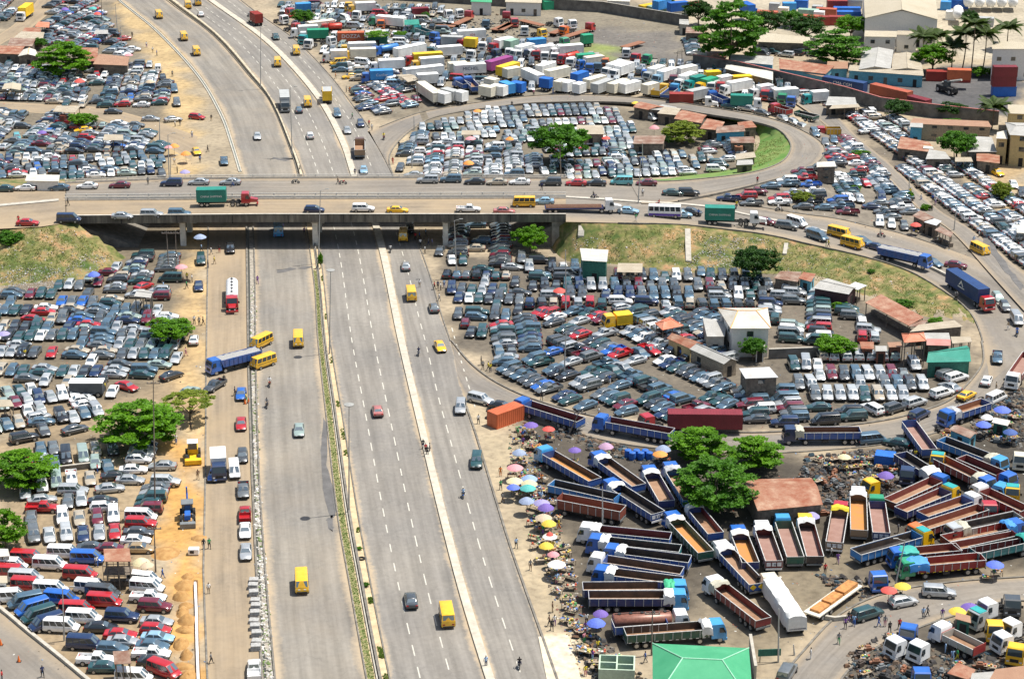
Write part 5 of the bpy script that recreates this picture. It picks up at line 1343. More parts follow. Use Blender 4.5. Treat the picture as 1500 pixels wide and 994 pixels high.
def long_truck(b,fx,fy,rx,ry,label,build,cabc,z=2.0,bonnet=False,name='lorry',zz=None,xw=(1.0,2.2),gap=.3,cabx=0,group=None):
 f=K(b,fx,fy);r=K(b,rx,ry);g=G((f[0]+r[0])/2,(f[1]+r[1])/2,z);z0=g.z if zz is None else zz
 a=P(f[0],f[1],z+z0);c=P(r[0],r[1],z+z0);L=max(4,round((a-c).length*2)/2);h=atan2(a.y-c.y,a.x-c.x)
 t=thing(name,label,'lorry',(c.x,c.y,z0),h,group);chassis(t,.2,L+2+cabx);lorry_wheels(t,[xw[0],xw[1],L+1.4+cabx,L-.4+cabx])
 build(t,L);lorry_cab(t,L+gap+cabx,cabc,bonnet);occupy((a.x+c.x)/2,(a.y+c.y)/2,h,L+4,2.6,z0);return t
def sheeted(t,L):
 r=random.Random(4);mb=MB();rings=[];n=16
 for i in range(n+1):
  x=L*i/n;j=lambda:r.uniform(-.06,.06)
  rings.append([(x,-1.34+j(),.95+j()*3),(x,-1.3+j(),1.7),(x,-1.2+j(),2.75+j()),(x,-.5,3.02+j()),(x,.5,3.0+j()),(x,1.2+j(),2.75+j()),(x,1.3+j(),1.7),(x,1.34+j(),.95+j()*3)])
 mb.loft(rings);mb.build('white_sheet',[tarpm('white')],t,True,60)
 boxmb(0,L,-1.2,1.2,1.0,1.2).build('bed',[bedm('navy')],t)
long_truck('44',75,425,225,650,'trailer wrapped in a white sheet from end to end',sheeted,'cream',2.8)
def tankbody(c):
 def f(t,L):
  mb=MB();rings=[];n=14
  for x,rr in((0,.5),(.12,.95),(.3,1.08),(L-.3,1.08),(L-.12,.95),(L,.5)):rings.append([(x,rr*1.08*cos(2*pi*k/n),1.95+rr*.85*sin(2*pi*k/n)) for k in range(n)])
  mb.loft(rings);mb.build('tank',[mat('tank_'+c,{'silver':(.72,.73,.74),'rust':(.22,.09,.06),'red':(.5,.05,.03),'blue':(.05,.2,.5),'white':(.7,.7,.68),'yellow':(.75,.45,.02)}[c],.4,metal=.1,noise=.25)],t,True)
  mb=MB()
  for k in range(5):mb.tube((L*(k+.6)/5.2,0,2.82),(L*(k+.6)/5.2,0,2.98),.25,n=8)
  mb.box(.3,L-.3,-.04,.04,2.87,2.93);mb.build('hatches',[TRIM],t)
 return f
long_truck('21',1298,735,1298,640,'silver fuel tanker with a red bonneted cab on the service road',tankbody('silver'),'red',2.6,True,'tanker_lorry')
long_truck('43',925,632,600,650,'rusty red tank trailer with white cab between the parked lorries',tankbody('rust'),'white',2.4,False,'tanker_lorry')
long_truck('12',420,140,500,135,'red tank lorry near the top of the northern yard',tankbody('red'),'red',2.4,False,'tanker_lorry')
long_truck('12',715,265,810,248,'blue tank lorry in the northern yard',tankbody('blue'),'blue',2.4,False,'tanker_lorry')
long_truck('13',335,310,405,292,'red tank lorry behind the white boxes of the northern yard',tankbody('red'),'red',2.4,False,'tanker_lorry')
def flatload(t,L):
 boxmb(0,L,-1.25,1.25,1.0,1.18).build('flatbed',[mat('bed_white_edge',(.62,.58,.48),.7,noise=.3)],t)
 for k,(x0,x1) in enumerate(((.8,L*.3),(L*.33,L*.6),(L*.63,L*.95))):boxmb(x0,x1,-.8,.75,1.18,1.5+.12*k,b=.03).build('timber_stack',[mat('orange_timber',(.45,.2,.06),.8,noise=.35,scale=2)],t)
def flat_only(b,fx,fy,rx,ry,label,build,name='flatbed_trailer',z=1.2,group=None):
 f=K(b,fx,fy);r=K(b,rx,ry);a=P(f[0],f[1],z);c=P(r[0],r[1],z);L=round((a-c).length*2)/2;h=atan2(a.y-c.y,a.x-c.x)
 t=thing(name,label,'trailer',(c.x,c.y,gz(c.x,c.y)),h,group);chassis(t,.1,L);lorry_wheels(t,[1.2,2.3,3.4]);build(t,L);occupy((a.x+c.x)/2,(a.y+c.y)/2,h,L,2.6,0);return t
flat_only('44',545,455,300,630,'white-edged flat trailer loaded with orange timber stacks',flatload)
def rustflat(t,L):boxmb(0,L,-1.2,1.2,.95,1.12).build('flatbed',[bedm('rusty')],t)
for _i,q in enumerate([(12,1130,145,1030,140),(12,1220,95,1130,135),(12,1450,125,1350,165),(13,50,120,-30,165),(13,210,140,90,110),(13,460,165,330,205),(13,350,150,260,185),(13,770,230,660,262)]):
 flat_only(str(q[0]),*q[1:],'rusty derelict flatbed, %s in the bare yard, counted from the left'%ordn([1,2,3,0,6,5,4,7][_i]),rustflat,group='derelict flatbed trailers')
def pipes(t,L):
 boxmb(0,L,-1.2,1.2,1.0,1.15).build('flatbed',[bedm('navy')],t);mb=MB()
 for k in range(9):mb.tube((.2,-.95+k*.24,1.27+.12*(k%2)),(L-.4,-.95+k*.24,1.27+.12*(k%2)),.11,n=6)
 mb.build('steel_pipes',[mat('rusty_pipe',(.2,.1,.06),.7,noise=.3)],t)
long_truck('23',545,232,222,235,'flatbed lorry carrying rusty pipes at the right end of the flyover',pipes,'white',1.4,True,zz=6.3)
def tipper(t,L):
 mb=MB();hw=1.24
 for s in(1,-1):mb.add([(0,s*hw,1.3),(L,s*hw,1.3),(L+.5,s*hw,2.6),(-.35,s*hw,2.6),(0,s*(hw-.08),1.3),(L,s*(hw-.08),1.3),(L+.5,s*(hw-.08),2.6),(-.35,s*(hw-.08),2.6)],[(0,1,2,3),(7,6,5,4),(3,2,6,7),(0,3,7,4),(1,5,6,2)])
 mb.add([(0,-hw,1.3),(0,hw,1.3),(-.35,hw,2.6),(-.35,-hw,2.6)],[(0,1,2,3),(3,2,1,0)]);mb.add([(L,-hw,1.3),(L,hw,1.3),(L+.5,hw,2.6),(L+.5,-hw,2.6)],[(0,1,2,3),(3,2,1,0)]);mb.box(0,L,-hw+.01,hw-.01,1.2,1.3)
 for k in range(9):
  x=k*L/8.5
  for s in(1,-1):mb.box(x,x+.12,s*hw-(0 if s>0 else.07),s*hw+(.07 if s>0 else 0),1.3,2.55)
 mb.build('tipper_body',[bedm('blue')],t)
 r=random.Random(2);g=MB();nx,ny=14,6;vs=[]
 for i in range(nx+1):
  for j in range(ny+1):vs.append((-.1+(L+.4)*i/nx,-1.14+2.28*j/ny,2.5+r.uniform(-.08,.12)+.2*sin(pi*j/ny)))
 g.add(vs,[(i*(ny+1)+j,(i+1)*(ny+1)+j,(i+1)*(ny+1)+j+1,i*(ny+1)+j+1) for i in range(nx) for j in range(ny)]);g.build('gravel_load',[mat('granite_chips',(.3,.3,.29),.95,noise=.25,scale=6)],t,True)
long_truck('31',1235,130,1440,78,'blue tipper loaded with grey stone beside the yellow buses',tipper,'blue',2.6,name='tipper_lorry')
long_truck('24',905,512,690,465,'dark blue tipper descending the ramp road',tipper,'blue',2.4,name='tipper_lorry')
boxtruck('21',1262,135,1102,138,'teal','red','lorry with green container and red bonneted cab crossing the flyover',2.6,True,'CHINA SHIPPING','white',1.15,.58,bonnet=True,trailer_front=2.8,name='container_lorry',group=None,Lfix=6)
boxtruck('23',1284,240,1122,236,'teal','white','lorry with green container and white bonneted cab at the top of the ramp',2.6,True,'CHINA SHIPPING','white',1.15,.58,bonnet=True,trailer_front=2.8,name='container_lorry',group=None,Lfix=6)
boxtruck('24',1270,700,1085,582,'navy','red','lorry with long navy container and red cab coming down the ramp',2.7,True,'EMBLEM','white',1.15,.9,name='container_lorry',group=None,trailer_front=.2)
boxtruck('12',5,62,35,80,'red','grey','lorry with a red container driving away at the top of the highway',2.6,True,None,name='container_lorry',group=None)
boxtruck('33',1325,432,915,428,'maroon',None,'long maroon container on a trailer behind the big trees',2.6,True,name='container_lorry',group=None,Lfix=12)
boxtruck('13',1055,522,920,520,'red','white','lorry with a short red container on the north loop road',2.6,True,name='container_lorry',group=None,trailer_front=2.6,bonnet=True)
boxtruck('13',1385,532,1265,528,'teal','white','green container lorry on the north loop behind the silver pickup',2.6,True,name='container_lorry',group=None)
boxtruck('12',180,545,175,500,'grey','grey','grey box lorry driving down the highway towards the flyover',2.5,name='box_lorry',group=None)
boxtruck('12',415,485,417,512,'black' if 'black' in CONTC else 'yellow','yellow','yellow-sided lorry with dark back on the highway slip lane',2.4,group=None,roofcol='grey')
boxtruck('31',1222,690,1218,625,'white','navy blue','white box lorry with dark cab on the service road',2.3,group=None,z0=.9)
boxtruck('11',120,45,165,15,'yellow','white','white-cabbed lorry with a yellow sheeted body on the market street',2.7,group=None)
boxtruck('23',620,838,700,830,'yellow','yellow','bright yellow box van with red oval badge in the big car lot',1.9,group=None,z0=.9,name='box_van')
# --- box lorries of the northern yard: base, front x,y, rear x,y (top centre of body), colour, cab, label, extras
BX=[
('12',305,165,425,162,'green','white','lorry with a bright green container body beside the red tank lorry',{}),
('12',478,180,622,178,'orange',None,'orange container lettered DOZZA',dict(text='DOZZA',tcol='white',tsize=1.5,ribs=True)),
('12',575,15,685,10,'white','yellow','white box lorry with yellow cab at the top of the northern yard',{}),
('12',700,85,850,100,'white','green','wide white box lorry behind the teal roofed stall',{}),
('12',255,145,365,140,'white','white','small white box lorry above the green container',{}),
('12',435,280,530,278,'white','white','white box lorry with faded side beside the highway kerb',{}),
('12',545,272,692,268,'cream','yellow','cream box lorry with yellow cab in front of the white one',{}),
('12',535,240,690,236,'white','yellow','white-topped box lorry just behind the cream box lorry',{}),
('12',705,335,848,328,'white','white','plain white box lorry left of the red and yellow cabs',{}),
('12',658,393,783,388,'sky','blue','bright blue box van with white script on its side',dict(text='Confier',tcol='white',tsize=1.0)),
('12',900,300,1060,290,'yellow','red','red-cabbed lorry with a yellow body',{}),
('12',935,325,1068,315,'white','yellow','yellow-cabbed lorry with a white body',{}),
('12',1030,262,1172,252,'white',None,'long white trailer with blue emblem and blue skirt line',{}),
('12',800,272,960,240,'white',None,'long white trailer angled behind the red-cabbed lorry',{}),
('12',850,385,1062,362,'white',None,'long white trailer with small blue letters at its rear',{}),
('12',920,415,1038,408,'white',None,'white box body with a green stripe',{}),
('12',1130,362,1300,352,'white',None,'white box body lettered MICHEL',dict(text='MICHEL',tsize=1.25)),
('12',1095,352,1200,345,'cream',None,'cream box body just behind the MICHEL box',{}),
('12',1150,172,1300,162,'white','white','white box lorry with small red lettering near the bare yard',dict(text='aba',tcol='red',tsize=1.2)),
('12',1060,200,1175,205,'grey','blue','dull grey box lorry left of the orange tipper',{}),
('12',1190,210,1255,215,'yellow','red','amber box lorry near the red cabs',{}),
('12',1365,225,1450,205,'white','red','white and green box lorry with red cab',{}),
('12',1320,345,1440,312,'purple',None,'purple container trailer at the middle of the northern yard',{}),
('12',1380,375,1480,345,'yellow',None,'yellow box body below the purple container',{}),
('12',1035,520,940,455,'cream',None,'long cream trailer whose rear faces the loop road',{}),
('12',1095,525,1015,505,'white',None,'white container cabin with a blue stripe beside the loop',{}),
('12',1142,510,1070,490,'grey',None,'greyish box body right of the blue-striped cabin',{}),
('12',1188,515,1145,505,'white',None,'white box body with dark open doorway',{}),
('12',1350,488,1280,475,'cream',None,'cream box body right of the small blue lorries',{}),
('12',1415,483,1345,472,'white',None,'white box body with red lower lettering',{}),
('12',1370,445,1310,432,'cream',None,'small cream box behind the row at the loop',{}),
('12',1453,472,1400,452,'sky',None,'bright sky blue box body facing the loop',{}),
('13',105,465,40,455,'blue',None,'deep blue box body facing the loop',{}),
('13',200,420,110,380,'white',None,'big white trailer box seen corner on',{}),
('13',190,368,265,345,'white',None,'long white box body behind the cream one',{}),
('13',235,395,350,370,'cream',None,'cream box body with rounded roof',{}),
('13',260,440,200,432,'blue',None,'plain blue box body near the cream boxes',{}),
('13',385,415,450,395,'blue',None,'blue-roofed white box body',dict(roofcol='blue')),
('13',290,458,335,440,'cream',None,'cream cabin box, left one of the loop-side row',{}),
('13',330,462,375,448,'white',None,'white cabin box, second of the loop-side row',{}),
('13',400,470,430,460,'white',None,'small white kiosk box with blue writing',{}),
('13',455,445,550,418,'cream',None,'cream trailer box with dark lower edge',{}),
('13',500,470,590,438,'grey',None,'pale grey trailer box with a black band',{}),
('13',590,470,680,440,'cream',None,'cream trailer box with a red painted end',{}),
('13',655,470,745,448,'white',None,'white trailer box with small red letters',{}),
('13',780,475,845,458,'cream',None,'cream box body with open black doorway',{}),
('13',1030,508,1125,488,'grey',None,'grey box body behind the short red container',{}),
('13',585,360,660,335,'white','white','white box lorry facing the loop, left of a twin',{}),
('13',630,370,705,345,'white','white','white box lorry facing the loop, right of a twin',{}),
('13',815,385,880,362,'white','pale silver','white box lorry with light cab near the utility poles',{}),
('13',870,400,950,375,'white','light blue','white box lorry with lilac tinted cab',{}),
('13',970,380,1060,362,'white',None,'white box body behind the utility poles',{}),
('13',990,425,1060,400,'white','white','white box lorry right of the maroon cab',{}),
('13',1050,432,1110,418,'teal','teal','turquoise box lorry among the white ones',{}),
('13',1110,445,1175,428,'green','yellow','green box lorry with yellow cab',{}),
('13',1120,400,1205,395,'yellow',None,'amber yellow box body by the teal building',{}),
('13',1195,430,1265,418,'white','white','white box lorry with orange mark above the red cab',{}),
('13',1275,425,1375,420,'yellow',None,'long yellow box body against the yard wall',{}),
('13',1255,460,1370,440,'white','white','white box lorry with a blue stripe at the right of the yard',{}),
('13',1420,480,1490,470,'white','white','white box lorry at the right end of the row',{}),
('14',90,500,220,490,'white',None,'long white box body along the dark yard wall',{}),
('14',300,512,395,505,'white','teal','white box lorry with turquoise cab beside the yard wall',{}),
('13',10,230,60,215,'pale green',None,'pale green box body at the top of the lorry yard',{}),
('13',130,220,220,212,'sky',None,'flat sky blue container behind the white lorries',{}),
('13',70,262,150,240,'white','white','white box lorry with dark windows below the sky blue container',{}),
('13',165,262,275,248,'white','white','white box lorry in the third yard row',{}),
('13',300,255,430,245,'white','white','white box lorry with reddish lettering in the back row',{}),
('13',400,305,500,298,'green','white','dark green sheeted lorry body behind the cabs',{}),
('13',450,320,545,308,'cream','blue','tan sheeted lorry body behind the blue cabs',{}),
('12',240,20,325,15,'sky',None,'sky blue container at the top left of the yard',{}),
('12',310,125,455,108,'cream',None,'cream long body above the white small lorry',{}),
('13',0,385,75,372,'cream',None,'cream low box left of the big white trailer',{}),
('13',430,195,485,190,'green',None,'dark green tall box beside the rusty flatbeds',{}),
]
for q in BX:boxtruck(*q[:5],q[5],q[6],q[7],**q[8])
def tractor(b,x,y,d,colr,label,name='lorry_tractor',group=None,tail=2.6,roof=None):
 u,v=K(b,x,y);p=G(u,v,1.6);h=heading((u,v),d);t=thing(name,label,'lorry cab',p,h,group)
 if tail:chassis(t,-tail,1.9);lorry_wheels(t,[1.2,-tail+.7]+([-tail+1.8] if tail>3 else[]))
 else:lorry_wheels(t,[1.1],.45)
 lorry_cab(t,0,colr,False,roof);occupy(p.x,p.y,h,3+tail,2.4,p.z)
g_='lorry tractors without trailers'
for q in[
('12',165,105,(1,.3),'white','white lorry tractor beside the highway kerb, near the red wreck'),('12',195,65,(1,.2),'red','red lorry tractor at the edge of the northern yard'),('12',320,240,(-1,.6),'white','white lorry tractor with grey chassis next to the highway kerb'),
('12',290,215,(-1,.5),'teal','teal lorry tractor just left of the green container lorry'),('12',230,150,(1,.2),'red','dark red lorry tractor near the small white box lorry'),('12',430,225,(1,.3),'white','white lorry with pale deck behind DOZZA container'),('12',590,80,(-1,.5),'white','white lorry tractor in the back of the yard'),
('12',540,30,(-.5,1),'yellow','yellow tractor cab at the top of the yard'),('12',720,130,(-.3,1),'orange','orange tractor cab near the wide white lorry'),('12',1030,200,(-1,.3),'blue','blue tractor cab with orange load behind it'),('12',1310,130,(-.6,1),'blue grey','blue grey tractor standing alone in the bare yard'),
('12',1290,255,(-.8,1),'white','white tractor left of the red cab'),('12',1230,300,(-.9,.6),'white','small white tractor cab beside the timber heap'),('12',1350,295,(1,.2),'navy blue','navy blue flat cab lorry in the middle of the yard'),('12',1090,75,(1,.5),'white','white derelict cab on a rusty flatbed, upper yard'),('12',1150,70,(1,.5),'white','white derelict cab right of its twin on a rusty flatbed'),
('12',1205,85,(1,-.5),'red','red derelict cab at the end of a rusty flatbed'),('12',1420,90,(.6,-1),'red','faded red tractor at the head of a rusty trailer'),
('13',50,120,(.5,1),'red','pink and white tractor at the wall side'),('13',110,165,(-.2,1),'white','white cab by itself in the bare yard'),('13',195,180,(1,.3),'yellow','yellow cab lorry beside the derelict flatbeds'),('13',285,120,(1,.2),'white','white tractor with dark chassis under the long wall'),('13',370,130,(1,.6),'white','white tractor cab right of its twin under the wall'),
('13',340,165,(-1,.3),'orange','orange red tractor parked between the rusty flatbeds'),('13',465,152,(1,-.3),'red','red tractor at the tip of the longest rusty flatbed'),('13',320,230,(1,.3),'green','lime green cab in the back row of the yard'),
('13',25,290,(-.4,1),'white','white cab facing the camera, left end of the cab row'),('13',75,300,(-.4,1),'white','white cab with blue trim in the cab row'),('13',130,295,(-.4,1),'navy blue','navy blue cab in the cab row'),('13',175,300,(-.4,1),'red','red cab in the middle of the cab row'),('13',225,310,(-.4,1),'white','white cab with orange markings in the cab row'),
('13',280,315,(-.4,1),'white','white and red cab in the cab row'),('13',320,325,(-.4,1),'red','dark red cab right of the white and red cab'),('13',365,345,(-.4,1),'white','white cab lorry pointing at the cream box'),('13',435,355,(-.4,1),'white','white cab with empty chassis near the blue-roofed box'),('13',475,375,(-.4,1),'blue','blue cab right of the white cab with empty chassis'),
('13',520,370,(-.4,1),'blue grey','grey cab left of the twin white lorries'),('13',560,345,(-.4,1),'orange','orange cab standing behind the twin white lorries'),('13',680,290,(-.3,1),'white','white cab at the back beside wrecked chassis'),('13',740,320,(-1,.4),'red','red cab among the stripped chassis'),('13',805,325,(-1,.4),'green','green cab among the stripped chassis'),
('13',790,410,(-.4,1),'blue','blue cab left of the light cabbed lorry'),('13',945,440,(-.4,1),'maroon','maroon cab next to the utility poles'),('13',1155,480,(-.4,1),'white','white cab in front of the yellow-cabbed green lorry'),('13',1210,480,(-.4,1),'red','bright red cab facing the loop road'),
('13',1480,510,(1,.2),'white','white cab lorry beside the teal container'),('14',45,525,(-.6,1),'red','red cab below the long white box body'),('14',90,530,(-.6,1),'navy blue','navy blue cab right of the red one'),('14',140,545,(-.6,1),'green','dark green cab lorry near the yard wall'),('14',190,560,(-.6,1),'blue','blue cab lorry between the green one and white cars'),
('12',920,620,(-1,.2),'blue grey','x')][:-1]:
 tractor(*q[:5],q[5],group=g_,tail=3.4)
for q in[('44',850,720,(-.4,1),'blue','blue cab with side windows at the scrap yard corner',0),('44',925,820,(-.9,.5),'white','white cab lying tilted among the scrap parts',0),('44',1420,560,(.2,1),'dark grey','dark grey cab at the upper right of the scrap yard',2.6),
('44',1315,590,(-1,.3),'white','white sleeper cab beside the lilac umbrella',3),('44',1255,640,(-1,.4),'pale silver','pale grey cab behind the teal-walled kiosk',3),('44',1445,700,(-1,.4),'white','white cab above the yellow machine housing',3),('44',1400,775,(-1,.3),'white','white cab beside the yellow body at the right edge',3),('44',1450,830,(-.3,1),'yellow','yellow cab at the lower right edge of the scrap yard',2.6),
('44',1320,700,(.3,1),'yellow','yellow cab between the white cabs',2.6),('44',665,425,(.6,1),'blue','blue cab in front of the green one, beside the pink umbrella',2),('44',910,965,(.3,1),'blue','blue cab roof lying in the scrap at the bottom',0),('44',800,800,(-1,.4),'white','small white cab shell beside a red chassis',2.4),
('34',660,845,(-1,.25),'yellow','bright yellow cab alone above the tail-on lorry rank',1.5),('34',840,770,(-.2,1),'navy blue','dark blue cab draped with white cloths',2.6),('34',1425,870,(0,1),'yellow','yellow cab with teal roof at the right of the lorry park',2.6),('34',1010,690,(-.3,1),'yellow','yellow cab with dark teal roof behind the maroon lorries',1.5),
('34',1330,865,(1,.3),'sky blue','sky blue cab squeezed between maroon lorries',2),('34',1470,690,(0,1),'cream','cream and yellow cab at the right edge',2.6),('33',820,480,(-1,.2),'red','bright red cab behind the blue dropside lorry on the loop',2),('44',1290,30,(.4,1),'red','red cab roof showing between the fanned lorries',2)]:
 tractor(*q[:5],q[5],group='lorry cabs standing in the scrap yard',tail=q[6],roof='teal' if 'teal roof' in q[5] or 'teal-' in q[5] else None)
 # --- individually seen vehicles
B_='minibus'
for q in[('11',890,88,(.6,1),'small yellow minibus highest on the curved western carriageway'),('11',1030,210,(.5,1),'yellow minibus in the middle of three on the western carriageway'),('11',1100,293,(.5,1),'yellow minibus nearest the flyover of three on the curve'),
('11',1052,33,(-.4,-1),'small yellow minibus beside a bigger one at the top'),('11',1108,15,(-.4,-1),'bigger yellow minibus at the top edge of the highway'),('12',140,355,(.1,1),'orange yellow minibus on the curved middle carriageway'),('12',245,290,(.3,1),'yellow minibus on the eastern carriageway above the yellow lorry'),('12',308,578,(.25,1),'yellow minibus right of the grey box lorry'),
('22',845,405,(.1,-1),'yellow minibus emerging from under the flyover'),('22',888,735,(-.2,-1),'yellow minibus seen from behind below the flyover on the slip lane'),('32',256,35,(.02,1),'yellow minibus alone on the western carriageway facing the camera'),('32',50,45,(-1,.5),'yellow minibus behind the loaded blue tipper'),('32',60,158,(-1,.35),'yellow minibus turned across the drain below the blue tipper'),
('42',275,460,(.05,1),'yellow minibus low on the western carriageway with a sunlit roof hatch'),('42',1088,645,(-.2,-1),'large amber minibus nearest the camera on the middle carriageway'),('23',105,220,(-1,0),'yellow minibus on the flyover facing left'),('24',455,390,(1,.25),'yellow minibus with open door on the ramp road, upper of two'),('24',530,448,(1,.25),'yellow minibus on the ramp road, lower of two'),
('24',1245,485,(1,.5),'yellow minibus parked at the street corner on the right')]:car('minibus',q[0],q[1],q[2],q[3],'yellow',q[4],'from under' in q[4],group='yellow minibuses in traffic')
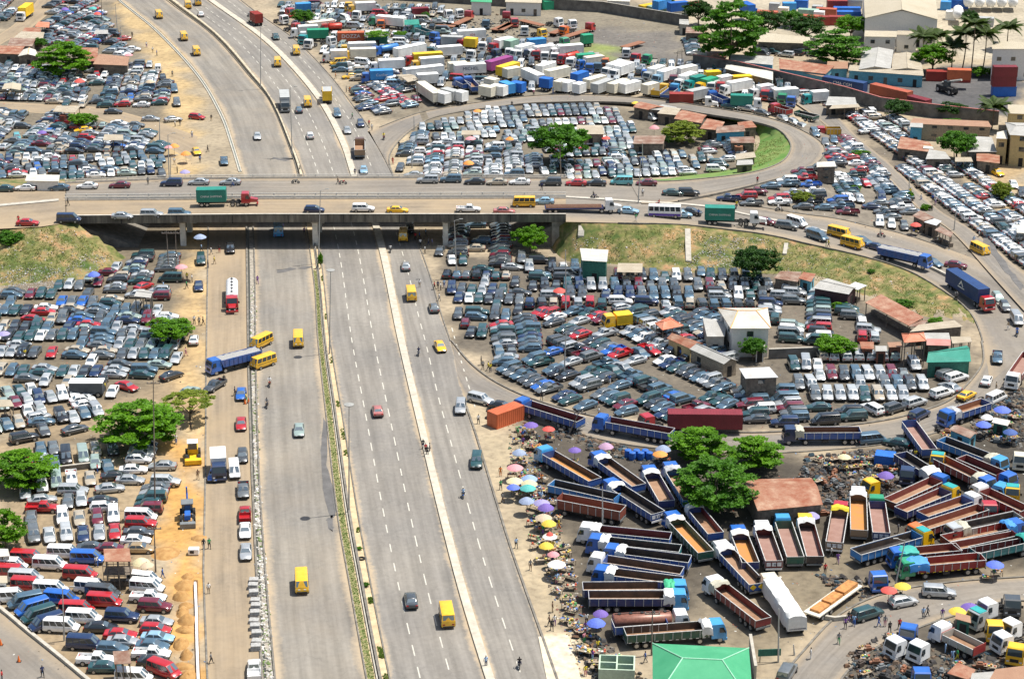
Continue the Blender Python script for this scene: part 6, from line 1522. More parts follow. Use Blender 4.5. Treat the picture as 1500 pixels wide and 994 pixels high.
EX="""12|27|760|.1|1|pale silver|saloon|white saloon alone on the western carriageway above the flyover
11|1124|78|-.5|-1|white|saloon|white saloon below the two yellow minibuses at the top
12|260|612|-.2|-1|blue grey|saloon|blue grey saloon between the box lorry and the yellow minibus
12|322|757|-.2|-1|white|hatchback|white hatchback on the middle carriageway above the flyover
12|130|205|.5|1|dark green|pickup|dark pickup high on the eastern carriageway
12|473|636|.3|1|blue grey|SUV|blue SUV below the yellow lorry on the slip lane
12|530|727|.3|1|silver|saloon|silver saloon left of the tricycles on the slip lane
12|622|948|.1|1|light blue|saloon|pale blue saloon just behind the flyover railing
12|605|690|.3|1|navy blue|hatchback|dark blue small car beside the slip lane kerb
11|1103|652|1|.1|red|hatchback|red hatchback on the sandy verge above the flyover
11|1100|845|.6|1|yellow|saloon|yellow taxi on the dusty verge above the flyover
11|1255|900|.1|1|blue grey|pickup|blue grey pickup on the verge left of the drain channel
21|20|135|-1|0|dark green|saloon|dark teal saloon at the left end of the far deck
21|143|130|-1|0|white|saloon|white saloon on the far approach, left of the blue grey one
21|330|128|-1|0|blue grey|saloon|blue grey saloon at the far parapet between two white ones
21|488|120|-1|0|white|saloon|white saloon at the far parapet left of the maroon one
21|670|115|-1|0|maroon|saloon|maroon saloon stopped at the far parapet
21|960|105|-1|0|navy blue|SUV|navy SUV at the far parapet above the green container
21|1113|98|-1|0|silver|saloon|silver saloon at the far parapet right of the navy SUV
21|1290|98|-1|0|silver|saloon|silver saloon with a man beside it at the far parapet
21|155|325|1|0|red|saloon|dark red saloon arriving at the left end of the flyover
21|385|308|1|0|navy blue|van|dark blue van at the left end of the near parapet
21|550|292|1|0|blue grey|saloon|blue grey saloon half hidden by the near parapet
21|685|288|1|0|silver|saloon|silver saloon half hidden by the near parapet
21|850|280|1|0|silver|SUV|silver SUV along the near parapet
21|1005|276|1|0|blue grey|SUV|dark blue grey SUV along the near parapet below the container
22|345|252|1|0|navy blue|hatchback|navy estate car crossing the near deck left of the white SUV
22|620|248|1|0|white|SUV|white SUV crossing the near deck beside the yellow taxi
22|812|254|1|0|yellow|saloon|yellow taxi crossing the near deck
22|1210|250|1|0|white|pickup|white pickup crossing the near deck
22|1410|260|1|0|pink|saloon|faded pink saloon behind the white pickup on the deck
22|980|88|-1|0|silver|SUV|silver SUV parked at the far parapet, left of four
22|1110|84|-1|0|blue grey|SUV|blue grey SUV parked at the far parapet beside the silver one
22|1245|95|-1|0|black|saloon|black saloon parked at the far parapet
22|1370|98|-1|0|beige|saloon|beige saloon parked at the far parapet
23|83|97|-1|0|white|saloon|white saloon parked at the far parapet near the leaning post
23|255|101|-1|0|dark grey|SUV|dark SUV parked at the far side above the yellow minibus
23|397|103|-1|0|red|saloon|red saloon parked at the far side touching a black one
23|508|103|-1|0|black|saloon|black saloon between the red one and the turquoise van
23|652|98|-1|0|turquoise|van|turquoise people carrier at the far side of the road
23|792|102|-1|0|maroon|saloon|maroon saloon at the right end of the roadside row
23|940|158|1|0|dark green|saloon|dark green saloon driving behind a black SUV
23|1028|160|1|0|black|SUV|black SUV in front of the dark green saloon
23|215|205|-1|0|light blue|saloon|light blue saloon ahead of the pipe lorry
23|690|258|1|.05|light blue|saloon|light blue saloon between the pipe lorry and the coach
23|992|280|1|0|light blue|hatchback|pale hatchback hidden behind the coach
23|1043|263|1|.1|dark grey|saloon|dark saloon right of the coach
23|1250|190|-1|0|navy blue|pickup|navy pickup at the lot entrance above the green container
24|45|320|1|.1|maroon|hatchback|maroon car behind the white bonneted cab
24|165|345|1|.1|grey|SUV|grey SUV on the ramp road before the white van
24|220|328|1|.3|white|van|white panel van on the ramp road
24|320|375|1|.3|silver|saloon|silver saloon on the ramp road above the grey people carrier
24|335|405|1|.3|blue grey|van|blue grey people carrier behind the lower yellow minibus
24|585|425|1|.3|blue grey|saloon|blue grey saloon in front of the yellow minibuses
24|665|462|1|.2|navy blue|saloon|navy saloon tailing the dark blue tipper
24|985|550|1|.4|blue grey|saloon|teal saloon beside the blue tipper cab
24|1110|562|1|.1|maroon|saloon|dark purple saloon above the navy container
24|1345|745|.8|1|pale green|hatchback|pale green car beside the red cab
24|1385|795|.6|1|dark grey|hatchback|dark grey hatchback right of the red cab
24|1450|870|.6|1|silver|van|silver people carrier below the red cab
24|1340|45|1|.5|yellow|saloon|yellow taxi in front of the ochre building
24|1432|112|.5|1|white|saloon|white saloon on the sandy plot at the right edge
24|1480|165|.2|1|dark grey|SUV|dark SUV at the right edge near the shrubs
24|683|325|.1|1|white|SUV|white SUV at the kerb beside the roadside kiosks
24|750|335|.1|1|white|hatchback|white hatchback with its boot open at the kerb
24|820|345|.3|1|dark grey|hatchback|dark hatchback left of the red umbrella
24|693|185|.3|1|navy blue|SUV|navy blue SUV facing the camera in the dirt gap
22|858|568|-.1|-1|silver|saloon|silver saloon below the flyover on the slip lane
22|880|362|0|1|black|SUV|black SUV in the flyover shade
22|1015|800|-.3|-1|grey|saloon|grey saloon hugging the kerb of the big lot
32|260|530|.0|1|pale green|saloon|pale green saloon alone on the western carriageway
32|700|420|-.2|-1|pink|saloon|faded red saloon seen from behind on the middle carriageway
32|1050|62|.5|1|yellow|saloon|yellow taxi leaving the loop onto the slip lane
32|1165|405|-.1|1|silver|SUV|silver SUV stopped near the kerb beside the loop entry
32|1255|705|-.1|1|dark green|SUV|dark green SUV stopped at the kerb near the market
32|1277|360|1|.25|pale silver|SUV|silver estate turning onto the loop
32|1395|395|1|.15|black|saloon|black saloon beside the rusty orange container
42|887|545|-.15|-1|dark grey|saloon|dark grey saloon left of the large amber minibus
21|1290|470|0|1|black|pickup|black pickup coming out of the flyover shade on the service road
21|1125|535|0|1|dark green|SUV|dark green SUV on the sandy verge below the flyover
21|1112|680|0|1|navy blue|saloon|navy saloon on the orange sand verge
21|1085|980|.1|-1|white|saloon|white saloon on the sand beside the small round tree
31|960|224|1|-.35|black|saloon|black saloon leaving the left lot for the road
31|1060|312|1|-.5|pale green|saloon|grey green saloon above the feathery tree
31|1203|282|-1|.6|dark grey|pickup|black pickup with a man at its tail below the blue tipper
31|1350|328|-.1|1|blue|saloon|blue saloon with traffic wardens beside the drain
31|1350|495|0|1|red|saloon|bright red saloon on the service road
31|1200|780|-.4|1|blue|hatchback|mid blue car in front of the white box lorry
31|1312|760|.1|1|white|van|white van on the service road behind the dark saloon
31|1357|675|0|1|dark grey|hatchback|dark grey hatchback beside the drain wall
31|1362|867|0|1|grey|pickup|grey double cab pickup in the service road queue
41|1372|65|0|-1|red|pickup|red pickup in the service road queue
41|1372|160|0|1|white|saloon|white saloon in the service road queue
41|1376|278|0|1|silver|saloon|silver saloon at the end of the service road queue
41|1423|935|0|-1|white|pickup|white pickup at the bottom of the service road
34|1342|125|0|1|blue grey|pickup|dark blue pickup on the loop at the upper right
34|1282|252|.4|-1|white|saloon|white saloon on the loop above the yellow taxi
34|1170|335|1|-.55|yellow|saloon|yellow estate taxi on the loop
34|1335|355|1|-.5|white|van|silver people carrier beside the blue umbrella
34|905|445|1|-.5|navy blue|SUV|navy SUV pulling out of the lot onto the loop
34|642|585|1|-.1|blue grey|van|steel blue people carrier parked behind the blue lorry
34|780|600|-1|-.2|dark green|saloon|dark teal saloon behind the dusty blue trailer
44|815|555|1|-.2|pale silver|hatchback|silver hatchback at the kerb below the yellow umbrella
44|1015|505|1|.05|silver|SUV|large silver SUV at the kerb below the red lorry
44|615|625|1|-.3|dark green|SUV|dark green SUV with people crossing in front
44|165|950|.6|-1|grey|SUV|grey SUV at the bottom edge of the yard road
13|1255|595|1|.1|dark green|saloon|dark saloon beside the white bonneted cab on the loop
13|1360|608|1|.15|silver|pickup|silver pickup below the teal container lorry
13|1440|628|1|.2|grey|saloon|grey saloon at the kerb, right of the silver pickup
14|145|660|1|.5|silver|saloon|silver saloon at the loop kerb above the silver hatchback
14|205|682|1|.5|pale silver|hatchback|silver hatchback at the loop kerb
14|255|708|1|.5|silver|hatchback|silver hatchback lowest of three at the loop kerb
14|320|745|.8|1|blue grey|SUV|blue grey SUV below the empty green trailer
14|378|790|.1|1|grey|saloon|grey saloon facing the camera near the loop
14|425|780|.3|1|blue grey|pickup|blue grey pickup beside the grey saloon
13|810|655|1|.3|silver|van|silver people carrier beside the rusty shacks
13|1180|945|1|0|white|SUV|white SUV at the corner of the loop lot
12|480|350|-1|.1|yellow|van|yellow van at the kerb of the northern yard
12|545|425|-1|.1|yellow|saloon|yellow saloon near the slip lane kerb
12|520|105|1|.4|white|van|white van in the upper northern yard
12|620|350|1|.1|white|van|white van right of the blue tipper
12|775|455|-1|.3|white|van|white van beside the thatched shelter
12|800|470|1|0|light blue|van|light blue van under the shelter
11|465|725|-1|.1|yellow|saloon|yellow saloon among the left lot cars
11|635|622|1|0|dark grey|saloon|dark saloon on the market lane
11|845|662|1|0|silver|saloon|silver saloon at the end of the market lane
11|970|665|1|-.1|silver|saloon|silver saloon at the sandy corner
11|690|215|-1|.1|red|saloon|bright red car at the sandy edge of the upper left lot
11|745|272|1|0|white|saloon|white saloon on the sand beyond the upper left lot
11|975|498|.1|1|blue grey|SUV|blue grey SUV facing the camera at the lot edge
11|990|575|.1|1|grey|SUV|grey SUV below the blue grey one at the lot edge
11|885|385|0|-1|white|van|white van at the upper lot edge
11|95|765|.2|1|turquoise|hatchback|turquoise car among the left lot cars
21|805|680|1|-.4|red|saloon|bright red saloon in the left lot below the flyover
21|185|865|1|.1|red|saloon|bright red saloon in the middle of the left lot
21|955|640|-1|0|dark green|van|green van beside the pink umbrella
31|290|95|-.4|1|red|saloon|red saloon facing the camera in the left lot
31|710|285|1|.3|red|saloon|dark red saloon right of the white covered lorry
31|420|525|1|-.25|dark grey|saloon|dark grey saloon alone in the lane above the big tree
31|135|575|1|-.2|black|SUV|black SUV at the front of the left lot
31|370|680|.1|1|black|van|black people carrier facing the camera in the sandy lot
31|465|675|.2|1|pale green|van|grey green people carrier beside the black one
31|410|870|1|0|silver|SUV|silver SUV sideways in the sandy lot
31|615|855|1|-.1|silver|saloon|silver saloon sideways below a black one
31|645|785|1|-.1|black|saloon|black saloon sideways above a silver one
31|505|800|.1|1|beige|saloon|beige saloon facing the camera in the sandy lot
31|400|800|.1|1|white|pickup|white pickup facing the camera with black bed
31|235|840|.1|1|white|SUV|white SUV half under the left tree
31|315|815|.1|1|pale green|van|pale green people carrier right of the left tree
31|240|965|1|0|red|pickup|red pickup with covered bed below the left tree
31|535|640|.3|1|beige|hatchback|gold hatchback left of the big tree shade
41|360|290|1|.03|white|van|white van behind the blue van in the van lot
41|490|318|1|.03|blue|van|bright blue van beside the wooden tower stall
41|155|318|1|.05|red|van|red van with yellow writing near the left tree
41|280|352|1|.05|white|van|white van above the row gap in the van lot
41|450|408|1|.06|red|van|red van alone in the row gap
41|60|362|1|.05|white|van|white van at the left edge of the van lot
41|75|400|1|.05|red|van|red van at the left edge below a white van
41|145|428|1|.05|pale silver|van|silver van right of the small pale kiosk
41|160|470|1|.05|red|van|red van between a silver van and a white van
41|60|535|1|-.05|white|van|white van with dark windows at the left edge
41|285|492|1|.05|white|van|white van above the blue and white van
41|345|545|1|.1|blue|van|blue van with a white lower stripe
41|515|482|1|.08|white|van|white van above the dark grey van
41|575|510|1|.08|dark grey|van|dark grey van squeezed between white and red vans
41|585|560|1|.06|red|van|bright red van below the dark grey van
41|140|560|-1|.2|blue grey|van|blue grey long van at the road wall
41|180|598|-1|.3|blue|van|blue van with its nose to the road wall
41|215|638|-1|.3|dark green|van|dark green van with its nose to the road wall
41|260|682|-1|.3|navy blue|van|navy van with its nose to the road wall
41|345|700|1|.05|white|van|tall white panel van nearest the road wall
41|430|605|1|.03|red|van|dark red van above the white short van
41|470|652|1|.05|white|van|white short van below the dark red van
41|808|440|1|.1|white|van|white van at the right end, above two more
41|825|480|1|.08|white|van|white van at the right end above the white pickup
41|832|533|1|.05|white|pickup|white covered pickup at the right end of the van lot
41|868|585|1|.05|maroon|SUV|maroon estate at the right end of the van lot
41|683|640|1|.05|navy blue|SUV|navy SUV in the middle of the van lot
41|878|668|1|.05|silver|saloon|silver saloon right of the navy SUV
41|565|700|1|0|black|saloon|black saloon below the navy SUV
41|675|740|1|.02|red|saloon|red saloon left of the red estate
41|872|712|1|.05|red|hatchback|bright red estate at the right end of the van lot
41|690|778|1|.03|silver|saloon|silver gold saloon below the red saloon
41|882|757|1|.05|light blue|saloon|light blue saloon at the right end of the van lot
41|475|795|1|.05|navy blue|van|dark navy van near the leaning lamp
41|630|818|1|.05|blue grey|hatchback|blue grey estate above the white pickups
41|853|803|1|.05|blue grey|saloon|dark blue grey saloon above the right white pickup
41|540|880|1|.03|white|pickup|white pickup with black bed left of the rusty awning
41|850|848|1|.03|white|pickup|white pickup right of the rusty awning
41|590|922|1|0|dark green|saloon|dark green estate under the rusty awning
41|865|895|1|.1|black|saloon|black saloon above the bright red van
41|920|945|1|.35|red|van|bright red van at the bottom of the lot
41|750|985|1|.05|white|van|white van cut by the bottom edge
41|515|252|1|-.05|dark grey|saloon|dark grey saloon above the blue van
41|620|258|1|0|maroon|saloon|maroon saloon behind the wooden tower stall
41|760|213|1|0|white|saloon|white saloon above the gold one
41|780|258|1|0|gold|saloon|gold saloon beside the utility pole
41|775|168|1|0|dark grey|saloon|dark saloon above the white one near the utility pole
41|790|122|1|.02|red|SUV|red estate near the utility pole
41|790|85|1|.02|white|van|white people carrier above the red estate
41|350|85|.1|1|white|SUV|white SUV above the silver one facing the camera
41|445|90|.1|1|beige|saloon|cream saloon between white SUV and maroon saloon
41|545|85|.05|1|maroon|hatchback|maroon hatchback facing the camera
41|635|75|.05|1|white|SUV|white SUV behind the red saloon
41|642|165|.05|1|red|saloon|red saloon facing the camera at the right of its row
41|555|170|.05|1|silver|saloon|silver saloon left of the red one
41|465|178|.05|1|navy blue|saloon|navy saloon between two silver ones
41|370|178|.15|1|pale silver|SUV|silver saloon left of the navy one
41|275|185|.15|1|pale silver|saloon|pale silver saloon second from the left tree
41|188|185|.15|1|grey|SUV|grey SUV beside the left tree"""
for b,x,y,d,d2,c,k,l in[q.split('|') for q in EX.split('\n')]:car(k,b,float(x),float(y),(float(d),float(d2)),c,l,'flyover shade' in l and b!='21')
car('coach','23',895,278,(1,.03),'white','white coach with a violet skirt on the ramp road');car('coach','22',145,372,(0,-1),'sky blue','blue bus seen from behind under the flyover',True)
# --- car lots (full picture pixels)
lot('left lot under flyover',[(150,412),(190,352),(205,330),(255,330),(262,400),(228,445),(160,432)],(-1,.02),turn=.12)
lot('left lot below bank',[(-30,422),(70,422),(130,410),(178,383),(225,445),(266,470),(266,500),(-30,502)],(-.55,1),turn=.35)
lot('middle of left lot',[(-30,504),(262,502),(258,535),(225,560),(165,582),(-30,548)],(-.6,1),turn=.3)
lot('lane-side left lot',[(-30,550),(165,584),(130,618),(90,615),(60,640),(-30,640)],(.55,1),turn=.15)
lot('sandy left lot',[(190,655),(246,642),(240,800),(178,790)],(1,0),turn=.05)
lot('left tree lot',[(62,655),(188,655),(178,745),(30,790),(30,700)],(.1,1),turn=.4,drop=.05)
lot('lot behind right column',[(655,335),(740,330),(752,395),(700,395),(640,388),(636,365)],(-1,0),flat_=True,cols='dark')
lot('lot beside slip lane',[(648,388),(748,398),(772,450),(690,505),(665,470)],(-.25,1),turn=.2,cols='dark',drop=.06)
lot('big lot left centre',[(690,470),(772,450),(790,478),(775,520),(745,540),(700,505)],(-1,.02),turn=.05)
lot('lot below long bank',[(748,376),(850,392),(950,400),(1118,402),(1128,425),(1112,452),(1030,458),(950,450),(850,452),(755,450)],(.15,1),kinds='v',cols='dark',turn=.12,side=2.2,end=5.3,drop=.07)
lot('big lot centre',[(752,452),(850,455),(905,475),(955,492),(985,515),(1060,568),(1082,590),(1065,622),(1000,622),(880,605),(795,582),(752,560),(705,520),(775,500)],(-1,.28),kinds='p',cols='redd',turn=.05,drop=.015)
lot('muddy middle lot',[(862,452),(960,455),(1045,462),(1068,500),(1062,560),(985,512),(950,490),(905,474)],(-1,.2),kinds='m',cols='dark',turn=.2,drop=.1)
lot('lot behind block wall',[(1112,425),(1215,428),(1255,468),(1290,500),(1240,505),(1145,505),(1130,470)],(1,.05),kinds='v',turn=.2,drop=.12,side=2.2)
lot('diagonal grid lot',[(1143,527),(1318,518),(1352,552),(1352,580),(1300,600),(1190,592),(1150,560)],(.38,1),kinds='v',cols='light',turn=0,side=2.05)
lot('lot inside lower loop',[(1088,572),(1150,570),(1190,595),(1262,608),(1250,620),(1160,630),(1080,628)],(-1,.03),kinds='v',cols='dark',turn=.08)
lot('loop kerb rank',[(1262,600),(1330,575),(1402,540),(1414,552),(1372,590),(1320,607),(1268,617)],(1,-.3),kinds='v',turn=.1)
lot('north loop lot',[(612,190),(640,182),(700,166),(760,160),(895,158),(925,185),(930,200),(880,212),(800,216),(700,205),(640,205)],(.55,1),cols='light',turn=.04)
lot('north loop left lot',[(586,228),(612,196),(700,208),(760,212),(795,240),(770,261),(586,261)],(-1,0),cols='light',turn=.15)
lot('north loop front lot',[(800,218),(925,205),(1000,228),(1072,242),(1045,254),(985,261),(775,261)],(.7,1),cols='day',turn=.08)
lot('loop lot corner',[(1035,205),(1068,205),(1098,228),(1075,244),(1035,238)],(-1,.05),turn=.05)
lot('slip lane corner lot',[(518,122),(600,118),(640,138),(622,155),(545,172),(532,160)],(-1,.12),turn=.08)
lot('upper kerbside lot',[(478,92),(545,95),(585,112),(520,120)],(-1,.03),turn=.05)
lot('upper left lot',[(62,62),(72,5),(90,-20),(122,-20),(172,62),(198,78),(180,88),(150,76),(60,68)],(-1,-.05),turn=.05)
lot('far corner lot',[(-20,-10),(25,-10),(14,30),(-20,36)],(-1,0))
lot('lot below left shacks',[(-30,92),(75,102),(125,108),(128,158),(75,152),(-30,146)],(-.8,.7),turn=.35)
lot('lot beside brown roof',[(128,98),(215,95),(242,108),(247,155),(165,160),(130,158)],(-1,.02),turn=.2)
lot('left lot above flyover',[(-30,163),(95,170),(130,178),(205,184),(238,212),(238,225),(130,225),(-30,225)],(1,.02),turn=.15)
lot('left lot behind parapet',[(-30,226),(238,226),(240,259),(100,262),(-30,262)],(.2,1),turn=.45)
lot('ramp-side pickup lot',[(1080,300),(1096,285),(1150,264),(1205,245),(1290,262),(1330,302),(1320,326),(1228,314)],(-1,.03),kinds='pp',cols='redd',turn=.06)
lot('side street plot',[(1218,195),(1245,205),(1290,252),(1335,300),(1345,315),(1325,318),(1290,262),(1215,240)],(-1,.04),cols='redd',turn=.05)
lot('long street-side lot',[(1160,133),(1225,152),(1300,170),(1345,190),(1370,238),(1440,245),(1530,330),(1530,405),(1430,333),(1376,298),(1314,240),(1262,200),(1224,165)],(1,-.06),cols='light',turn=.03)
lot('small gatehouse lot',[(1000,58),(1022,58),(1020,82),(998,82)],(-1,0))
lot('northern lorry yard',[(405,8),(640,12),(700,60),(830,70),(880,92),(975,92),(1110,108),(1160,128),(1130,148),(980,138),(760,134),(640,132),(600,112),(470,82),(430,50)],(-.4,1),kinds='y',cols='light',turn=.3,drop=.1,side=2.3)
lot('depot market corner',[(1120,68),(1195,72),(1200,86),(1110,84)],(1,.1),kinds='y',turn=.4,drop=.4)
flush_cars()
# ================================================================ trees
T=[('11',350,315,285,190,'layer','bright','wide bright tree among the rusty roofs of the upper left lot'),('11',222,240,70,60,'round','mid','small tree left of the wide tree in the upper left lot'),('11',455,668,140,60,'round','bright','small bright tree beside the market lane shelter'),
('12',285,92,115,85,'round','mid','small green tree between lorries in the northern yard'),('12',700,208,130,45,'flat','bright','low flat tree beside the DOZZA container'),('12',830,195,80,45,'round','bright','small bright tree near the blue tank lorry'),
('13',1265,150,330,320,'layer','mid','tall tiered tree in front of the container depot'),('13',1085,60,150,130,'round','dark','dark tree at the end of the long wall'),('13',320,790,295,220,'round','mid','big round tree in the north loop lot'),('13',995,730,200,130,'layer','lime','yellow green tree beside the rusty shacks'),('13',905,785,60,60,'round','dark','small dark tree beside the dusty shed'),
('14',60,120,180,130,'round','dark','dark round tree left of the long tin roof'),('14',185,95,120,90,'round','mid','tree beside the blue stacked barrels'),('14',270,150,210,140,'round','dark','dark tree behind the tin shelters'),('14',440,250,300,200,'layer','mid','broad green tree above the teal workshop'),('14',525,140,165,125,'round','bright','bright tree left of the big warehouse'),('14',985,312,185,150,'round','bright','bright round tree above the maroon containers'),
('14',785,605,145,110,'round','dark','dark tree in front of the orange container'),('14',1090,610,150,80,'round','dark','low dark tree along the yard wall'),('14',1120,800,195,160,'round','mid','bushy green tree before the long brown-roofed house'),('14',1190,100,90,90,'round','dark','dark tree behind the palms'),
('21',960,925,220,150,'round','bright','small bright tree at the sandy edge of the left lot'),('23',140,410,175,150,'round','bright','bright tree in front of the right abutment'),('23',1400,545,240,200,'round','dark','dense dark tree at the foot of the grassy bank'),
('31',770,478,420,240,'layer','bright','large bright tree over the cars beside the sandy verge'),('31',1060,392,250,80,'flat','lime','feathery thin tree leaning over the sandy verge'),('31',120,735,350,240,'layer','bright','broad bright tree at the left edge of the sandy lot'),('41',20,130,210,230,'layer','bright','bright tree cut by the left edge above the van lot'),
('33',1390,72,130,130,'round','mid','small green tree in front of the white house'),('33',1085,590,300,190,'layer','bright','bright tree left behind the big one in the lorry park'),('33',1180,810,400,340,'layer','mid','biggest tree standing over the lorry park'),('33',1395,640,300,220,'layer','bright','bright tree right behind the big one in the lorry park'),
('34',425,55,200,100,'round','bright','low bright tree beside the grey block wall')]
for i,q in enumerate(T):tree(*q)
SH=[('24',475,800,95,50,'round','bright','small green shrub among the parked SUVs'),('24',245,182,110,60,'round','lime','green shrub between the red pickups'),('24',545,135,60,40,'round','bright','green shrub in the pickup lot'),('14',575,862,85,50,'round','bright','bright shrub beside the two-storey stall'),('21',55,410,150,80,'round','mid','dark green shrub on the left grassy bank'),
('24',1365,150,110,120,'round','lime','leafy hedge at the right end of the long lot'),('24',940,245,55,50,'round','bright','bright shrub on the street island, nearest of two'),('24',855,180,40,60,'round','bright','bright shrub on the street island, farther of two'),('24',635,600,40,30,'round','mid','small shrub on the bank beside the dirt path'),('24',1000,880,80,35,'round','bright','low shrub on the bank above the tin roofs'),('24',820,780,90,40,'round','mid','grey green shrub in the middle of the bank'),
('14',1250,400,110,60,'round','bright','low hedge between the container stacks'),('13',920,10,50,40,'round','mid','small tree behind the long wall'),('12',970,85,45,40,'round','mid','small shrub beside the red wrecked body'),('22',380,540,28,90,'round','bright','narrow bright bush beside the median column'),('14',1080,690,110,40,'round','mid','low bush below the dark tree at the wall'),('42',597,262,32,26,'round','bright','tuft of weeds above the old tyre on the median'),('42',635,465,36,34,'round','mid','weed clump below the old tyre on the median')]
for q in SH:tree(*q,name='shrub',stem=.05,flat_=False)
for q in[('14',925,200,130,'palm with grey fronds left of the tall palms'),('14',1215,130,260,'tallest palm standing above the round tin canopy'),('14',1275,185,200,'palm right of the tallest one'),('14',1160,185,190,'palm just left of the tallest one'),('14',1405,150,120,'palm nearest the white tanks'),('14',1095,255,130,'palm over the bright round tree'),('14',1320,590,130,'lone palm beside the black yard'),('14',1010,195,90,'short palm behind the bright round tree')]:palm(*q[:5])
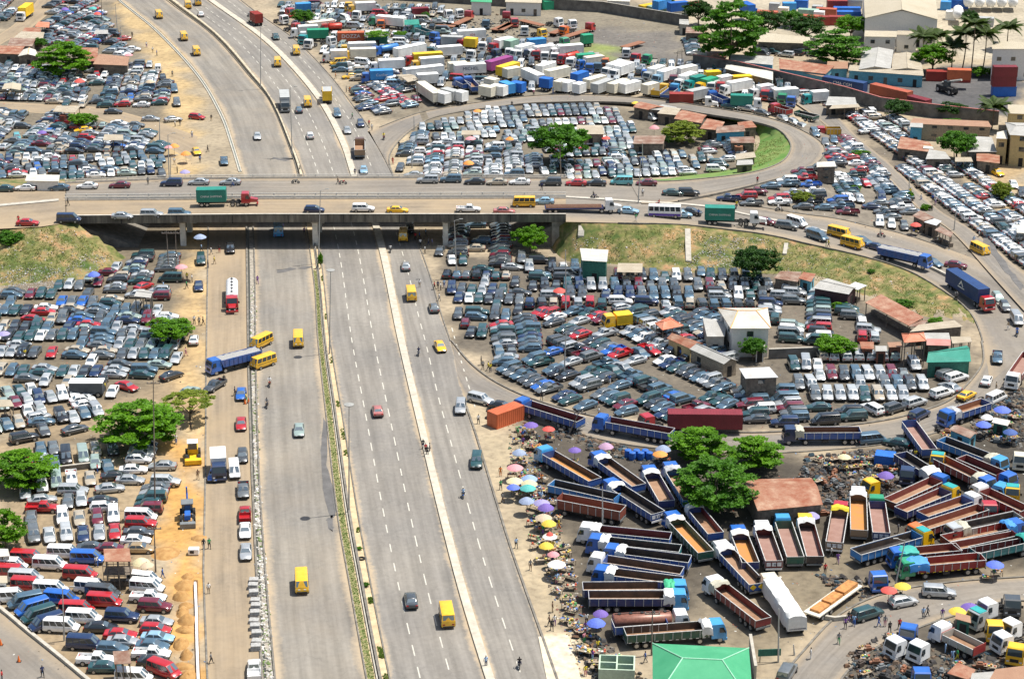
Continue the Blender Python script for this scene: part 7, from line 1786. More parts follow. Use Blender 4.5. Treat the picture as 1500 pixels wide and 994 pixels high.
# ================================================================ buildings
MATS['cap_white']=mat('orange_ridge',(.75,.38,.12),.7);MATS['cap_green']=mat('pale_green_ridge',(.3,.6,.42),.6)
shed('33',[(1262,-35),(1490,-35),(1470,-150),(1190,-150)],5.6,'white','white','two-storey white house with pale hipped roof and orange ridges','house','hip',cat='house',group=None,storeys=2,windows=1,rise=1.4,doors=0,over=.7)
shed('43',[(826,1130),(1392,1150),(1365,820),(825,793)],5.0,'green','green','building with bright green hipped roof at the bottom edge','building','hip',cat='building',group=None,rise=2.2,doors=0,windows=1,over=.6,flat_=True)
SHD=[
('33',[(1345,245),(1530,238),(1480,180),(1310,188)],4.4,'wood','bright','two-storey timber stall with flat zinc roof and teal ground floor',dict(style='flat',storeys=2,windows=1)),
('33',[(905,20),(1040,80),(1110,50),(960,0)],2.6,'yellow','rust','rust-roofed end of the long shop row in the big lot',dict(style='gable')),
('33',[(1032,80),(1225,165),(1305,145),(1110,60)],2.8,'plank','grey','grey-roofed long shop row in the big lot',dict(style='gable')),
('33',[(1130,10),(1230,10),(1240,-60),(1105,-85)],3.6,'conc','grey','small concrete outhouse left of the white house',dict(style='lean',rise=.4)),
('33',[(1400,80),(1455,80),(1455,50),(1400,50)],2.6,'white','white','little white outhouse right of the white house',dict(style='flat')),
('23',[(880,930),(1000,905),(920,855),(838,890)],2.9,'wood','orange','stall with pink hipped roof behind the shop row',dict(style='hip',open_=True)),
('23',[(430,540),(570,548),(578,492),(418,482)],4.6,'green','white','raised shed with pale roof and green walls at the bank foot',dict(style='lean',rise=.4)),
('23',[(625,605),(768,608),(770,565),(632,563)],2.6,'wood','tan','low open shelter with pale roof right of the raised shed',dict(style='lean',open_=True,rise=.3)),
('24',[(90,640),(225,660),(245,610),(125,605)],2.6,'wood','rust2','brown thatch-like roofed shack beside the dark tree',dict(style='lean',rise=.2)),
('24',[(228,640),(300,660),(325,620),(255,610)],2.7,'teal','rust','small blue-doored shack at the bank foot',dict(style='lean',rise=.2)),
('24',[(310,695),(510,730),(560,690),(390,640)],3.0,'purple','grey','dark maroon shed with patched grey roof',dict(style='gable',rise=.5)),
('24',[(500,685),(560,705),(612,680),(545,660)],3.1,'wood','bright','zinc awning right of the dark maroon shed',dict(style='flat',open_=True)),
('24',[(600,775),(845,905),(930,870),(690,740)],2.8,'wood','rust','long rusty-roofed open workshop in the lot',dict(style='lean',open_=True,rise=.4)),
('24',[(845,910),(930,905),(950,875),(880,872)],2.8,'wood','rust2','short rusty roof at the end of the long workshop',dict(style='flat',open_=True)),
('24',[(850,940),(1150,910),(1100,880),(900,905)],2.9,'wood','tan','low dusty tin roof behind the pink-roofed stall',dict(style='lean',rise=.2)),
('24',[(930,985),(1080,985),(1070,945),(920,945)],3.0,'wood','grey','grey tin roof right of the pink-roofed stall',dict(style='flat')),
('24',[(820,1000),(945,990),(930,945),(805,950)],5.0,'wood','orange','two-level stall with salmon roof',dict(style='hip',open_=True)),
('34',[(945,155),(1195,150),(1170,60),(960,105)],2.9,'green','green2','shop with corrugated green gable roof on the loop side',dict(style='gable',rise=1.0)),
('34',[(945,58),(1080,62),(1080,32),(945,28)],3.0,'wood','pink','faded red tin roof behind the green gable roof',dict(style='lean',rise=.2)),
('34',[(1090,50),(1200,40),(1190,10),(1080,10)],3.0,'wood','tan','dusty awning at the loop bend',dict(style='flat',open_=True)),
('34',[(580,78),(650,80),(650,40),(570,38)],2.6,'rustw','rust','rusty kiosk at the end of the block wall',dict(style='flat')),
('34',[(660,92),(725,92),(722,62),(658,62)],2.6,'rustw','grey','dark rusty kiosk between two others',dict(style='flat')),
('34',[(735,70),(810,68),(800,40),(725,42)],2.8,'rustw','brown','brown kiosk right of the rusty kiosks',dict(style='flat')),
('34',[(0,985),(365,950),(300,800),(-90,810)],3.2,'wood','rust','big rusty-roofed shed right of the biggest tree',dict(style='gable',rise=.8)),
('34',[(1070,530),(1190,580),(1235,550),(1120,505)],2.6,'teal','rust2','small shack with patched rusty roof between lorries',dict(style='gable',rise=.3)),
('34',[(1310,490),(1400,510),(1415,480),(1325,462)],2.4,'green','white','pale-topped market kiosk beside the white umbrella',dict(style='flat')),
('44',[(1105,655),(1195,680),(1190,640),(1110,620)],2.6,'green','brown','teal-walled kiosk with brown roof in the scrap yard',dict(style='flat')),
('44',[(1060,960),(1190,1000),(1220,940),(1120,900)],2.2,'wood','rust','patched rusty roof in the scrap yard',dict(style='flat')),
('44',[(1260,1060),(1560,1030),(1500,925),(1330,945)],3.0,'wood','brown','brown tin roof at the bottom right corner',dict(style='lean',rise=.2)),
('44',[(1180,1040),(1360,1010),(1320,950),(1200,960)],2.8,'wood','grey','tin roof strewn with white rubbish at the bottom edge',dict(style='flat')),
('41',[(585,335),(735,335),(725,268),(580,272)],4.6,'wood','rust','wooden tower stall with rusty roof in the van lot',dict(style='lean',open_=True,rise=.2,tower=True)),
('41',[(640,910),(735,905),(725,840),(632,845)],3.4,'wood','rust2','narrow rusty awning at the bottom of the van lot',dict(style='lean',open_=True,rise=.2)),
('41',[(-40,455),(42,455),(40,415),(-40,415)],2.6,'white','cream','small pale kiosk at the left edge',dict(style='flat')),
('41',[(-30,310),(55,305),(45,265),(-30,262)],2.6,'wood','white','pale awning below the left edge tree',dict(style='flat',open_=True)),
('31',[(-20,405),(80,400),(60,370),(-20,368)],2.8,'wood','tan','dusty shelter at the left edge of the lot',dict(style='lean',open_=True,rise=.2)),
('21',[(750,740),(845,750),(860,715),(780,700)],4.0,'wood','grey','small timber watch hut with tin roof in the left lot',dict(style='gable',open_=True,rise=.3)),
('11',[(-20,300),(110,305),(140,265),(0,262)],2.8,'wood','rust','rusty roof at the left edge of the upper lot',dict(style='lean',rise=.3)),
('11',[(100,315),(215,318),(200,280),(130,278)],3.0,'wood','white','white gabled shack left of the wide tree',dict(style='gabley',rise=.6)),
('11',[(40,258),(180,260),(200,222),(60,215)],2.8,'wood','rust2','patched roof behind the white gabled shack',dict(style='lean',rise=.2)),
('11',[(60,225),(240,215),(250,185),(120,180)],2.8,'wood','tan','pale tin roof near the orange awning',dict(style='lean',rise=.2)),
('11',[(120,182),(230,180),(225,155),(140,155)],2.8,'wood','rust','small rusty roof below the orange awning',dict(style='flat')),
('11',[(195,150),(275,155),(278,125),(215,122)],2.8,'wood','orange','bright orange awning on the market street',dict(style='flat',open_=True)),
('11',[(450,340),(545,345),(550,275),(455,272)],3.0,'wood','rust','rusty roof just right of the wide tree',dict(style='lean',rise=.3)),
('11',[(520,360),(715,368),(725,325),(555,308)],3.0,'wood','brown','long brown roof in the upper left lot',dict(style='lean',rise=.3)),
('11',[(525,192),(605,190),(605,168),(535,168)],2.6,'wood','grey','small grey roof among the upper left cars',dict(style='flat',open_=True)),
('11',[(295,625),(420,630),(450,595),(320,592)],3.0,'wood','tan','dusty shelter roof beside the market lane',dict(style='flat',open_=True)),
('11',[(575,785),(690,785),(690,755),(585,752)],2.8,'wood','tan','small dusty shelter in the left lot above the flyover',dict(style='flat',open_=True)),
('11',[(10,500),(115,505),(120,470),(25,468)],3.0,'wood','cream','cream awning at the left of the upper lot',dict(style='gabley',open_=True,rise=.3)),
('21',[(140,95),(330,98),(335,62),(150,58)],3.0,'white','white','long pale roof just behind the far parapet',dict(style='flat')),
('12',[(870,460),(930,445),(880,415),(800,420)],2.8,'wood','tan','thatched shelter beside the blue vans',dict(style='gable',open_=True,rise=.4)),
('12',[(640,210),(760,200),(740,165),(630,170)],3.0,'green','white','white roofed stall behind the low flat tree',dict(style='flat')),
('12',[(850,140),(935,138),(930,110),(850,112)],3.0,'wood','green2','green roofed stall above the teal tipper',dict(style='flat',open_=True)),
('12',[(1168,755),(1280,755),(1275,730),(1172,730)],2.8,'wood','tan','grey shelter roof in the north loop lot',dict(style='flat',open_=True)),
('13',[(405,750),(555,752),(545,708),(400,706)],3.0,'plank','tan','tan-roofed block right of the big round tree',dict(style='lean',rise=.3)),
('13',[(715,805),(885,805),(900,760),(725,760)],2.8,'wood','rust2','low dusty shed left of the yellow green tree',dict(style='flat')),
('13',[(715,600),(800,615),(900,600),(760,570)],2.8,'wood','rust','rusty shack nearest the north loop road',dict(style='gable',rise=.4)),
('13',[(800,612),(960,625),(960,600),(880,585)],2.8,'wood','grey','grey-roofed shack behind the silver people carrier',dict(style='flat')),
('13',[(850,635),(960,645),(985,612),(890,602)],2.8,'wood','tan','dusty roof in the row of rusty shacks',dict(style='lean',rise=.2)),
('13',[(945,665),(1100,690),(1130,645),(990,615)],2.8,'wood','rust','rusty shack roof above the yellow green tree',dict(style='gable',rise=.4)),
('13',[(1090,720),(1200,730),(1230,690),(1130,670)],2.8,'wood','rust','rusty shack at the middle of the shack row',dict(style='lean',rise=.3)),
('13',[(1180,745),(1345,735),(1330,695),(1185,710)],2.9,'blue','rust2','blue-walled shack at the right of the shack row',dict(style='gable',rise=.4)),
('13',[(1310,720),(1410,712),(1380,680),(1300,690)],3.0,'wood','rust','rusty shack at the far right of the row',dict(style='lean',rise=.2)),
('13',[(1265,800),(1400,800),(1390,765),(1255,768)],2.8,'wood','rust2','rusty hut beside the green verge',dict(style='gable',rise=.3)),
('13',[(1290,895),(1405,880),(1395,850),(1290,862)],2.6,'wood','tan','dusty hut beside the green verge, middle one',dict(style='flat')),
('13',[(1295,925),(1390,920),(1385,893),(1300,897)],2.5,'wood','grey','dark hut beside the green verge, lowest one',dict(style='flat')),
('24',[(330,18),(440,15),(430,-15),(330,-10)],3.8,'wood','white','two-storey dark stall at the north loop bend',dict(style='flat',storeys=2,windows=1)),
('24',[(865,290),(930,320),(990,305),(910,265)],2.8,'wood','rust2','rusty roadside kiosk beside the red umbrella',dict(style='lean',rise=.2)),
('24',[(930,325),(1000,345),(1030,320),(985,305)],2.8,'wood','bright','small zinc kiosk on the street island',dict(style='flat')),
('24',[(990,370),(1080,410),(1095,385),(1020,350)],2.6,'wood','rust2','dusty roadside stall at the tip of the island',dict(style='flat',open_=True)),
('24',[(1450,385),(1530,390),(1530,340),(1450,340)],2.8,'wood','white','pale awning at the right edge above the blue cars',dict(style='flat',open_=True)),
('14',[(780,830),(1000,855),(960,800),(800,768)],2.8,'wood','rust','reddish tin roof beside the street lot',dict(style='lean',rise=.2)),
('14',[(925,830),(985,835),(980,815),(930,812)],3.0,'conc','white','little pale hut in front of the reddish roof',dict(style='gable',rise=.3)),
('14',[(940,890),(1080,890),(1050,855),(960,840)],2.8,'wood','grey','grey roofed shack below the reddish roof',dict(style='lean',rise=.2)),
('14',[(1105,905),(1205,905),(1195,880),(1105,880)],2.8,'wood','tan','tan shelter below the bushy green tree',dict(style='flat',open_=True)),
('14',[(1180,850),(1340,850),(1310,775),(1170,768)],3.2,'wood','grey','grey tin roof left of the ochre building',dict(style='lean',rise=.3)),
('14',[(1225,900),(1355,915),(1355,870),(1225,850)],2.8,'wood','rust','rusty shack in front of the ochre building',dict(style='flat')),
('14',[(380,590),(555,585),(545,550),(395,545)],3.0,'wood','grey','dark roofed shed at the head of the long lot',dict(style='lean',rise=.2)),
('14',[(400,610),(575,600),(560,580),(420,585)],3.0,'wood','tan','dusty awning below the dark roofed shed',dict(style='flat',open_=True)),
('13',[(1010,185),(1130,188),(1120,155),(1015,152)],3.0,'wood','rust2','small shack with pink and green roof near the tiered tree',dict(style='flat')),
('13',[(975,135),(1030,140),(1025,110),(975,108)],3.2,'conc','grey','small gatehouse at the end of the long wall',dict(style='gable',rise=.4)),
('13',[(1060,310),(1135,320),(1140,290),(1065,282)],3.0,'blue','tan','teal-walled hut at the corner of the yard wall',dict(style='flat')),
('13',[(1130,320),(1240,325),(1235,292),(1130,290)],3.0,'wood','rust','rusty workshop right of the teal hut',dict(style='lean',rise=.2)),
('13',[(1255,342),(1500,365),(1500,322),(1265,310)],3.2,'blue','grey','blue-fronted workshop with long grey roof',dict(style='lean',rise=.3)),
('13',[(1230,385),(1500,450),(1500,400),(1240,360)],3.0,'wood','white','pale lean-to along the yard wall',dict(style='flat')),
('14',[(120,385),(380,415),(430,375),(120,335)],3.4,'teal','rust','long teal workshop with rusty roof, left wing',dict(style='lean',rise=.3,windows=1)),
('14',[(120,380),(370,432),(385,412),(140,372)],3.0,'teal','brown','brown-roofed teal annexe beside the navy container',dict(style='flat',windows=1)),
('14',[(385,385),(505,385),(505,352),(390,350)],3.3,'teal','brown','brown-roofed middle wing of the teal workshop',dict(style='lean',rise=.3)),
('14',[(505,395),(930,425),(925,400),(515,368)],3.2,'teal','tan','long right wing of the teal workshop',dict(style='lean',rise=.2,windows=1)),
('14',[(0,235),(300,245),(290,215),(0,185)],3.2,'wood','cream','long cream tin roof with a red edge',dict(style='lean',rise=.3)),
('14',[(0,355),(80,355),(90,320),(0,318)],3.2,'blue','grey','grey-roofed blue shed left of the teal workshop',dict(style='flat')),
('14',[(565,390),(745,385),(760,280),(590,278)],3.4,'conc','grey','dark grey corrugated roof above the teal workshop',dict(style='gabley',rise=.7)),
('14',[(750,392),(925,395),(905,305),(760,302)],3.4,'conc','tan','tan corrugated roof right of the grey one',dict(style='gabley',rise=.6)),
('14',[(850,692),(1310,712),(1290,685),(870,668)],4.0,'plank','brown','long two-storey board house with brown roof',dict(style='lean',rise=.3,windows=1,storeys=2)),
('14',[(850,710),(925,715),(925,690),(855,688)],4.2,'blue','grey','bright blue stall at the left end of the board house',dict(style='flat',storeys=2)),
('14',[(1400,635),(1540,640),(1530,590),(1400,585)],5.0,'yellow','cream','cream-roofed building behind the ochre one',dict(style='flat',windows=1,storeys=2)),
]
def slats(t,z):
 mb=MB();
 for k in range(4):
  for s in(1,-1):mb.box(-1.9,1.9,s*1.3-.04,s*1.3+.04,.7+k*.95,.78+k*.95)
 for k in range(6):mb.box(-1.9+k*.74,-1.84+k*.74,-1.36,-1.26,.1,4.3)
 mb.box(-1.9,1.9,-1.3,1.3,2.2,2.28);mb.build('timber_frame',[WMAT['wood']],t)
for q in SHD:
 kw=dict(q[6]);tw=kw.pop('tower',False);t=shed(q[0],q[1],q[2],q[3],q[4],q[5],**kw)
 if tw:slats(t,4.6)
shed('14',[(600,102),(1010,110),(990,-60),(590,-70)],8.0,'white','cream','large white warehouse with wide cream gable roof','warehouse','gabley',cat='warehouse',group=None,rise=2.6,windows=1,doors=1,over=.4)
shed('14',[(597,205),(778,208),(780,175),(600,172)],6.0,'white','cream','white office block with greenish roof below the warehouse','office_block','flat',cat='building',group=None,windows=1,storeys=2,over=.4,doors=0)
shed('14',[(778,195),(895,197),(890,175),(782,172)],5.0,'white','tan','white annexe right of the office block','office_block','flat',cat='building',group=None,windows=1,storeys=1,over=.3,doors=0)
shed('14',[(1312,275),(1560,275),(1560,235),(1318,232)],8.5,'white','cream','tall white building behind the stacked containers','building','flat',cat='building',group=None,windows=1,storeys=2,over=.3,doors=0)
shed('14',[(1410,755),(1560,765),(1560,690),(1385,685)],7.5,'yellow','grey','ochre two-storey building with balconies at the right edge','building','hip',cat='building',group=None,windows=1,storeys=3,over=.8,rise=.8)
shed('14',[(1335,775),(1400,778),(1395,728),(1340,740)],6.2,'yellow','white','ochre wing with pale roof left of the ochre building','building','flat',cat='building',group=None,windows=1,storeys=2)
shed('13',[(0,12),(205,18),(205,-20),(0,-25)],4,'white','cream','white shed wall at the top edge left of the green container','building','flat',cat='building',group=None,windows=1)
shed('12',[(1220,10),(1340,15),(1340,-15),(1230,-20)],4,'white','green','building with pale green roof at the top edge','building','flat',cat='building',group=None)
shed('13',[(570,5),(700,10),(700,-30),(580,-35)],3,'white','white','white portable cabin in the container depot','building','flat',cat='building',group=None)
q=G(*K('43',625,950),1.2);t=thing('unfinished_building','small roofless building with green block walls beside the market','building',q,radians(-4))
mb=MB()
for x0,x1,y0,y1 in((-2.3,2.3,-1.9,-1.7),(-2.3,2.3,1.7,1.9),(-2.3,-2.1,-1.7,1.7),(2.1,2.3,-1.7,1.7),(-.1,.1,-1.7,1.7),(-2.1,-.1,-.1,.1),(.1,2.1,-.5,-.3)):mb.box(x0,x1,y0,y1,0,2.5)
mb.build('wall',[mat('pale_green_block',(.42,.52,.40),.85,noise=.15)],t);boxmb(-2.1,2.1,-1.7,1.7,0,.1).build('floor_slab',[WMAT['green']],t)
DW=mat('mouldy_block_wall',(.15,.14,.125),.9,noise=.45,scale=.5)
wall_line('12',[(460,-25),(700,-5),(1100,18),(1453,40),(1960,70),(2440,150)],3.2,DW,'long mouldy block wall across the top of the lorry yard')
wall_line('13',[(1050,375),(1300,415),(1560,478),(1900,560),(2100,620),(2400,660),(2760,700)],3.4,DW,'dark wall between the lorry yard and the container yard',cap=flat('pink'))
wall_line('34',[(60,135),(330,125),(560,135)],1.8,DW,'grey block wall behind the diagonal grid of cars')
wall_line('31',[(320,770),(530,745),(640,740)],.9,CONCD,'low broken wall in the sandy lot')
wall_line('43',[(1370,820),(1400,1000)],2.0,CONC,'pale wall beside the green-roofed building')
wall_line('44',[(350,655),(430,668),(500,660)],.5,CONC,'curved low kerb wall at the flat trailer')
for q in[('14',378,425,600,462,'navy','long navy container lettered CMA CGM',dict(text='CMA CGM',L=12,tsize=1.2,base=.5)),('14',640,465,858,515,'rust','long orange brown container beside the yard wall',dict(L=12,base=.4)),('14',845,530,968,562,'maroon','short maroon container at the end of the orange brown one',dict(L=6,base=.2)),
('14',955,395,1065,398,'red','red container left of the machine',dict(L=6)),('14',1060,402,1195,405,'red','red container right behind the machine',dict(L=6)),('14',1062,385,1198,390,'orange','orange-topped container stacked behind the machine',dict(L=6,base=2.62)),
('14',1318,480,1440,480,'blue','bright blue container at the bottom of the stack',dict(L=6)),('14',1318,425,1440,425,'maroon','maroon container in the middle of the stack',dict(L=6,base=2.62)),('14',1325,370,1447,370,'maroon','maroon container on top of the stack',dict(L=6,base=5.24)),
('14',345,92,400,92,'red','red container beside the blue barrels',dict(L=3)),('14',400,90,505,92,'red','longer red container beside the blue barrels',dict(L=6)),('13',775,30,830,20,'yellow','ochre container in the depot',dict(L=6)),('13',812,35,880,22,'pale green','pale green container in the depot',dict(L=6)),('13',850,5,905,-8,'sky','upper light blue container in the depot',dict(L=6,base=2.62)),
('13',890,42,960,38,'pale green','faded green container at the depot front',dict(L=6)),('13',930,15,1005,8,'blue','deep blue container stacked at the depot front',dict(L=6,base=2.62)),('13',935,55,995,52,'white','white container under the deep blue one',dict(L=6)),('13',1015,15,1075,12,'red','dark red container beside the dark tree',dict(L=6)),('13',232,5,300,0,'green','green container behind the long wall',dict(L=6)),
('14',150,15,205,15,'sky','light blue container near the top edge',dict(L=4)),('14',420,2,470,2,'red','red container at the top edge',dict(L=6)),('14',420,40,580,42,'blue','stacked blue crates beside the warehouse',dict(L=8,Hh=1.2)),('14',430,62,575,64,'blue','lower stack of blue crates beside the warehouse',dict(L=8,Hh=1.2)),('14',280,85,330,88,'pink' if 0 else 'rust','faded container behind the bright tree',dict(L=6)),('13',1330,5,1385,30,'blue','deep blue container behind the tiered tree',dict(L=6,base=2.6)),('13',1340,30,1390,50,'blue','lower deep blue container behind the tiered tree',dict(L=6)),('14',225,-2,265,0,'blue','deep blue container right of the light blue one',dict(L=4)),('14',470,-5,590,-2,'grey','grey container at the top edge beside the warehouse',dict(L=6)),('12',905,45,970,42,'maroon','rusty maroon cabin in the upper lorry yard',dict(L=5)),
('33',-40,425,45,395,'orange','rusty orange container at the market corner',dict(L=6)),('34',680,660,750,668,'blue','small blue steel box in the scrap yard',dict(L=3,Hh=1.6))]:
 container(*q[:5],q[5],q[6],**q[7])
for i,(x,y,c,z_) in enumerate([(60,15,'grey',0),(20,60,'rust',0),(110,40,'cream',0),(250,50,'pale green',0),(300,30,'grey',0),(350,45,'rust',0),(310,62,'white',0),(660,0,'white',0),(1020,5,'sky',0),(1090,-5,'blue',0),(1050,60,'white',0),(1230,95,'grey',0)]):
 p=P(*K('14',x,y),2.6);container('14',x,y,x+70,y+4,c,near(c+' depot container',p),L=6 if i%2 else 3)
t=thing('container_handler','black and white container handling machine with a raised boom','machine',G(*K('14',1060,490),1.5),radians(-60));lorry_wheels(t,[-2.2,2.2],.8,.5)
boxmb(-3,3,-1.1,1.1,.8,1.9,b=.1).build('body',[TRIM],t);boxmb(-.5,1,-.9,.3,1.9,3.4,b=.1).build('cab',[GLASS],t);mb=MB();mb.tube((-2.5,.6,2.2),(4.6,.6,4.4),.35,.3,6);mb.build('boom',[mat('dirty_white_steel',(.5,.48,.42),.6)],t)
mb=MB()
for k in range(5):pass
for i in range(6):
 p=P(*K('14',1115+i*62 if i else 1120,30 if i else 100),1.5);t=thing('storage_tank','white horizontal storage tank, %s from left of the row at top right'%ordn(i),'tank',p,radians(80),'white storage tanks')
 m_=MB();n=12;m_.loft([[(x,rr*cos(2*pi*k/n),1.6+rr*sin(2*pi*k/n)) for k in range(n)] for x,rr in((-4,.6),(-3.7,1.3),(-3,1.55),(3,1.55),(3.7,1.3),(4,.6))]);m_.build('shell',[flat('white')],t,True,50);boxmb(-2.5,-2.1,-1,1,-.0,.6).build('saddle',[CONC],t);boxmb(2.1,2.5,-1,1,-.0,.6).build('saddle',[CONC],t)
 # ================================================================ umbrellas
UM="""33|145|500|purple|purple umbrella beside the rusty orange container
33|243|522|red|red umbrella right of the purple one by the loop
33|78|655|greyblue|grey blue umbrella below the round hut
33|390|640|purple|purple umbrella right of the sky blue cab
33|565|620|mauve|mauve umbrella beside the blue barrels
33|885|635|greyblue|grey blue umbrella left of the big trees
33|868|662|orange|pale orange umbrella half under the grey blue one
33|55|738|pink|pink umbrella beside the pale market sheet
33|135|800|lightblue|light blue umbrella above the teal one
33|52|812|cream|cream umbrella left of the light blue one
33|45|848|blue|small blue umbrella left of the teal one
33|127|852|teal|teal umbrella in the left market row
33|135|828|cream|cream umbrella peeping behind the teal one
33|120|925|greyblue|grey blue umbrella left of two lilac ones
33|205|935|lilac|lilac umbrella touching the purple one
33|228|962|purple|purple umbrella left of the rust-red trailer
43|215|85|beige|striped beige umbrella below the purple one
43|245|118|yellow|bright yellow umbrella above the red and white one
43|250|190|white|red and white umbrella in the market row
43|230|243|yellow|smaller yellow umbrella below the red and white one
43|270|290|pink|pink umbrella below the smaller yellow one
43|288|345|white|wide white umbrella of the market row
43|535|622|purple|purple umbrella left of the rusty tank trailer
43|510|674|blue|blue umbrella just below the purple one near the tank trailer
34|485|678|cream|cream umbrella over the scrap yard
34|718|782|purple|purple umbrella above the yellow cab
34|1285|458|white|white umbrella right of the blue lorry cab
34|1265|498|blue|deep blue umbrella below the white one
34|1370|415|blue|large blue umbrella near the loop
34|1415|540|navy|navy umbrella at the right market
44|305|75|lilac|lilac umbrella above the black-sided lorry
44|735|490|red|red umbrella beside the yellow one at the yard road
44|812|467|yellow|yellow umbrella beside the red one at the yard road
44|1330|347|blue|bright blue umbrella right of the red lorry
44|1120|608|yellow|yellow umbrella by the scrap yard kiosk
44|1190|585|purple|purple umbrella by the scrap yard kiosk
21|525|615|blue|blue umbrella at the foot of the left bank
21|20|945|lilac|lilac umbrella at the left edge of the lot
21|1015|572|pink|pink umbrella beside the utility poles
21|1120|405|greyblue|grey blue umbrella in the flyover shade
21|1035|42|lilac|pale lilac umbrella behind the far parapet
11|363|50|purple|purple umbrella in the upper left lot
11|445|452|red|red umbrella right of the wide tree
11|235|738|purple|purple umbrella in the left lot above the flyover
11|945|820|pink|pink umbrella at the sandy corner
11|975|815|orange|orange umbrella touching the pink one
11|1040|858|orange|pale orange umbrella over a cart
11|840|455|beige|beige umbrella at the edge of the upper left lot
11|720|305|pink|faded pink umbrella beside the brown roof
11|520|45|teal|teal umbrella at the top of the upper left lot
11|545|75|red|red umbrella near the top of the upper left lot
12|1260|618|orange|orange umbrella at the edge of the north loop lot
12|1220|772|pink|pink umbrella in the north loop lot
12|1210|910|orange|striped orange umbrella in the north loop lot
13|25|775|orange|orange and white umbrella left of the big round tree
13|565|770|red|red umbrella right of the big round tree
13|835|712|pink|pink umbrella beside the silver people carrier
13|730|573|yellow|yellow umbrella at the shack row corner
23|305|705|red|red umbrella among the dark cars of the big lot
24|885|337|red|wide red umbrella beside the roadside kiosk
41|790|335|cream|cream umbrella beside the wooden tower stall
41|820|350|beige|beige umbrella behind the wooden tower stall"""
for b,x,y,c,l in[q.split('|') for q in UM.split('\n')]:
 x=float(x);y=float(y)
 umbrella(b,x,y,c,l,1.15 if 'wide' in l or 'large' in l else.85 if 'small' in l else 1.0)
r=random.Random(11);k=0
MK=[('33',105,545),('33',250,575),('33',60,700),('33',100,700),('33',150,760),('33',40,775),('33',90,890),('33',150,880),('33',60,870),('33',190,900),('33',260,905),('33',380,700),('33',560,660),('33',900,690),('43',150,110),('43',190,140),('43',160,190),('43',170,240),('43',215,210),('43',200,320),('43',260,380),('43',300,430),('43',290,490),('43',350,530),('43',370,600),('43',375,660),('43',400,690),('43',480,720),('43',540,740),('43',440,820),('43',500,890),('43',620,860),
('34',430,690),('34',540,690),('34',610,720),('34',480,740),('34',1290,540),('34',1340,570),('34',1390,590),('34',1440,570),('34',1360,540),('44',700,540),('44',790,520),('44',1340,390),('44',1290,420),('24',930,360),('24',1000,420),('24',880,375),('13',570,800)]
for i,(b,x,y) in enumerate(MK):
 p=G(*K(b,x,y),.8)
 if occupied(p.x,p.y,0,1.5,.9,p.z):continue
 stall(p,near('goods table',p),40+i,r.uniform(-.5,.5))
mkt=[(752,618),(800,640),(815,700),(818,760),(838,830),(850,900),(880,960),(875,990),(850,985),(822,880),(800,790),(770,720),(752,670)]
def within(pl,n,seed):
 r=random.Random(seed);us=[q[0] for q in pl];vs=[q[1] for q in pl];i=0
 while i<n:
  u,v=r.uniform(min(us),max(us)),r.uniform(min(vs),max(vs))
  if inpoly(pl,u,v):
   i+=1;p=G(u,v,.5)
   if not occupied(p.x,p.y,0,1.6,1,p.z):yield r,p
yard_=[(1345,640),(1420,590),(1490,570),(1490,650),(1430,640),(1390,660)];scr=[(1180,670),(1330,655),(1345,700),(1285,750),(1200,752),(1170,700)];low=[(1250,955),(1310,925),(1400,960),(1500,955),(1500,990),(1245,990)]
for pl,n,sd_ in((mkt,70,1),(scr,22,2),(yard_,16,3),(low,10,4)):
 for r,p in within(pl,n,sd_):stall(p,near('small goods table' if pl is mkt else 'work bench',p),r.randrange(999),r.uniform(-.6,.6),'market tables of goods' if pl is mkt else 'work benches in the scrap yards',r.choice((1.2,1.6,2)))
for r,p in within(mkt,30,8):
 o=link('person',person_mesh('stand'),None,p,r.uniform(0,6));c_=r.choice(sorted(CL));c2_=r.choice(sorted(CL))
 for k,m in((0,SKIN),(1,cloth(c_)),(2,cloth(c2_)),(3,HAIR)):o.material_slots[k].link='OBJECT';o.material_slots[k].material=m
 tag(o,near('trader in '+c_,p),'person','traders in the market')
def engine():
 mb=MB();mb.box(-.5,.5,-.3,.3,.1,.75,b=.08);mb.tube((-.9,0,.35),(-.45,0,.4),.22,n=8);mb.tube((.5,0,.3),(1.0,.1,.3),.12,n=8);mb.box(-.3,.35,-.2,.2,.75,.95,b=.05);return mb
for pl,n,sd_ in((scr,50,5),(yard_,24,6),(low,34,7)):
 for r,p in within(pl,n,sd_):
  t=thing('scrap_engine',near('scrap engine',p),'engine',p,r.uniform(0,6),'dismantled engines in the scrap yards');add_part(t,'engine_block','eng',engine,[TRIM,bedm('rusty'),flat('grey'),bedm('black')][r.randrange(4)])
def barrel(b,x,y,c,label,group):
 p=G(*K(b,x,y),.5);t=thing('barrel',label,'barrel',p,0,group)
 def fn():
  mb=MB();n=12;mb.loft([[(rr*cos(2*pi*i/n),rr*sin(2*pi*i/n),z) for i in range(n)] for z,rr in((0,.52),(.05,.55),(.6,.58),(1.2,.55),(1.25,.5))]);return mb
 def lid():
  mb=MB();n=12;mb.loft([[(rr*cos(2*pi*i/n),rr*sin(2*pi*i/n),z) for i in range(n)] for z,rr in((1.25,.5),(1.3,.4))]);return mb
 add_part(t,'drum','barrel',fn,flat(c),smooth=True);add_part(t,'lid','barlid',lid,flat(c))
for i in range(6):barrel('33',688+i*24,668+(i%2)*14,'blue','blue water drum, %s from left in the cluster near the mauve umbrella'%ordn(i),'blue water drums')
t=thing('water_tank','rust-red upright tank beside the verge huts','tank',G(*K('13',1307,845),1));m_=MB();m_.tube((0,0,0),(0,0,2.2),1.0,n=14);m_.build('shell',[bedm('rusty')],t,True,50)
boxmb(-.3,.3,-.3,.3,2.2,2.4).build('lid',[TRIM],t)
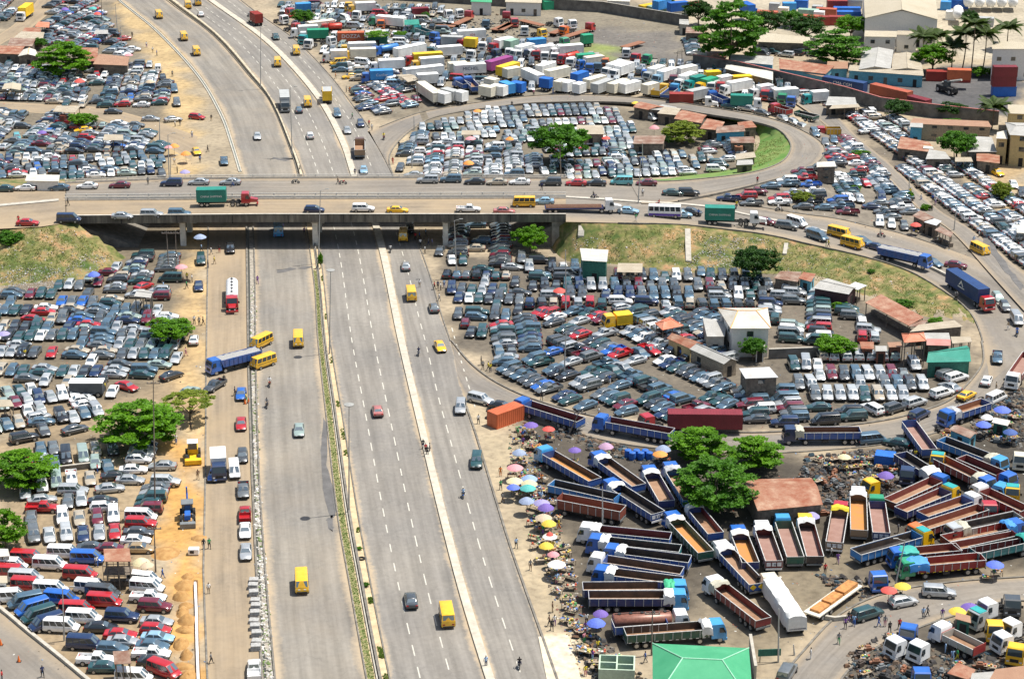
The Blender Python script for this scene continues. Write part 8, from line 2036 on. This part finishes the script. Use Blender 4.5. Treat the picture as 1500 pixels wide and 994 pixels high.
t=thing('water_tank','brown upright tank beside the market lane shelter','tank',G(*K('11',355,670),1));m_=MB();m_.tube((0,0,0),(0,0,2.2),.9,n=14);m_.build('shell',[bedm('rust')],t,True,50)
boxmb(-.3,.3,-.3,.3,2.2,2.4).build('lid',[TRIM],t)
def tyre(p,label,group):
 me=cached('tyre',lambda:_tyre().mesh('tyre',[TYRE],True,60));o=link('tyre',me,None,p,0);return tag(o,label,'tyre',group)
def _tyre():
 mb=MB();n=14
 for i in range(n):
  a,b=2*pi*i/n,2*pi*(i+1)/n;rr=[]
  for t_ in(a,b):rr.append([((.42+.13*cos(q*pi/3))*cos(t_),(.42+.13*cos(q*pi/3))*sin(t_),.13+.13*sin(q*pi/3)) for q in range(6)])
  mb.loft(rr,caps=False)
 return mb
tyre(G(*K('42',610,320),.1),'old lorry tyre lying on the sandy median strip',None)
r=random.Random(5)
for i,(b,x,y) in enumerate([('32',1325,425),('32',1345,415),('32',1318,465),('32',1350,440),('44',632,930),('44',660,925),('43',430,868),('43',450,862),('44',1360,940),('34',1240,590),('34',1400,610),('34',1430,620),('34',330,800),('34',350,820),('34',420,830),('34',440,850),('34',380,870),('34',400,900),('34',480,830)]):
 tyre(G(*K(b,x,y),.1),near('loose tyre',G(*K(b,x,y),.1)),'loose lorry tyres on the oily ground')
 # ================================================================ people
PE="""11|740|195|black|navy|lone pedestrian in dark clothes above the sandy verge
11|820|250|white|purple|person carrying a load on the sand beside the carriageway
11|855|280|white|tan|person in white walking at the left of a pair
11|878|297|blue|black|person in blue walking at the right of a pair
11|965|412|grey|black|person in grey near the white van
11|1183|660|black|tan|person right of the red hatchback
11|1075|750|white|blue|person in white below the red hatchback
11|1163|832|black|black|person right of the yellow taxi
11|1120|890|blue|black|person in blue below the yellow taxi
11|980|692|white|black|person in white in a group of two at the sandy corner
11|1008|686|black|grey|person in black in a group of two at the sandy corner
11|977|902|white|tan|person beside the upper pole of the sandy corner
11|992|950|black|black|person in black behind the far parapet
12|558|648|green|black|person in green crossing the slip lane
12|652|690|red|black|person in red at the kerb nose
12|668|712|white|grey|person in white at the kerb nose
12|785|900|red|red|person in red inside the north loop
12|573|962|navy|black|person in navy on the separator behind the parapet
12|265|945|black|black|person in black on the median behind the parapet
12|398|345|red|black|person in red at the yard kerb
12|465|425|orange|tan|person in orange at the yard kerb
12|525|500|grey|black|person in grey at the yard kerb, left of two
12|545|502|orange|brown|person at the yard kerb, right of two
12|820|812|black|black|person at the left of the north loop lot
13|268|510|light blue|blue|person in light blue beside the cream cabin boxes
13|160|520|pink|black|person in pink beside the deep blue box
13|38|585|black|black|person at the top edge of the north loop lot
13|1105|880|black|black|person in black right of the yellow green tree
21|513|178|white|white|person in white crossing the far deck
21|380|212|black|black|person squatting by the approach median
21|828|95|grey|black|person at the far parapet
21|1302|105|white|blue|man in white beside the stopped silver saloon
21|103|310|red|black|person behind the dark red saloon
21|1165|560|black|navy|person in black at the sandy verge edge
21|1200|538|yellow|tan|person in yellow at the sandy verge edge
21|1088|872|white|black|man in white, left of three on the orange sand
21|1115|880|grey|black|man in grey, middle of three on the orange sand
21|1137|878|black|black|man in black, right of three on the orange sand
21|1442|648|purple|purple|person in purple beside the drain
21|1228|475|black|red|person beside the black pickup
21|1182|485|white|grey|person in white in the shade of the near column
21|1128|468|light blue|black|person in light blue in the flyover shade
21|1075|640|white|tan|person in white near the black SUV on the sand
21|1047|630|yellow|black|person in yellow near the green van
21|1045|675|green|black|person at a small table on the sand
21|502|822|white|blue|person in white in the left lot, left of two
21|522|825|light blue|black|person in light blue in the left lot, right of two
21|450|945|orange|brown|person in orange in the left lot
21|915|680|light blue|blue|person in light blue near the red saloon
21|855|500|white|black|person in white between the car columns
22|290|375|purple|black|person walking in the shade beside the column
22|935|668|white|tan|person in white below the flyover at the slip lane
22|1018|680|red|black|person in red in the kerb group
22|1038|678|navy|black|person in navy in the kerb group
22|1053|685|white|black|person in white in the kerb group
22|1073|670|light blue|blue|person in light blue in the kerb group
22|1045|745|white|grey|person in white below the kerb group
22|965|480|white|black|person in white at the edge of the flyover shade
22|1165|515|yellow|orange|person in yellow between the first cars of the big lot
22|1240|620|light blue|blue|person in blue behind the small green plot
22|1290|650|brown|black|person in brown right of the small green plot
22|1310|645|tan|black|person in tan right of the small green plot
22|478|92|brown|black|person pushing a bike on the far deck
22|912|405|red|black|person in red in the shade beside the yellow minibus
22|940|440|white|black|person in white waiting under the flyover
22|935|400|blue|black|person in blue waiting under the flyover
22|960|425|black|tan|person in black waiting under the flyover
22|985|435|grey|navy|person in grey waiting under the flyover
22|970|385|light blue|black|person in light blue deep under the flyover
22|1005|440|navy|black|person in navy beside the right column
23|205|125|navy|black|person standing on the far road beside the leaning post
23|733|300|green|white|person in green at the near road edge
23|770|160|white|black|man in white pushing a cart
23|1083|275|blue|black|person in blue behind the green container
23|1413|90|red|black|person on the lot kerb
24|383|442|black|green|person in black and green beside the lower minibus
24|397|444|yellow|black|person in yellow beside the lower minibus
24|915|188|white|blue|person in white on the side street
24|980|192|blue|black|person in blue on the side street, left
24|995|208|white|purple|person in white on the side street, right
24|975|250|black|black|person in black on the side street
24|1210|425|light blue|white|person in light blue near the corner minibus
24|1187|312|pink|blue|person in pink on the side street
24|1240|395|white|black|person beside the long lot
24|1197|465|black|black|person in black left of the corner minibus
24|1403|905|tan|white|person in tan left of the silver people carrier
24|855|155|yellow|black|person in yellow behind the street shrub
24|1455|535|black|black|person at the right edge kerb, left
24|1475|530|yellow|black|person at the right edge kerb, right
31|1040|95|pink|pink|person in pink beside the small bright tree
31|1255|250|black|black|man in black at the tail of the black pickup
31|1377|350|yellow|green|traffic warden in a yellow vest beside the drain
31|1315|315|navy|black|person left of the blue saloon
31|1068|515|black|black|person in black under the feathery tree
31|985|585|white|blue|person in white sitting in the tree shade
31|1108|782|brown|tan|person in brown beside the yellow loader
31|545|748|red|blue|person in red at the low broken wall
31|88|105|white|black|person in white in a group at the left edge, left
31|115|110|light blue|white|person in light blue in a group at the left edge, right
31|140|105|yellow|black|person in yellow beside a group at the left edge
31|590|75|red|red|person in red between the parked cars
31|403|310|light blue|white|person in light blue at the covered white lorry
31|588|290|yellow|black|person in a lime vest at the covered white lorry
32|955|612|black|navy|person in black crossing the separator, leftmost
32|970|635|red|black|person in red crossing the separator
32|992|632|grey|black|person in grey crossing the separator, rightmost
32|978|650|black|black|person in black crossing the separator, lowest
32|1265|472|white|black|person beside the loose tyres
32|1388|765|orange|orange|person in orange at the market verge
32|1390|840|green|black|person in green at the market verge
32|1400|912|grey|brown|person in grey at the market verge
32|1280|145|black|black|person in black at the lot kerb
32|1290|170|grey|black|person in grey at the lot kerb
32|1320|175|yellow|black|person in yellow at the lot kerb, left
32|1332|185|yellow|navy|person in yellow at the lot kerb, right
33|205|805|orange|black|person in orange running beside the market umbrellas
33|985|105|blue|black|person in blue at the shop row
33|1048|140|light blue|blue|person in light blue at the shop row
33|1262|300|white|black|person in white at the teal stall
33|585|250|blue|white|person in blue among the parked pickups
33|345|345|white|black|person beside the dark jeep, right
33|205|340|black|black|person beside the dark jeep, left
33|525|430|white|brown|person in white beside the silver people carrier row
34|1335|290|tan|black|person in tan beside the white cab
34|885|670|yellow|blue|person in yellow in the lorry gap
34|858|665|white|blue|person in white in the lorry gap
34|1320|760|pink|navy|person in pink on the maroon lorry
41|1140|238|black|grey|person in grey at the verge beside the green-shirted man
41|1172|235|green|black|man in a bright green shirt on the service road verge
41|1168|485|white|tan|man in white beside the trench
41|1182|875|grey|black|man in a checked shirt beside the trench
41|237|950|navy|black|person with white headgear on the corner road
41|10|975|red|grey|person in red at the bottom left corner
41|540|335|white|blue|person in white beside the bright blue van
41|910|400|blue|blue|person in blue beside the utility pole foot
42|1307|895|light blue|navy|person in light blue on the concrete separator
43|62|232|light blue|black|person in light blue on the kerb verge
43|142|355|grey|brown|person in grey on the kerb verge
43|265|590|brown|tan|bare-backed person on the verge
43|247|665|brown|black|person in brown, left of three on the verge
43|262|690|black|black|person in black, middle of three on the verge
43|277|665|white|purple|person in white, right of three on the verge
43|457|655|white|black|person in white left of the blue umbrella
43|300|125|yellow|orange|person in yellow beside the yellow umbrella
43|720|430|orange|red|person in orange between the parked lorries
43|785|870|blue|grey|person in blue left of the green-roofed building
43|520|805|yellow|black|person in yellow among the junk stalls
44|378|375|red|black|person in a bright red shirt on the yard floor
44|450|318|purple|purple|person in purple behind the lorry rank
44|412|280|white|grey|person in white at the tail plates
44|298|850|white|white|man in a long white robe on the yard road
44|455|765|grey|green|person in grey green walking on the yard road
44|492|680|purple|black|person in purple before the dark green SUV, left
44|510|645|black|purple|person in black before the dark green SUV, upper
44|540|665|light blue|blue|person in light blue before the dark green SUV, right
44|678|668|blue|blue|person in bright blue striding on the yard road
44|714|668|grey|pink|person carrying a load on the yard road
44|740|702|black|black|person in black on the yard road
44|795|685|red|black|person in red at the blue cab
44|928|622|light blue|grey|person in light blue at the road kerb, left of two
44|952|612|grey|black|person in grey at the road kerb, right of two
44|1035|628|purple|white|person in purple at the road kerb
44|1052|818|light blue|light blue|person in a pale blue robe beside the grey lorry
44|1092|860|light blue|light blue|person in a pale blue robe beside the lime cloth
44|1118|855|green|yellow|person in lime green beside the grey lorry
44|788|148|grey|black|person climbing beside the orange cab"""
for i,q in enumerate(PE.split('\n')):
 b,x,y,s,t_,l=q.split('|');x=float(x);y=float(y)
 under=('under the flyover' in l or 'flyover shade' in l or 'in the shade' in l)
 person(b,x,y,s,t_,'walk' if i%3 else 'stand',rnd.choice([(0,1),(1,0),(-1,0),(.5,1),(-.5,-1)]),l,flat_=under)
for q in[('12',735,768,(.3,1),'red','motorcycle at the north loop junction',('yellow','navy'),'motorcyclist in yellow at the north loop junction'),('22',772,478,(0,-1),'black','motorcycle coming out of the flyover shade',('white','black'),'motorcyclist in white leaving the flyover shade'),('32',930,97,(0,-1),'navy blue','motorcycle on the slip lane left of the yellow taxi',('navy','white'),'motorcyclist in navy left of the yellow taxi'),('32',95,270,(0,1),'red','motorcycle beside the drain, upper of two',('white','tan'),'motorcyclist in white beside the drain'),('32',80,388,(0,1),'navy blue','motorcycle beside the drain, lower of two',('grey','tan'),'motorcyclist in grey beside the drain'),('32',1180,888,(0,-1),'blue','motorcycle on the slip lane below the dark green SUV',('light blue','navy'),'motorcyclist in light blue below the dark green SUV'),('43',80,905,(0,-1),'black','motorcycle at the bottom of the slip lane',('black','navy'),'motorcyclist in black at the bottom of the slip lane'),
('23',500,180,(1,0),'black','motorcycle on the far road above the pipe lorry',('black','navy'),'motorcyclist in black above the pipe lorry'),('23',855,225,(-1,0),'red','motorcycle on the road median gap above the coach',('red','black'),'motorcyclist in red above the coach'),('23',1295,232,(0,-1),'navy blue','motorcycle above the second green container',('yellow','navy'),'motorcyclist in yellow above the second green container'),('24',692,395,(1,.1),'red','motorcycle on the upper ramp lane',('grey','black'),'motorcyclist in grey on the upper ramp lane'),('24',1112,742,(.5,1),'black','motorcycle beside the navy container lorry',('grey','black'),'motorcyclist beside the navy container lorry'),('24',1452,945,(.2,1),'blue','motorcycle at the loop below the silver people carrier',('blue','black'),'motorcyclist in blue at the loop bend'),('24',120,250,(1,.1),'white','motorcycle at the pickup lot kerb',('white','black'),'motorcyclist in white at the pickup lot kerb'),('22',505,100,(1,0),'red','motorcycle standing on the far deck',None,None),('22',240,95,(1,0),'grey','motorcycle lying against the far parapet',None,None)]:motorcycle(q[0],q[1],q[2],q[3],q[4],q[5],q[6],q[7])
# ================================================================ posts
for q in[('32',540,1000,540,392,'tall mast with round lamp ring rising from the median, nearer one','lamp',dict(disc=True)),('32',430,108,437,-360,'tall mast with round lamp ring rising from the median, farther one','lamp',dict(disc=True)),
('12',45,500,45,150,'tall thin lamp post on the median above the flyover, farther','lamp',{}),('12',222,880,210,492,'tall thin lamp post on the median above the flyover, nearer','lamp',{}),('22',368,560,380,150,'tall lamp post rising in front of the flyover','lamp',{}),('22',1143,640,1130,318,'lamp post in front of the right column','lamp',{}),('11',948,1010,940,755,'lamp post left of the sandy corner','lamp',{}),('11',895,815,893,670,'thin post at the end of the market lane','mast',{}),('11',660,200,645,25,'lamp post at the upper lot edge','lamp',{}),('11',680,275,675,150,'short post beside the red car of the upper lot','mast',{}),('11',570,130,566,-20,'utility pole at the top of the upper lot','wood',{}),('11',482,60,480,-30,'utility pole at the top left','wood',{}),('21',955,200,955,-40,'lamp post on the flyover median','lamp',{}),
('21',945,600,932,372,'left leg of the twin utility poles below the flyover','wood',{}),('21',988,590,982,372,'right leg of the twin utility poles below the flyover','wood',{}),('21',855,965,848,740,'post beside the timber watch hut','wood',{}),('31',868,965,858,250,'tall utility pole rising through the big tree edge','wood',{}),('41',872,395,862,130,'utility pole beside the white vans','wood',{}),('41',360,780,350,490,'slim leaning lamp post in the van lot','lamp',{}),('33',330,240,340,-20,'pole among the pickups of the big lot','mast',{}),('33',545,1120,545,850,'pole beside the rust-red trailer','mast',{}),('43',820,860,825,605,'pole in front of the green lorry','wood',{}),('33',355,560,420,420,'leaning pole between lorries at the loop','wood',{}),
('22',1098,185,1100,5,'lamp post on the flyover median, right part','lamp',{}),('23',745,222,758,-20,'lamp post on the median right of the flyover','lamp',{}),('23',285,195,205,65,'leaning lamp post beside the light blue saloon','mast',{}),('23',340,850,338,480,'tall pole among the dark cars of the big lot','mast',{}),('44',770,470,825,220,'curved lamp post leaning over the lorries','lamp',dict(arm=-1)),('44',115,900,118,600,'pole beside the white-sheeted trailer','mast',{}),('12',925,580,920,430,'pole in front of the white trailers','wood',{}),('12',905,730,903,650,'short post inside the north loop junction','mast',{}),('12',893,940,890,820,'post at the tip of the north loop lot','mast',{}),('12',788,85,785,-20,'white post below the long wall','mast',{}),('13',955,415,966,285,'left utility pole of a pair in the northern yard','wood',{}),('13',990,405,990,275,'right utility pole of a pair in the northern yard','wood',{}),('13',313,1000,305,800,'pole in front of the big round tree','wood',{}),('13',770,960,768,800,'pole in the middle of the north loop lot','mast',{}),('13',1302,670,1300,600,'thin pole beside the shack row','mast',{}),('14',115,560,120,430,'pole beside the brown-roofed annexe','wood',{}),('14',405,600,400,455,'pole in front of the navy container','wood',{}),('14',575,850,578,790,'thin pole beside the side street','mast',{}),('24',848,155,848,60,'thin pole on the street island','mast',{}),('24',1098,380,1110,260,'thin pole at the tip of the street island','mast',{}),('14',733,700,735,610,'pole beside the dark yard tree','wood',{}),('14',1100,890,1098,810,'post beside the tan shelter','mast',{}),('24',1445,375,1447,280,'post at the right edge awning','mast',{}),('44',205,860,200,800,'short post at the green signboard','mast',{})]:
 pole(*q[:5],q[5],q[6],name='street_lamp' if q[6]=='lamp' else 'utility_pole' if q[6]=='wood' else 'metal_pole',**q[7])
 # ================================================================ road works, litter, odds and ends
p0,p1=[K('41',1092,455),K('41',1098,600),K('41',1102,800),K('41',1112,1080)],None
pp=[P(u,v,.35) for u,v in p0];m_=MB()
for a_,b2 in zip(pp,pp[1:]):m_.tube(a_,b2,.2,n=8)
tag(m_.build('white_pipe',[flat('white')],None,True),'long white plastic pipe lying along the open trench','pipe')
strip('trench',[tuple(P(*K('41',x,y),.0)) for x,y in((1085,440),(1088,700),(1098,1080))],[tuple(P(*K('41',x,y),0)) for x,y in((1108,440),(1112,700),(1128,1080))],mat('trench_soil',(.16,.085,.035),.95,noise=.3),.02)
def mound(b,x,y,rx,ry,hz,m,label,seed,name='spoil_heap',group=None,cat='heap'):
 r=random.Random(seed);p=P(*K(b,x,y),hz*.4);p.z=0;mb=MB();n=14;rings=[]
 for f,z in((1.15,-.05),(1.0,.12),(.8,.45),(.5,.8),(.2,1.0)):rings.append([((rx*f+r.uniform(-.15,.15))*cos(2*pi*i/n),(ry*f+r.uniform(-.15,.15))*sin(2*pi*i/n),hz*z*r.uniform(.8,1.1)) for i in range(n)])
 mb.loft(rings);o=mb.build(name,[m],None,True,70);o.location=p;return tag(o,label,cat,group)
SPOIL=mat('laterite_spoil',(.3,.15,.045),.95,noise=.4,scale=1.2,col2=(.45,.27,.1),bump=.6)
for i,y in enumerate((415,455,510,560,610,650,700,770,850,910,960,1010)):mound('41',1050-9*(i*7%5),y+6*(i*5%4),.8+.5*(i*3%4)/3,.9+.7*(i*5%3)/2,.55+.4*(i*7%3)/2,SPOIL,'orange spoil heap in the line along the trench, %s from the top'%ordn(i),i,group='spoil heaps along the trench')
mound('41',925,285,1.9,2.0,.4,SPOIL,'flat patch of raked orange earth beside the utility pole',30);mound('41',1115,200,1.1,1.0,.4,SPOIL,'small orange heap at the verge edge',31);mound('44',760,830,1.2,.9,.8,mat('dark_scrap_heap',(.1,.08,.065),.9,noise=.5,scale=2),'dark heap of scrap axles beside the red chassis',32)
t0=cached('blk',lambda:None)
for i in range(11):
 y=435+i*38;q=P(*K('41',1420+i*1.2,y),.4);q.z=0;q.x+=.15*sin(i*5);t=thing('block_stack','grey wrapped block pallet beside the drain, %s from the top of its line'%ordn(i),'pallet',q,radians(2+6*sin(i*4)),'pallets of blocks beside the drain')
 for k in range(3-(i*5%3==0)):add_part(t,'block_row','blkrow',lambda:boxmb(-.65,.65,-.5,.5,0,.24,b=.08),mat('grey_block',(.36,.355,.34),.8,noise=.3),(0.02*k,0,.05+.28*k))
 add_part(t,'pallet_base','palb',lambda:boxmb(-.7,.7,-.5,.5,0,.05),WMAT['wood'])
slab=[K('43',*q) for q in((185,760),(352,752),(375,830),(430,1010),(235,1010))]
mb=MB();mb.prism([tuple(P(*q))[:2] for q in slab],-.1,.12);tag(mb.build('concrete_slab',[mat('pale_slab',(.56,.49,.37),.9,noise=.25,scale=.8)]),kind='structure')
def patch(pts,m,z,seed):
 r=random.Random(seed);w=[]
 for(u,v),(u2,v2) in zip(pts,pts[1:]+pts[:1]):
  for k in range(5):w.append(P(u+(u2-u)*k/5+r.uniform(-1,1),v+(v2-v)*k/5+r.uniform(-2,2),z))
 mb=MB();mb.add(w,[tuple(range(len(w)))]);me=mb.mesh('road_patch',[m]);
 if me.polygons[0].normal.z<0:me.flip_normals()
 tag(link('road_patch',me),kind='structure')
DP=mat('dark_patch',(.115,.11,.105),.7,noise=.25,scale=.6)
for i,(pl,m) in enumerate([([(473,610),(480,625),(478,680),(490,720),(492,755),(484,758),(472,715),(470,660)],DP),([(478,760),(487,755),(488,778),(482,775)],DP),([(395,232),(432,231),(434,234),(396,235)],DP),([(405,395),(455,390),(456,393),(406,398)],DP),([(1440,340),(1452,352),(1478,392),(1500,420),(1494,424),(1468,392),(1440,358)],DP)]):
 patch(pl,m,.025 if i!=4 else.4,i)
t=thing('wheel_loader','yellow wheel loader with white cab roof on the sandy verge','machine',G(*K('31',1080,655),1.2),heading(K('31',1080,655),(.02,1)))
lw=cached(('lw',.65),lambda:wheel_mb(.65,.5).mesh('wheel',[TYRE,HUB],True,40));[link('wheel',lw,t,(sx*1.2,s*.95,.65)) for sx in(1,-1) for s in(1,-1)]
boxmb(-2.2,.4,-.8,.8,.8,1.9,b=.12).build('engine_cover',[flat('yellow')],t);boxmb(-.6,.7,-.7,.7,1.9,2.95,b=.08).build('cab',[GLASS],t);boxmb(-.75,.85,-.85,.85,2.96,3.08,b=.05).build('cab_roof',[flat('white')],t);boxmb(1.9,2.8,-1.3,1.3,.2,1.0,b=.1).build('bucket',[flat('yellow')],t);boxmb(.7,2.0,-.5,.5,.7,1.0).build('lift_arm',[flat('yellow')],t)
t=thing('backhoe_loader','blue backhoe loader with raised arm facing the trench','machine',G(*K('41',1050,60),1.2),heading(K('41',1050,60),(0,1)))
[link('wheel',lw,t,(sx*1.2,s*.9,.65)) for sx in(1,-1) for s in(1,-1)];boxmb(.2,2.1,-.45,.45,.9,1.7,b=.1).build('bonnet',[flat('blue')],t);boxmb(-1.3,.3,-.8,.8,1.1,2.6,b=.06).build('cab',[GLASS],t);boxmb(-1.4,.4,-.9,.9,2.61,2.74,b=.04).build('cab_roof',[flat('grey')],t);boxmb(2.5,3.3,-1.15,1.15,.1,.9,b=.08).build('bucket',[flat('grey')],t)
m_=MB();m_.tube((-1.4,0,1.2),(-2.6,0,3.2),.14,n=6);m_.tube((-2.6,0,3.2),(-2.2,0,4.3),.12,n=6);m_.build('backhoe_arm',[flat('blue')],t);m_=MB();[m_.tube((.5,s*.75,1.1),(2.6,s*.75,.6),.1,n=6) for s in(1,-1)];m_.build('lift_arm',[flat('grey')],t)
q=G(*K('41',1085,278),.5);t=thing('generator','white boxy generator standing on the orange sand','machine',q,0);boxmb(-.75,.75,-.5,.5,.15,1.0,b=.05).build('housing',[flat('white')],t);boxmb(-.5,.1,-.53,-.5,.35,.8).build('vent',[TRIM],t)
for b,x,y,l in[('41',105,885,'orange traffic cone on the corner road'),('41',4,792,'orange traffic cone at the left edge of the corner road'),('31',1372,378,'orange traffic cone at the warden, left'),('31',1392,372,'orange traffic cone at the warden, right')]:
 t=thing('traffic_cone',l,'traffic cone',G(*K(b,x,y),.3));add_part(t,'cone','cone',lambda:_tube((0,0,.04),(0,0,.9),.22,.04,10),flat('orange'));add_part(t,'base','coneb',lambda:boxmb(-.3,.3,-.3,.3,0,.05),TRIM)
t=thing('signboard','dark green signboard on two posts beside the yard road','sign',G(*K('44',65,860),1.0),radians(5));boxmb(-1.5,1.5,-.04,.04,.9,1.9).build('board',[WMAT['green']],t);[boxmb(x_-.05,x_+.05,.045,.12,0,1.9).build('leg',[TRIM],t) for x_ in(-1.2,1.2)]
t=thing('covered_lorry','long white-topped parked lorry body in the left lot','lorry',G(*K('31',500,290),1.6),0);boxmb(-3.2,2.4,-1.1,1.1,.6,2.6,b=.06).build('cargo_box',[flat('dark grey')],t);boxmb(-3.3,2.5,-1.15,1.15,2.61,2.7,b=.03).build('roof',[flat('white')],t);lorry_wheels(t,[-2.2,1.6])
def chute(b,pts,w,label):
 P_=[G(*K(b,x,y)) for x,y in pts];L_,R_=offset_line(P_,w/2),offset_line(P_,-w/2);o=solid_strip('concrete_chute',L_,R_,-.2,.3,CONC);return o
chute('23',[(428,352),(426,380),(424,410)],1.2,'');chute('23',[(1022,370),(1024,450),(1027,550)],1.1,'');chute('24',[(160,450),(150,510)],.8,'')
mk=[(745,600),(775,608),(800,690),(830,800),(860,900),(880,990),(845,990),(800,850),(770,740),(745,660)]
rubble('market_litter',[mk],1000,.12,.4,[(.36,.33,.28),(.06,.055,.05),(.2,.08,.06),(.08,.14,.26),(.3,.22,.1),(.08,.15,.09),(.14,.11,.08)],'small goods and litter spread between the market stalls',seed=2)
rubble('scrap_parts',[[(1180,668),(1330,655),(1345,700),(1290,752),(1200,752),(1170,700)],[(1400,590),(1500,570),(1500,660),(1430,640)],[(1240,960),(1300,925),(1400,960),(1500,950),(1500,1000),(1240,1000)],[(860,640),(980,670),(985,690),(860,660)],[(1190,840),(1290,850),(1280,878),(1240,880)],[(840,930),(880,930),(950,1000),(870,1000)],[(800,625),(870,640),(870,655),(800,640)]],3300,.15,.65,[(.04,.036,.034),(.08,.07,.06),(.13,.09,.06),(.2,.19,.17),(.03,.06,.08),(.05,.05,.052),(.12,.065,.035)],'oily heaps of dismantled engine and axle parts',hscale=.9,seed=3,cat='scrap')
rubble('bank_litter',[[(1040,345),(1130,350),(1080,398),(1000,398)],[(-10,385),(90,392),(120,405),(80,425),(0,430)],[(90,400),(140,400),(170,380),(130,370)],[(838,350),(885,350),(888,368),(838,368)]],2600,.06,.2,[(.5,.48,.45),(.38,.36,.33),(.27,.25,.22),(.3,.36,.38),(.36,.3,.25)],'pale rubbish tipped down the grassy banks',seed=4)
rubble('scrap_parts',[[(480,20),(700,25),(860,75),(880,95),(760,125),(560,90)],[(1120,66),(1210,72),(1200,90),(1110,85)],[(560,0),(740,20),(730,45),(600,30)]],1600,.15,.6,[(.05,.045,.04),(.14,.08,.05),(.3,.28,.25),(.1,.11,.12),(.25,.12,.05)],'loose parts and rusty scrap between the lorries of the northern yard',hscale=.9,seed=8,cat='scrap')
rubble('bank_litter',[[(0,340),(110,335),(160,385),(60,415),(0,415)],[(830,335),(1100,345),(1250,380),(1400,460),(1250,400),(1060,395),(850,380)]],900,.06,.22,[(.55,.53,.5),(.3,.25,.18),(.12,.2,.05)],'scattered rubbish and weeds over the grassy banks',seed=5)
rubble('drain_stones',[[(372,700),(380,700),(402,994),(386,994),(376,880)],[(366,420),(374,420),(380,700),(372,700)]],1300,.12,.38,[(.5,.48,.44),(.36,.34,.3),(.6,.58,.54),(.14,.2,.06)],'broken pale stones lining the roadside drain',hscale=.8,seed=6)
rubble('ground_litter',[[(0,420),(300,420),(300,990),(0,990)],[(640,390),(1420,470),(1300,620),(800,600)],[(745,600),(1500,600),(1500,900),(800,990)],[(380,0),(1000,30),(900,150),(560,170)],[(0,0),(160,0),(300,250),(0,260)],[(1150,120),(1500,330),(1500,400),(1100,300)]],5200,.05,.2,[(.6,.58,.52),(.1,.09,.08),(.35,.28,.2),(.15,.25,.4),(.4,.12,.08)],'scattered small litter over the dusty lots',seed=7)
def grass(name,polys,n,h,label,cols=((.08,.17,.02),(.2,.26,.05))):
 r=random.Random(9);V,Fs,T_=[],[],[]
 for w,share in polys:
  xs=[p[0] for p in w];ys=[p[1] for p in w];i=0;tr=0
  while i<n*share and tr<n*12:
   tr+=1;x,y=r.uniform(min(xs),max(xs)),r.uniform(min(ys),max(ys))
   if not inpoly(w,x,y):continue
   z=gz(x,y)-.03;s=r.uniform(.5,1.2)*h;i+=1;tt=r.random()
   for k in range(4):
    a=r.uniform(0,6.28);o=len(V);dx,dy=cos(a)*s*.5,sin(a)*s*.5;px_,py_=-sin(a)*s*.3,cos(a)*s*.3
    V+=[(x-px_,y-py_,z),(x+px_,y+py_,z),(x+dx+px_*.4,y+dy+py_*.4,z+s*.8),(x+dx-px_*.4,y+dy-py_*.4,z+s*.8)];Fs.append((o,o+1,o+2,o+3));T_+=[tt]*4
 me=bpy.data.meshes.new(name);me.from_pydata(V,[],Fs);at=me.attributes.new('tint','FLOAT','POINT');at.data.foreach_set('value',T_);me.materials.append(leafmat(name+'_blades',*cols));return tag(link(name,me),label,'grass',None,'stuff')
a_,b_2=line(L1r),line(L2l);ii=[i for i,v in enumerate(VS) if v>395]
A2,B2=[Vector(a_[i]).lerp(Vector(b_2[i]),.04) for i in ii],[Vector(a_[i]).lerp(Vector(b_2[i]),.36) for i in ii]
grass('median_grass',[([tuple(p)[:2] for p in A2]+[tuple(p)[:2] for p in reversed(B2)],1)],16000,.17,'narrow strip of grass growing along the median',((.06,.15,.015),(.15,.25,.04)))
A2,B2=[Vector(a_[i]).lerp(Vector(b_2[i]),.75) for i in ii],[Vector(a_[i]).lerp(Vector(b_2[i]),.95) for i in ii]
pw=[]
r=random.Random(3)
for k in range(26):
 i=r.randrange(len(ii)-3);pw.append(([tuple(A2[i])[:2],tuple(B2[i])[:2],tuple(B2[i+1])[:2],tuple(A2[i+1])[:2]],.03))
grass('median_weeds',pw,900,.3,'weed tufts on the sandy side of the median')
def wp(pl):return[tuple(G(u,v))[:2] for u,v in pl]
grass('bank_grass',[(wp([(845,330),(1000,335),(1130,350),(1230,370),(1330,405),(1410,462),(1340,462),(1240,415),(1100,398),(900,384),(850,375)]),.6),(wp([(-20,340),(100,335),(170,382),(80,412),(-20,415)]),.3),(wp([(1108,192),(1145,200),(1150,220),(1110,245),(1085,245)]),.1)],12000,.2,'patchy grass and weeds on the flyover banks',((.14,.2,.04),(.3,.3,.1)))
